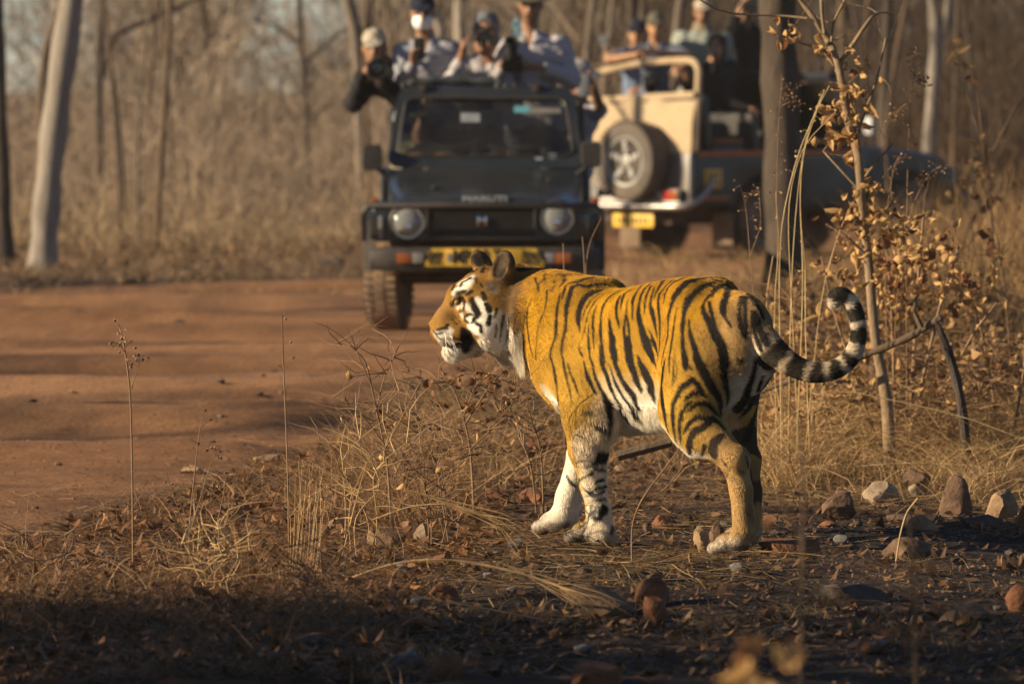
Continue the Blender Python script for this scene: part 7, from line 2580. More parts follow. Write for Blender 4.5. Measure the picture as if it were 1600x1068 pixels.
    person('stout person in a beige cap and grey green shirt standing in the beige vehicle', A(1098, 20, Y), (-.05, -1, -.05), v(A(1098, 44, Y + .03)),
           (v(A(1064, 62, Y)), v(A(1132, 62, Y + .02))), (v(A(1078, 160, Y + .08)), v(A(1118, 160, Y + .08))),
           [(v(A(1056, 110, Y + .02)), v(A(1072, 140, Y - .15)), (.5, -.4, -.4), (.2, 0, -1), (0, -1, 0)), (v(A(1142, 110, Y + .02)), v(A(1128, 140, Y - .15)), (-.5, -.4, -.4), (-.2, 0, -1), (0, -1, 0))],
           (v((A(1080, 0, Y).x, Y + .08, fl + .07)), v((A(1116, 0, Y).x, Y + .08, fl + .07))), skin=(.26, .135, .075), shirt=sage, sleeve=.34, trousers=olive, cap=('cap', beige_cap), girth=1.2, scarf=cloth_mat('tan_scarf', (.25, .20, .14), .2))
    Y = 53.7
    person('person in black with a dark cap sitting at the side of the beige vehicle', A(1120, 74, Y), (-.20, -1, .0), v(A(1116, 96, Y + .03)),
           (v(A(1088, 108, Y)), v(A(1142, 106, Y + .05))), (v(A(1096, 182, Y + .05)), v(A(1134, 182, Y + .05))),
           [(v(A(1076, 130, Y - .25)), v(A(1072, 112, Y - .42)), (-.4, -.5, .5), (0, -1, -.2), (-.2, 0, 1)), (v(A(1136, 160, Y - .15)), v(A(1166, 168, Y - .25)), (.9, -.3, -.1), (0, -.2, -1), (0, -1, 0))],
           (v((A(1100, 0, Y).x, Y + .40, .67)), v((A(1135, 0, Y).x, Y + .40, .67))), skin=(.36, .19, .11), shirt=dark, sleeve=.5, trousers=dark, cap=('hood', dark), girth=1.05,
           knees=(v((A(1100, 0, Y).x + .1, Y + .42, 1.02)), v((A(1135, 0, Y).x + .1, Y + .42, 1.02))))
    Y = 54.4
    x0 = A(1170, 0, Y).x
    person('person in a dark jacket standing by the rough trunk with a camera at the face', A(1170, 8, Y), (-.15, -1, -.05), v(A(1170, 32, Y + .03)),
           (v(A(1146, 50, Y)), v(A(1196, 50, Y + .03))), (v(A(1156, 128, Y + .05)), v(A(1188, 128, Y + .05))),
           [(v(A(1138, 70, Y - .15)), v(A(1152, 26, Y - .22)), (.3, -.2, .8), (.7, .3, 0), (.3, -.6, 0)), (v(A(1206, 78, Y - .15)), v(A(1188, 28, Y - .22)), (-.3, -.2, .8), (-.7, .3, 0), (-.3, -.6, 0))],
           (v((x0 - .10, Y + .1, fl + .07)), v((x0 + .12, Y + .1, fl + .07))), skin=(.30, .16, .09), shirt=dark, sleeve=1.0, trousers=olive)
    camera_object('black camera held at the face of the person by the rough trunk', A(1170, 12, Y - .20), A(900, 100, 10), .12, .045)


build_people()
# ================================================================ plants of the verge
M_STALK = mat_simple('dry_stalk', (.42, .27, .115), .6, vary=.3, scale=20)
M_STALKB = mat_simple('brown_stalk', (.20, .115, .055), .7, vary=.3, scale=20)
M_STALKG = mat_simple('golden_stalk', (.52, .36, .15), .5, vary=.25, scale=20)
M_STALKP = mat_simple('pale_straw', (.50, .37, .19), .5, vary=.2, scale=20)
M_SAPB = bark_mat('sapling_bark', (.15, .10, .06), (.36, .26, .16), 14, .6)


def leaf_mat(name, a, b):
    m, nt, bs = new_mat(name)
    tc = N(nt, 'ShaderNodeTexCoord'); oi = N(nt, 'ShaderNodeObjectInfo')
    nz = N(nt, 'ShaderNodeTexNoise'); nz.inputs['Scale'].default_value = 30; nz.inputs['Detail'].default_value = 6
    nt.links.new(tc.outputs['Object'], nz.inputs['Vector'])
    ad = N(nt, 'ShaderNodeMath', operation='MULTIPLY_ADD'); ad.inputs[1].default_value = .55
    sb = N(nt, 'ShaderNodeMath', operation='MULTIPLY'); sb.inputs[1].default_value = .5
    nt.links.new(oi.outputs['Random'], sb.inputs[0])
    nt.links.new(nz.outputs['Fac'], ad.inputs[0]); nt.links.new(sb.outputs[0], ad.inputs[2])
    rp = ramp(nt, [(.15, b), (.75, a)])
    nt.links.new(ad.outputs[0], rp.inputs[0])
    nt.links.new(rp.outputs[0], bs.inputs['Base Color']); bs.inputs['Roughness'].default_value = .6; bs.inputs['Specular IOR Level'].default_value = .3
    tr = N(nt, 'ShaderNodeBsdfTranslucent'); nt.links.new(rp.outputs[0], tr.inputs['Color'])
    ms = N(nt, 'ShaderNodeMixShader'); ms.inputs[0].default_value = .30
    nt.links.new(bs.outputs[0], ms.inputs[1]); nt.links.new(tr.outputs[0], ms.inputs[2])
    out = [n for n in nt.nodes if n.type == 'OUTPUT_MATERIAL'][0]
    nt.links.new(ms.outputs[0], out.inputs['Surface'])
    return m


M_LF_GOLD = leaf_mat('leaf_golden', (.60, .38, .15), (.32, .17, .065))
M_LF_BROWN = leaf_mat('leaf_brown', (.26, .12, .05), (.11, .05, .025))


def leaf_mesh(seed, mat):
    """curled dry leaf, unit length along x, folded at the midrib"""
    rng = random.Random(seed)
    n = 7
    prof = [.04, .62, .95, 1.0, .78, .42, .03]
    w = rng.uniform(.22, .34); curl = rng.uniform(-4.2, 4.2); fold = rng.uniform(.4, 1.35); tw = rng.uniform(-1.4, 1.4)
    v, f = [], []
    x = z = 0.0
    a = rng.uniform(-.3, .3)
    for i in range(n):
        t = i / (n - 1)
        ro = tw * (t - .5)
        for s in (-1, 0, 1):
            yy = s * w * prof[i] * math.cos(fold) * (1 + .12 * math.sin(i * 3 + seed))
            zz = abs(s) * w * prof[i] * math.sin(fold)
            y2 = yy * math.cos(ro) - zz * math.sin(ro); z2 = yy * math.sin(ro) + zz * math.cos(ro)
            v.append((x - math.sin(a) * z2, y2, z + math.cos(a) * z2))
        x += math.cos(a) / (n - 1); z += math.sin(a) / (n - 1)
        a += curl / (n - 1)
    for i in range(n - 1):
        for s in (0, 1):
            k = i * 3 + s
            f.append((k, k + 1, k + 4, k + 3))
    me = bpy.data.meshes.new('leaf')
    me.from_pydata(v, [], f)
    me.polygons.foreach_set('use_smooth', np.ones(len(f), bool))
    me.materials.append(mat)
    return me


LEAVES_G = [leaf_mesh(i, M_LF_GOLD) for i in range(7)]
LEAVES_B = [leaf_mesh(20 + i, M_LF_BROWN) for i in range(5)]


def put_leaf(parent, p, size, rng, brown=.2, hang=.6):
    me = rng.choice(LEAVES_B if rng.random() < brown else LEAVES_G)
    o = link('leaf', me, parent)
    o.location = p
    d = Vector((rng.gauss(0, 1), rng.gauss(0, 1), rng.gauss(-hang, .7)))
    q = d.to_track_quat('X', 'Z') @ Quaternion((1, 0, 0), rng.uniform(0, 6.28))
    o.rotation_mode = 'QUATERNION'; o.rotation_quaternion = q
    o.scale = (size,) * 3
    return o


def px_path(pts, Y, dy=None, rng=None, ground=True):
    """stem from pixels (px, py, width px); it wavers a little in depth too"""
    out = []
    for i, (px, py, w) in enumerate(pts):
        y = Y + (rng.uniform(-.06, .06) if rng and i else 0) + (dy or 0) * i / max(1, len(pts) - 1)
        p = at(px, py, y)
        if i == 0 and ground: p.z = min(p.z, gz1(p.x, p.y)) - .02
        out.append((p.x, p.y, p.z, max(w, .6) / 2 * y / FPX))
    return out


def plant(label, Y, stems, cat='plant', name='dry_weed', leaves=0, seed=1, mat=None, leaf=(.03, .05), brown=.2, side=0, side_len=.10, seeds=0, leaf_zone=(.25, 1.0), group=None, hang=.6, wander=None, leaf_at=None, part='stem'):
    rng = random.Random(seed); nrng = np.random.default_rng(seed)
    mat = mat or M_STALK
    paths = []
    for s in stems:
        ground = True
        if s and s[0] == 'b': ground = False; s = s[1:]
        paths.append(px_path(s, Y + (rng.uniform(-wander, wander) if wander else 0), rng=rng, ground=ground))
    b = paths[0][0]
    base = np.array(b[:3])
    root = empty(name, base, label=label, cat=cat, group=group)
    pts_all = []
    for p in paths:
        sp = smooth_path(p, max(10, 4 * len(p)))
        mb = MB(); mb.tube(sp[:, :3] - base, sp[:, 3], 6)
        if seeds:
            for i in range(seeds):
                j = rng.randrange(int(len(sp) * .55), len(sp))
                q = sp[j, :3] - base
                d = np.array((rng.uniform(-1, 1), rng.uniform(-.6, .6), rng.uniform(-.6, .8))) * .035
                mb.tube([q, q + d * .6 + (0, 0, .004), q + d], [.0008, .0007, .0005], 4)
                mb.box(q + d, (.006, .005, .010), (rng.random() * 3, rng.random() * 3, 0))
        mb.build(part, mat, root, smooth=True, angle=80)
        k0 = int(len(sp) * leaf_zone[0]); k1 = max(k0 + 2, int(len(sp) * leaf_zone[1]))
        pts_all.append(sp[k0:k1, :3] - base)
    if side:
        P = np.concatenate(pts_all)
        s0 = P[nrng.integers(0, len(P), side)]
        d = nrng.normal(0, 1, (side, 3)); d[:, 1] *= .6; d[:, 2] = np.abs(d[:, 2]) * .6 + .1; d /= np.linalg.norm(d, axis=1, keepdims=True)
        mb = MB()
        for i in range(side):
            q = [s0[i]]; dd = d[i].copy(); L = side_len * rng.uniform(.5, 1.5)
            for j in range(4):
                dd = dd + nrng.normal(0, .28, 3); dd /= np.linalg.norm(dd); q.append(q[-1] + dd * L / 4)
            mb.tube(q, [.0022, .0018, .0014, .001, .0005], 4)
            pts_all.append(np.array(q[2:]))
        mb.build('twigs', mat, root, smooth=True, angle=80)['kind'] = 'stuff'
    if leaf_at is not None:
        for (px, py, r, n) in leaf_at:
            for i in range(n):
                p = at(px + rng.gauss(0, r), py + rng.gauss(0, r * .8), Y + rng.gauss(0, .12))
                put_leaf(root, p - Vector(base), rng.uniform(*leaf), rng, brown, hang)
    if leaves:
        P = np.concatenate(pts_all)
        for i in range(leaves):
            p = P[rng.randrange(len(P))]
            put_leaf(root, Vector(p) + Vector((rng.gauss(0, .012), rng.gauss(0, .012), rng.gauss(0, .01))), rng.uniform(*leaf), rng, brown, hang)
    return root


def build_plants():
    # tall sapling with hanging dry leaves
    sap = [[(1392, 775, 17), (1388, 640, 16), (1377, 580, 14), (1366, 525, 13), (1358, 416, 12), (1350, 354, 11), (1345, 291, 11), (1341, 236, 12), (1329, 205, 12), (1316, 130, 10), (1308, 94, 9), (1292, 59, 9), (1274, 31, 7), (1255, 8, 6), (1240, -20, 5)],
           ['b', (1312, 98, 6), (1330, 74, 6), (1353, 38, 5), (1370, 18, 3), (1398, 22, 2)], ['b', (1288, 52, 5), (1284, 20, 5), (1282, -25, 5)], ['b', (1299, 66, 4), (1302, 34, 4), (1326, -10, 4)],
           ['b', (1262, 29, 4), (1228, 25, 3), (1155, 23, 3), (1115, 14, 2.6), (1088, -4, 2)], ['b', (1316, 130, 3), (1290, 78, 3), (1246, 66, 3), (1228, 55, 2)], ['b', (1336, 215, 5), (1362, 150, 3), (1374, 110, 2.5), (1384, 60, 2)],
           ['b', (1345, 285, 4), (1372, 250, 3), (1396, 225, 2)], ['b', (1346, 300, 4), (1310, 262, 3), (1286, 236, 2)], ['b', (1352, 360, 4), (1392, 318, 3), (1428, 300, 2)], ['b', (1356, 400, 4), (1318, 366, 3), (1290, 350, 2)]]
    plant('slender bare sapling with clusters of curled golden leaves, rising before the beige vehicle', 23.0, [[(a, b, w * 1.35) if len(q) == 3 else q for q in r_ for (a, b, w) in ([q] if len(q) == 3 else [])] if r_[0] != 'b' else ['b'] + [(a, b, w * 1.25) for (a, b, w) in r_[1:]] for r_ in sap], cat='sapling', name='sapling', seed=3, mat=M_SAPB, leaf=(.045, .095), brown=.25,
          leaf_at=[(1226, 55, 9, 11), (1284, 82, 6, 7), (1342, 102, 12, 14), (1328, 140, 12, 14), (1310, 172, 14, 18), (1334, 196, 13, 18), (1352, 160, 6, 5), (1290, 205, 9, 7), (1330, 240, 12, 9), (1352, 280, 11, 8),
                   (1362, 330, 22, 26), (1340, 350, 24, 24), (1384, 380, 26, 32), (1330, 395, 20, 18), (1358, 430, 20, 22), (1300, 330, 10, 7), (1408, 350, 16, 12)], side=30, side_len=.14, leaf_zone=(.4, 1.0))
    shrub = [[(1420, 760, 9), (1424, 640, 8), (1430, 520, 7), (1436, 420, 6), (1444, 330, 4)], [(1408, 750, 8), (1440, 600, 6), (1470, 470, 5), (1500, 380, 3)], [(1404, 760, 7), (1396, 560, 6), (1392, 440, 5), (1380, 350, 3)],
             [(1430, 760, 7), (1470, 620, 5), (1520, 520, 4), (1560, 470, 3)], [(1398, 760, 6), (1340, 600, 5), (1300, 480, 4), (1284, 400, 3)]]
    plant('bushy weed thick with curled golden leaves to the right of the curled tail', 23.6, shrub, cat='shrub', name='dry_shrub', seed=5, mat=M_STALKB, leaf=(.045, .095), brown=.28,
          leaf_at=[(1390, 420, 24, 34), (1430, 400, 24, 34), (1460, 360, 20, 20), (1405, 470, 22, 26), (1440, 450, 26, 30), (1480, 430, 24, 22), (1540, 440, 22, 14), (1310, 440, 12, 7), (1290, 490, 10, 6), (1370, 500, 10, 7), (1500, 480, 14, 8), (1350, 540, 10, 5)],
          side=46, side_len=.22, wander=.25)
    plant('low leafy weed spreading at the right border behind the stones', 23.4, [[(1560, 780, 6), (1556, 640, 5), (1540, 540, 4), (1520, 470, 3)], [(1566, 780, 6), (1590, 640, 5), (1606, 540, 3)], [(1556, 780, 5), (1510, 660, 4), (1480, 590, 3)]],
          cat='shrub', name='dry_shrub', seed=6, mat=M_STALKB, leaves=44, leaf=(.028, .055), brown=.45, side=60, side_len=.22, wander=.3)
    # golden reeds
    reeds = [[(1222, 640, 3.4), (1222, 440, 3.2), (1226, 346, 3), (1243, 247, 3), (1270, 172, 2.4), (1290, 134, 2)], [(1252, 640, 3.4), (1251, 440, 3.2), (1252, 305, 3), (1262, 230, 2.6), (1292, 140, 2)],
             [(1236, 640, 3), (1236, 430, 2.8), (1240, 300, 2.6), (1256, 214, 2.2), (1286, 148, 2)], [(1244, 640, 2.8), (1240, 500, 2.6), (1233, 320, 2.4), (1250, 228, 2), (1300, 176, 1.6)],
             [(1258, 640, 3.2), (1253, 520, 3), (1254, 420, 2.8), (1252, 360, 2.4)], [(1216, 640, 2.4), (1212, 480, 2.2), (1214, 380, 2), (1206, 300, 1.5)], [(1264, 640, 2.6), (1286, 460, 2.4), (1320, 350, 2), (1344, 300, 1.5)]]
    plant('bundle of tall golden grass stems before the rough trunk', 22.7, [[(a + (6 * math.sin(i * 2.1 + b * .012) if b < 640 else 10 * math.sin(i * 5)), b + (70 if b == 640 else 0), w * .6) for a, b, w in r_] for i, r_ in enumerate(reeds)], cat='grass stems', name='tall_grass', seed=8, mat=M_STALKG, seeds=3, wander=.15)
    # thin weeds with seed heads
    plant('thin weed with drooping seed head to the left of the golden stems', 22.8, [[(1226, 660, 2), (1220, 480, 1.8), (1212, 360, 1.6), (1216, 200, 1.4), (1222, 118, 1)], ['b', (1221, 166, 1.2), (1236, 158, 1), (1246, 166, 1)], ['b', (1228, 130, 1), (1240, 146, 1)]], seed=9, seeds=16, mat=M_STALKB)
    plant('wiry weed with hanging seeds right of the sapling', 23.1, [[(1418, 700, 2), (1416, 420, 1.8), (1418, 260, 1.6), (1424, 130, 1.3), (1432, 84, 1)], ['b', (1420, 160, 1.2), (1404, 170, 1), (1398, 190, .8)], ['b', (1424, 130, 1.2), (1440, 124, 1), (1444, 130, .8)]], seed=10, seeds=22, mat=M_STALKB)
    plant('arching weed with beaded seed heads over the bonnet of the beige vehicle', 23.3, [[(1392, 700, 2), (1398, 480, 1.8), (1420, 330, 1.6), (1452, 268, 1.4), (1480, 256, 1.1), (1486, 262, .9)], [(1394, 700, 1.8), (1382, 440, 1.6), (1386, 320, 1.4), (1398, 250, 1.2), (1416, 246, 1)]], seed=11, seeds=26, mat=M_STALKB)
    plant('bare weed stalk standing behind the back of the tiger', 23.0, [[(1186, 700, 2.2), (1184, 520, 2), (1172, 400, 1.8), (1166, 320, 1.5), (1156, 290, 1.2)], ['b', (1172, 400, 1.5), (1190, 352, 1.2), (1186, 300, 1)]], seed=12, leaves=5, leaf=(.02, .035), seeds=10, mat=M_STALKB)
    plant('pale hooked grass stem above the rump of the tiger', 23.2, [[(1236, 700, 2.6), (1206, 560, 2.4), (1196, 470, 2.2), (1208, 400, 2)], [(1240, 700, 2.2), (1178, 520, 2), (1128, 424, 1.8), (1096, 420, 1.6), (1076, 444, 1.2)]], seed=13, mat=M_STALK)
    plant('two thin stems rising behind the nape of the tiger', 23.5, [[(882, 700, 2.4), (882, 440, 2.2), (880, 380, 1.8)], [(916, 700, 2.2), (914, 420, 2), (922, 376, 1.6), (940, 340, 1.2)], [(918, 700, 2.2), (914, 420, 2), (910, 370, 1.5)]], seed=14, mat=M_STALKB)
    # fallen limb and broken post
    r = np.array(at(1465, 494, 21.6))
    limb = px_path([(1186, 618, 7), (1244, 594, 8.5), (1300, 580, 9.5), (1351, 554, 11), (1411, 530, 12), (1467, 493, 11)], 22.9, ground=False)
    limb = [(x, y - .35 * i / 5 + .2, z, w) for i, (x, y, z, w) in enumerate(limb)]
    base = np.array(limb[0][:3]); base[2] = 0
    o = empty('fallen_branch', base, label='dead grey branch propped slanting through the grass behind the curled tail', cat='branch')
    sp = smooth_path(limb, 26); mb = MB(); mb.tube(sp[:, :3] - base, sp[:, 3] * (1 + .12 * np.sin(np.arange(26) * 1.9)), 10)
    mb.build('limb', BK['brown'], o)
    s2 = px_path([(1440, 512, 10), (1428, 486, 7), (1432, 460, 4)], 22.75, ground=False)
    mb = MB(); mb.tube([np.array(p[:3]) - base for p in s2], [p[3] for p in s2], 8); mb.build('side_branch', BK['brown'], o)
    st = px_path([(1516, 700, 17), (1502, 620, 15), (1482, 548, 16), (1464, 504, 8)], 22.75)
    b2 = np.array(st[0][:3])
    o = empty('stump', b2, label='dark broken stub of wood carrying the upper end of the dead branch', cat='stump')
    sp = smooth_path(st, 14); mb = MB(); mb.tube(sp[:, :3] - b2, sp[:, 3] * (1 + .1 * np.sin(np.arange(14) * 2.3)), 10); mb.build('wood', BK['dark'], o)
    lg = px_path([(965, 712, 16), (1010, 700, 17), (1050, 690, 14)], 21.6, ground=False)
    b3 = np.array(lg[0][:3]) - (0, 0, .05)
    o = empty('fallen_branch', b3, label='short brown stick lying in the grass beneath the belly of the tiger', cat='branch')
    sp = smooth_path(lg, 12); mb = MB(); mb.tube(sp[:, :3] - b3, sp[:, 3], 8); mb.build('limb', BK['brown'], o)
    # long straws
    def straw(label, pts, Y, mat=M_STALKP, dy=0.0, fan=0, seed=1):
        P = px_path(pts, Y, dy, ground=False)
        b = np.array(P[0][:3])
        o = empty('straw', b, label=label, cat='straw')
        sp = smooth_path(P, 20); mb = MB(); mb.tube(sp[:, :3] - b, sp[:, 3], 6); mb.build('stem', mat, o)
        rng = random.Random(seed)
        if fan:
            mb = MB(); e = sp[-1, :3] - b; d = sp[-1, :3] - sp[-3, :3]; d = d / np.linalg.norm(d)
            for i in range(fan):
                q = d + np.array((rng.gauss(0, .28), rng.gauss(0, .25), rng.gauss(-.1, .25)))
                L = rng.uniform(.06, .13)
                mb.tube([e - d * .02 * i, e + q * L * .5, e + q * L + np.array((0, 0, -.03))], [.0014, .0011, .0004], 4)
            mb.build('awns', mat, o)
    straw('long pale straw lying level behind the hind leg, running to the right border', [(1184, 744, 3), (1300, 732, 3.4), (1424, 722, 4), (1520, 727, 3.4), (1620, 738, 3)], 22.6)
    straw('second long thin straw crossing the grass above the stones', [(1330, 612, 1.6), (1420, 630, 2), (1520, 655, 2), (1610, 690, 1.6)], 22.2)
    straw('bent straw arching from the left over the bare soil to the wide brown boulder', [(540, 905, 3), (620, 876, 3.6), (700, 872, 4), (770, 884, 4), (840, 902, 4), (890, 922, 3.4)], 16.7, M_STALK, -.2, 12, 2)
    straw('lower bent straw under the arching one', [(640, 930, 2.6), (700, 940, 3), (770, 952, 3.2), (850, 968, 2.6)], 16.6, M_STALK, 0, 6, 3)
    straw('upper bent straw with a feathery end before the fore paw', [(560, 820, 2.4), (640, 790, 3), (700, 786, 3), (760, 806, 2.4)], 17.9, M_STALK, 0, 14, 4)
    straw('short curved straw standing by the broad brown stone', [(1400, 876, 3), (1406, 836, 3), (1416, 800, 3), (1434, 778, 3)], 18.2, M_STALK)
    straw('straw lying in front of the near fore paw', [(820, 868, 2), (880, 866, 2.4), (960, 868, 2)], 18.95, M_STALKP)
    # stalks between the tiger's legs and on the left verge
    plant('forked dry stalk standing between the fore and hind legs of the tiger', 18.55, [[(988, 892, 3.2), (986, 820, 3), (1002, 780, 3), (1032, 740, 2.4), (1062, 700, 1.6)], ['b', (1002, 780, 2), (1036, 768, 1.6), (1066, 730, 1.2)], ['b', (987, 850, 2), (1002, 836, 1.4), (1016, 830, 1)]], seed=15, mat=M_STALKB)
    plant('tall thin dark weed standing alone against the road', 18.4, [[(208, 895, 3.4), (207, 756, 3.2), (205, 660, 3), (203, 604, 3), (196, 552, 3), (190, 520, 2.6), (182, 498, 1.6)], ['b', (205, 610, 1.5), (214, 580, 1.2), (220, 556, .8)], ['b', (196, 552, 1.8), (186, 534, 1.4)]], seed=16, seeds=8, mat=M_STALKB)
    plant('straight pale stem left of the twiggy bush', 18.6, [[(452, 880, 3), (450, 740, 2.8), (445, 620, 2.4), (442, 548, 2.2), (441, 488, 1.6)]], seed=17, seeds=5, mat=M_STALKB)
    plant('sheaf of upright grass beside the straight pale stem', 18.2, [[(452 + i * 3.1, 885, 1.4), (455 + i * 3.6 + (i * 7) % 5, 820, 1.4), (462 + i * 3.4 + (i * 37) % 29 - 12, 775 - (i * 29) % 60, .8)] for i in range(14)], cat='grass stems', name='tall_grass', seed=18, mat=M_STALK, wander=.15)
    plant('twiggy leafless bush at the edge of the road', 20.2, [[(612, 800, 5), (606, 720, 4), (588, 640, 3.4), (572, 560, 3), (545, 540, 1.6), (525, 536, 1)], ['b', (588, 640, 3), (600, 590, 2), (616, 556, 1.4), (622, 540, 1)], ['b', (598, 690, 2.6), (560, 640, 2), (520, 620, 1.4)], ['b', (602, 700, 2.4), (640, 630, 2), (660, 590, 1.4)],
           ['b', (580, 600, 2), (560, 556, 1.6), (548, 520, 1)]], seed=19, side=40, side_len=.16, mat=M_STALKB, cat='bush', name='bush')
    plant('brown weed with shrivelled leaves below the chin of the tiger', 20.6, [[(742, 790, 5), (736, 700, 4), (722, 640, 3.4), (706, 600, 3), (680, 590, 2)], ['b', (728, 660, 3), (760, 610, 2.4), (784, 580, 2), (806, 570, 1.4)], ['b', (724, 650, 2.6), (744, 600, 2), (740, 574, 1.4)], ['b', (736, 700, 2.6), (790, 650, 2), (820, 640, 1.4)]],
          seed=20, side=40, side_len=.16, mat=M_STALKB, leaf=(.03, .06), brown=.8, leaf_at=[(700, 596, 14, 10), (745, 590, 14, 10), (780, 590, 12, 8), (800, 563, 5, 3), (720, 625, 18, 10), (790, 620, 14, 8), (760, 640, 20, 10)], cat='shrub', name='dry_shrub')
    plant('tangle of thin brown twigs in the grass behind the forelegs', 20.8, [[(840, 800, 4), (830, 720, 3), (800, 660, 2.4), (770, 640, 1.4)], [(850, 800, 4), (846, 700, 3), (826, 640, 2), (800, 600, 1.2)], [(700, 810, 4), (690, 740, 3), (664, 690, 2), (640, 660, 1.2)]], seed=21, side=80, side_len=.22, mat=M_STALKB, leaves=26, leaf=(.02, .045), brown=.7, cat='bush', name='bush')
    for i, (x, h, lab) in enumerate(((340, 730, 'short weed at the near edge of the road left of the flat tan stone'), (300, 650, 'faint feathery weed reaching up over the road'), (505, 770, 'stiff bare stalk over the pale litter of the left verge'), (250, 850, 'branching dead weed in the lit grass at lower left'))):
        plant(lab, 17.9 + .3 * (i % 2), [[(x, 905, 3), (x - 6, 840, 2.6), (x + 8, h + 50, 2), (x + 16, h, 1.2)], ['b', (x - 2, 830, 2), (x + 30, h + 70, 1.4), (x + 44, h + 46, 1)], ['b', (x - 4, 845, 2), (x - 40, h + 90, 1.2)]], seed=30 + i, seeds=8, mat=M_STALKB)
    # behind, out of focus
    plant('leggy out of focus weed with a few big leaves at the upper right', 29.0, [[(1556, 560, 6), (1552, 420, 5), (1548, 290, 5), (1536, 220, 4), (1526, 140, 3)], ['b', (1550, 240, 4), (1580, 180, 3), (1612, 130, 3)], ['b', (1552, 300, 3), (1530, 210, 3), (1500, 110, 2), (1490, 70, 2)]], seed=40, mat=M_STALKB, leaf=(.06, .11), brown=.4,
          leaf_at=[(1494, 76, 7, 5), (1506, 102, 7, 4), (1520, 118, 6, 4), (1524, 250, 14, 8), (1540, 276, 14, 8), (1518, 220, 8, 3), (1590, 280, 10, 4), (1500, 300, 14, 6), (1540, 320, 14, 6)])
    # near the lens, far out of focus
    plant('blurred brown weed stem close to the camera in front of the hind leg', 11.0, [[(1246, 1460, 7), (1250, 1100, 6), (1252, 900, 6), (1258, 740, 5), (1240, 640, 3)], ['b', (1254, 850, 5), (1210, 760, 3)]], seed=41, mat=M_STALKB, leaf=(.025, .045), brown=.9, leaf_at=[(1240, 650, 20, 3), (1210, 790, 14, 3), (1250, 900, 16, 3)])
    plant('second blurred brown weed close to the camera at lower right', 11.5, [[(1428, 1430, 7), (1432, 1060, 7), (1426, 900, 6), (1420, 800, 4)], ['b', (1428, 950, 5), (1470, 860, 3)]], seed=42, mat=M_STALKB, leaf=(.03, .05), brown=.9, leaf_at=[(1430, 880, 18, 3), (1380, 990, 20, 3), (1440, 1010, 18, 3)])
    plant('blurred rusty leaved weed at the lower border close to the camera', 8.6, [[(1190, 1700, 9), (1186, 1200, 8), (1180, 1060, 6)], [(1130, 1700, 8), (1140, 1200, 7), (1150, 1080, 5)]], seed=43, mat=M_STALKB, leaf=(.045, .07), brown=.35, leaf_at=[(1190, 1036, 26, 9), (1150, 1060, 24, 6), (1226, 1070, 16, 4)])

    # tangles of thin brown twigs
    for i, (x, Y, w_, n, lf, lab) in enumerate(((1300, 23.4, 60, 60, 10, 'tangle of brown twigs between the golden stems and the sapling'), (1478, 23.3, 60, 70, 8, 'tangle of brown twigs about the broken stub of wood'),
            (1590, 24.6, 50, 60, 14, 'tangle of twigs at the right border above the long straw'), (1220, 24.0, 40, 50, 8, 'tangle of twigs in the grass close behind the hind legs'), (1380, 24.6, 70, 80, 16, 'tangle of twigs behind the curl of the tail'),
            (600, 21.4, 60, 80, 10, 'low tangle of twigs at the road edge behind the twiggy bush'), (560, 19.0, 50, 46, 6, 'thin tangle of twigs over the litter of the left verge'), (690, 19.3, 50, 70, 8, 'tangle of twigs in the grass left of the far forepaw'),
            (60, 17.6, 60, 40, 3, 'low dead twigs in the shade at the left border'), (330, 17.2, 70, 60, 4, 'low dead twigs where sunlight ends on the left verge'), (520, 16.4, 60, 50, 3, 'low dead twigs in the deep shade of the lower left'))):
        gy = 140 + FPX * CAM_H / Y
        k = FPX / Y * .34 * (.55 if x < 600 and Y < 18 else 1)
        r_ = random.Random(900 + i)
        st_ = []
        for j in range(6):
            x0 = x + r_.uniform(-w_, w_) * .6
            st_.append([(x0, gy, 2.4), (x0 + r_.uniform(-20, 20), gy - k * .4, 2), (x0 + r_.uniform(-60, 60), gy - k * r_.uniform(.7, 1.1), 1.4), (x0 + r_.uniform(-110, 110), gy - k * r_.uniform(.8, 1.5), .8)])
        plant(lab, Y, st_, cat='bush', name='bush', seed=900 + i, side=n, side_len=.17, mat=M_STALKB if i % 3 else M_STALK, leaves=lf, leaf=(.03, .06), brown=.5, wander=.25)

    # more leafy weeds in the thicket behind the tail
    plant('leafy weed in the thicket between the tail and the golden stems', 24.2, [[(1268, 720, 4), (1262, 600, 3.4), (1250, 520, 3), (1236, 470, 2)], [(1272, 720, 4), (1300, 610, 3), (1318, 560, 2)], [(1262, 720, 3), (1220, 620, 2.4), (1204, 580, 1.6)]],
          cat='shrub', name='dry_shrub', seed=51, mat=M_STALKB, leaves=60, leaf=(.04, .08), brown=.3, side=50, side_len=.2, wander=.3)
    plant('leafy weed leaning over the dead branch at right', 24.6, [[(1440, 700, 4), (1448, 580, 3.4), (1470, 500, 3), (1500, 450, 2)], [(1446, 700, 4), (1410, 590, 3), (1392, 540, 2)], [(1450, 700, 3), (1510, 610, 2.4), (1550, 560, 1.6)]],
          cat='shrub', name='dry_shrub', seed=52, mat=M_STALKB, leaves=80, leaf=(.04, .085), brown=.3, side=60, side_len=.24, wander=.3)
    plant('leafy weed standing tall against the right border', 25.4, [[(1586, 690, 4), (1580, 560, 3.4), (1570, 450, 3), (1560, 380, 2)], [(1590, 690, 4), (1610, 560, 3), (1600, 470, 2)], [(1580, 690, 3), (1536, 600, 2.4), (1524, 540, 1.6)]],
          cat='shrub', name='dry_shrub', seed=53, mat=M_STALKB, leaves=80, leaf=(.04, .09), brown=.35, side=60, side_len=.26, wander=.3)


build_plants()
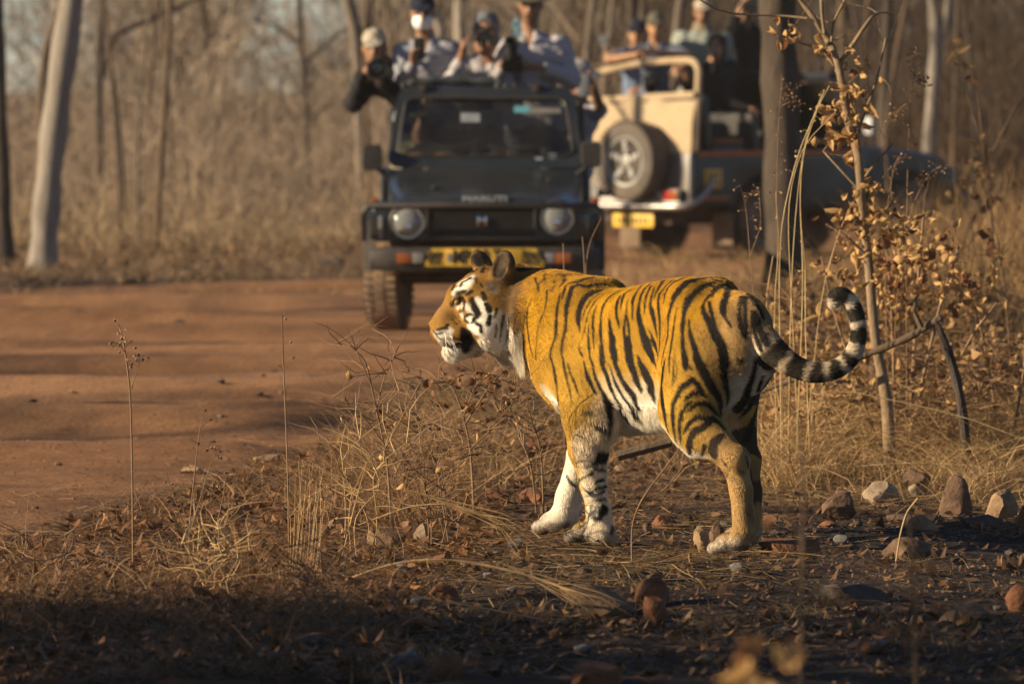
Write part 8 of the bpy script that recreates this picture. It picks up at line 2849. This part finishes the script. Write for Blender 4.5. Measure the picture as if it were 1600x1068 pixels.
# ================================================================ dusty air
def build_haze():
    mb = MB().box((0, 430, 6.5), (880, 1060, 18.4))
    m = bpy.data.materials.new('dusty_air'); m.use_nodes = True
    nt = m.node_tree; nt.nodes.clear()
    out = nt.nodes.new('ShaderNodeOutputMaterial'); v = nt.nodes.new('ShaderNodeVolumePrincipled')
    v.inputs['Color'].default_value = (.92, .84, .74, 1); v.inputs['Density'].default_value = .0004; v.inputs['Anisotropy'].default_value = .0
    nt.links.new(v.outputs[0], out.inputs['Volume'])
    o = mb.build('haze', m, smooth=False)
    o['kind'] = 'stuff'


build_haze()
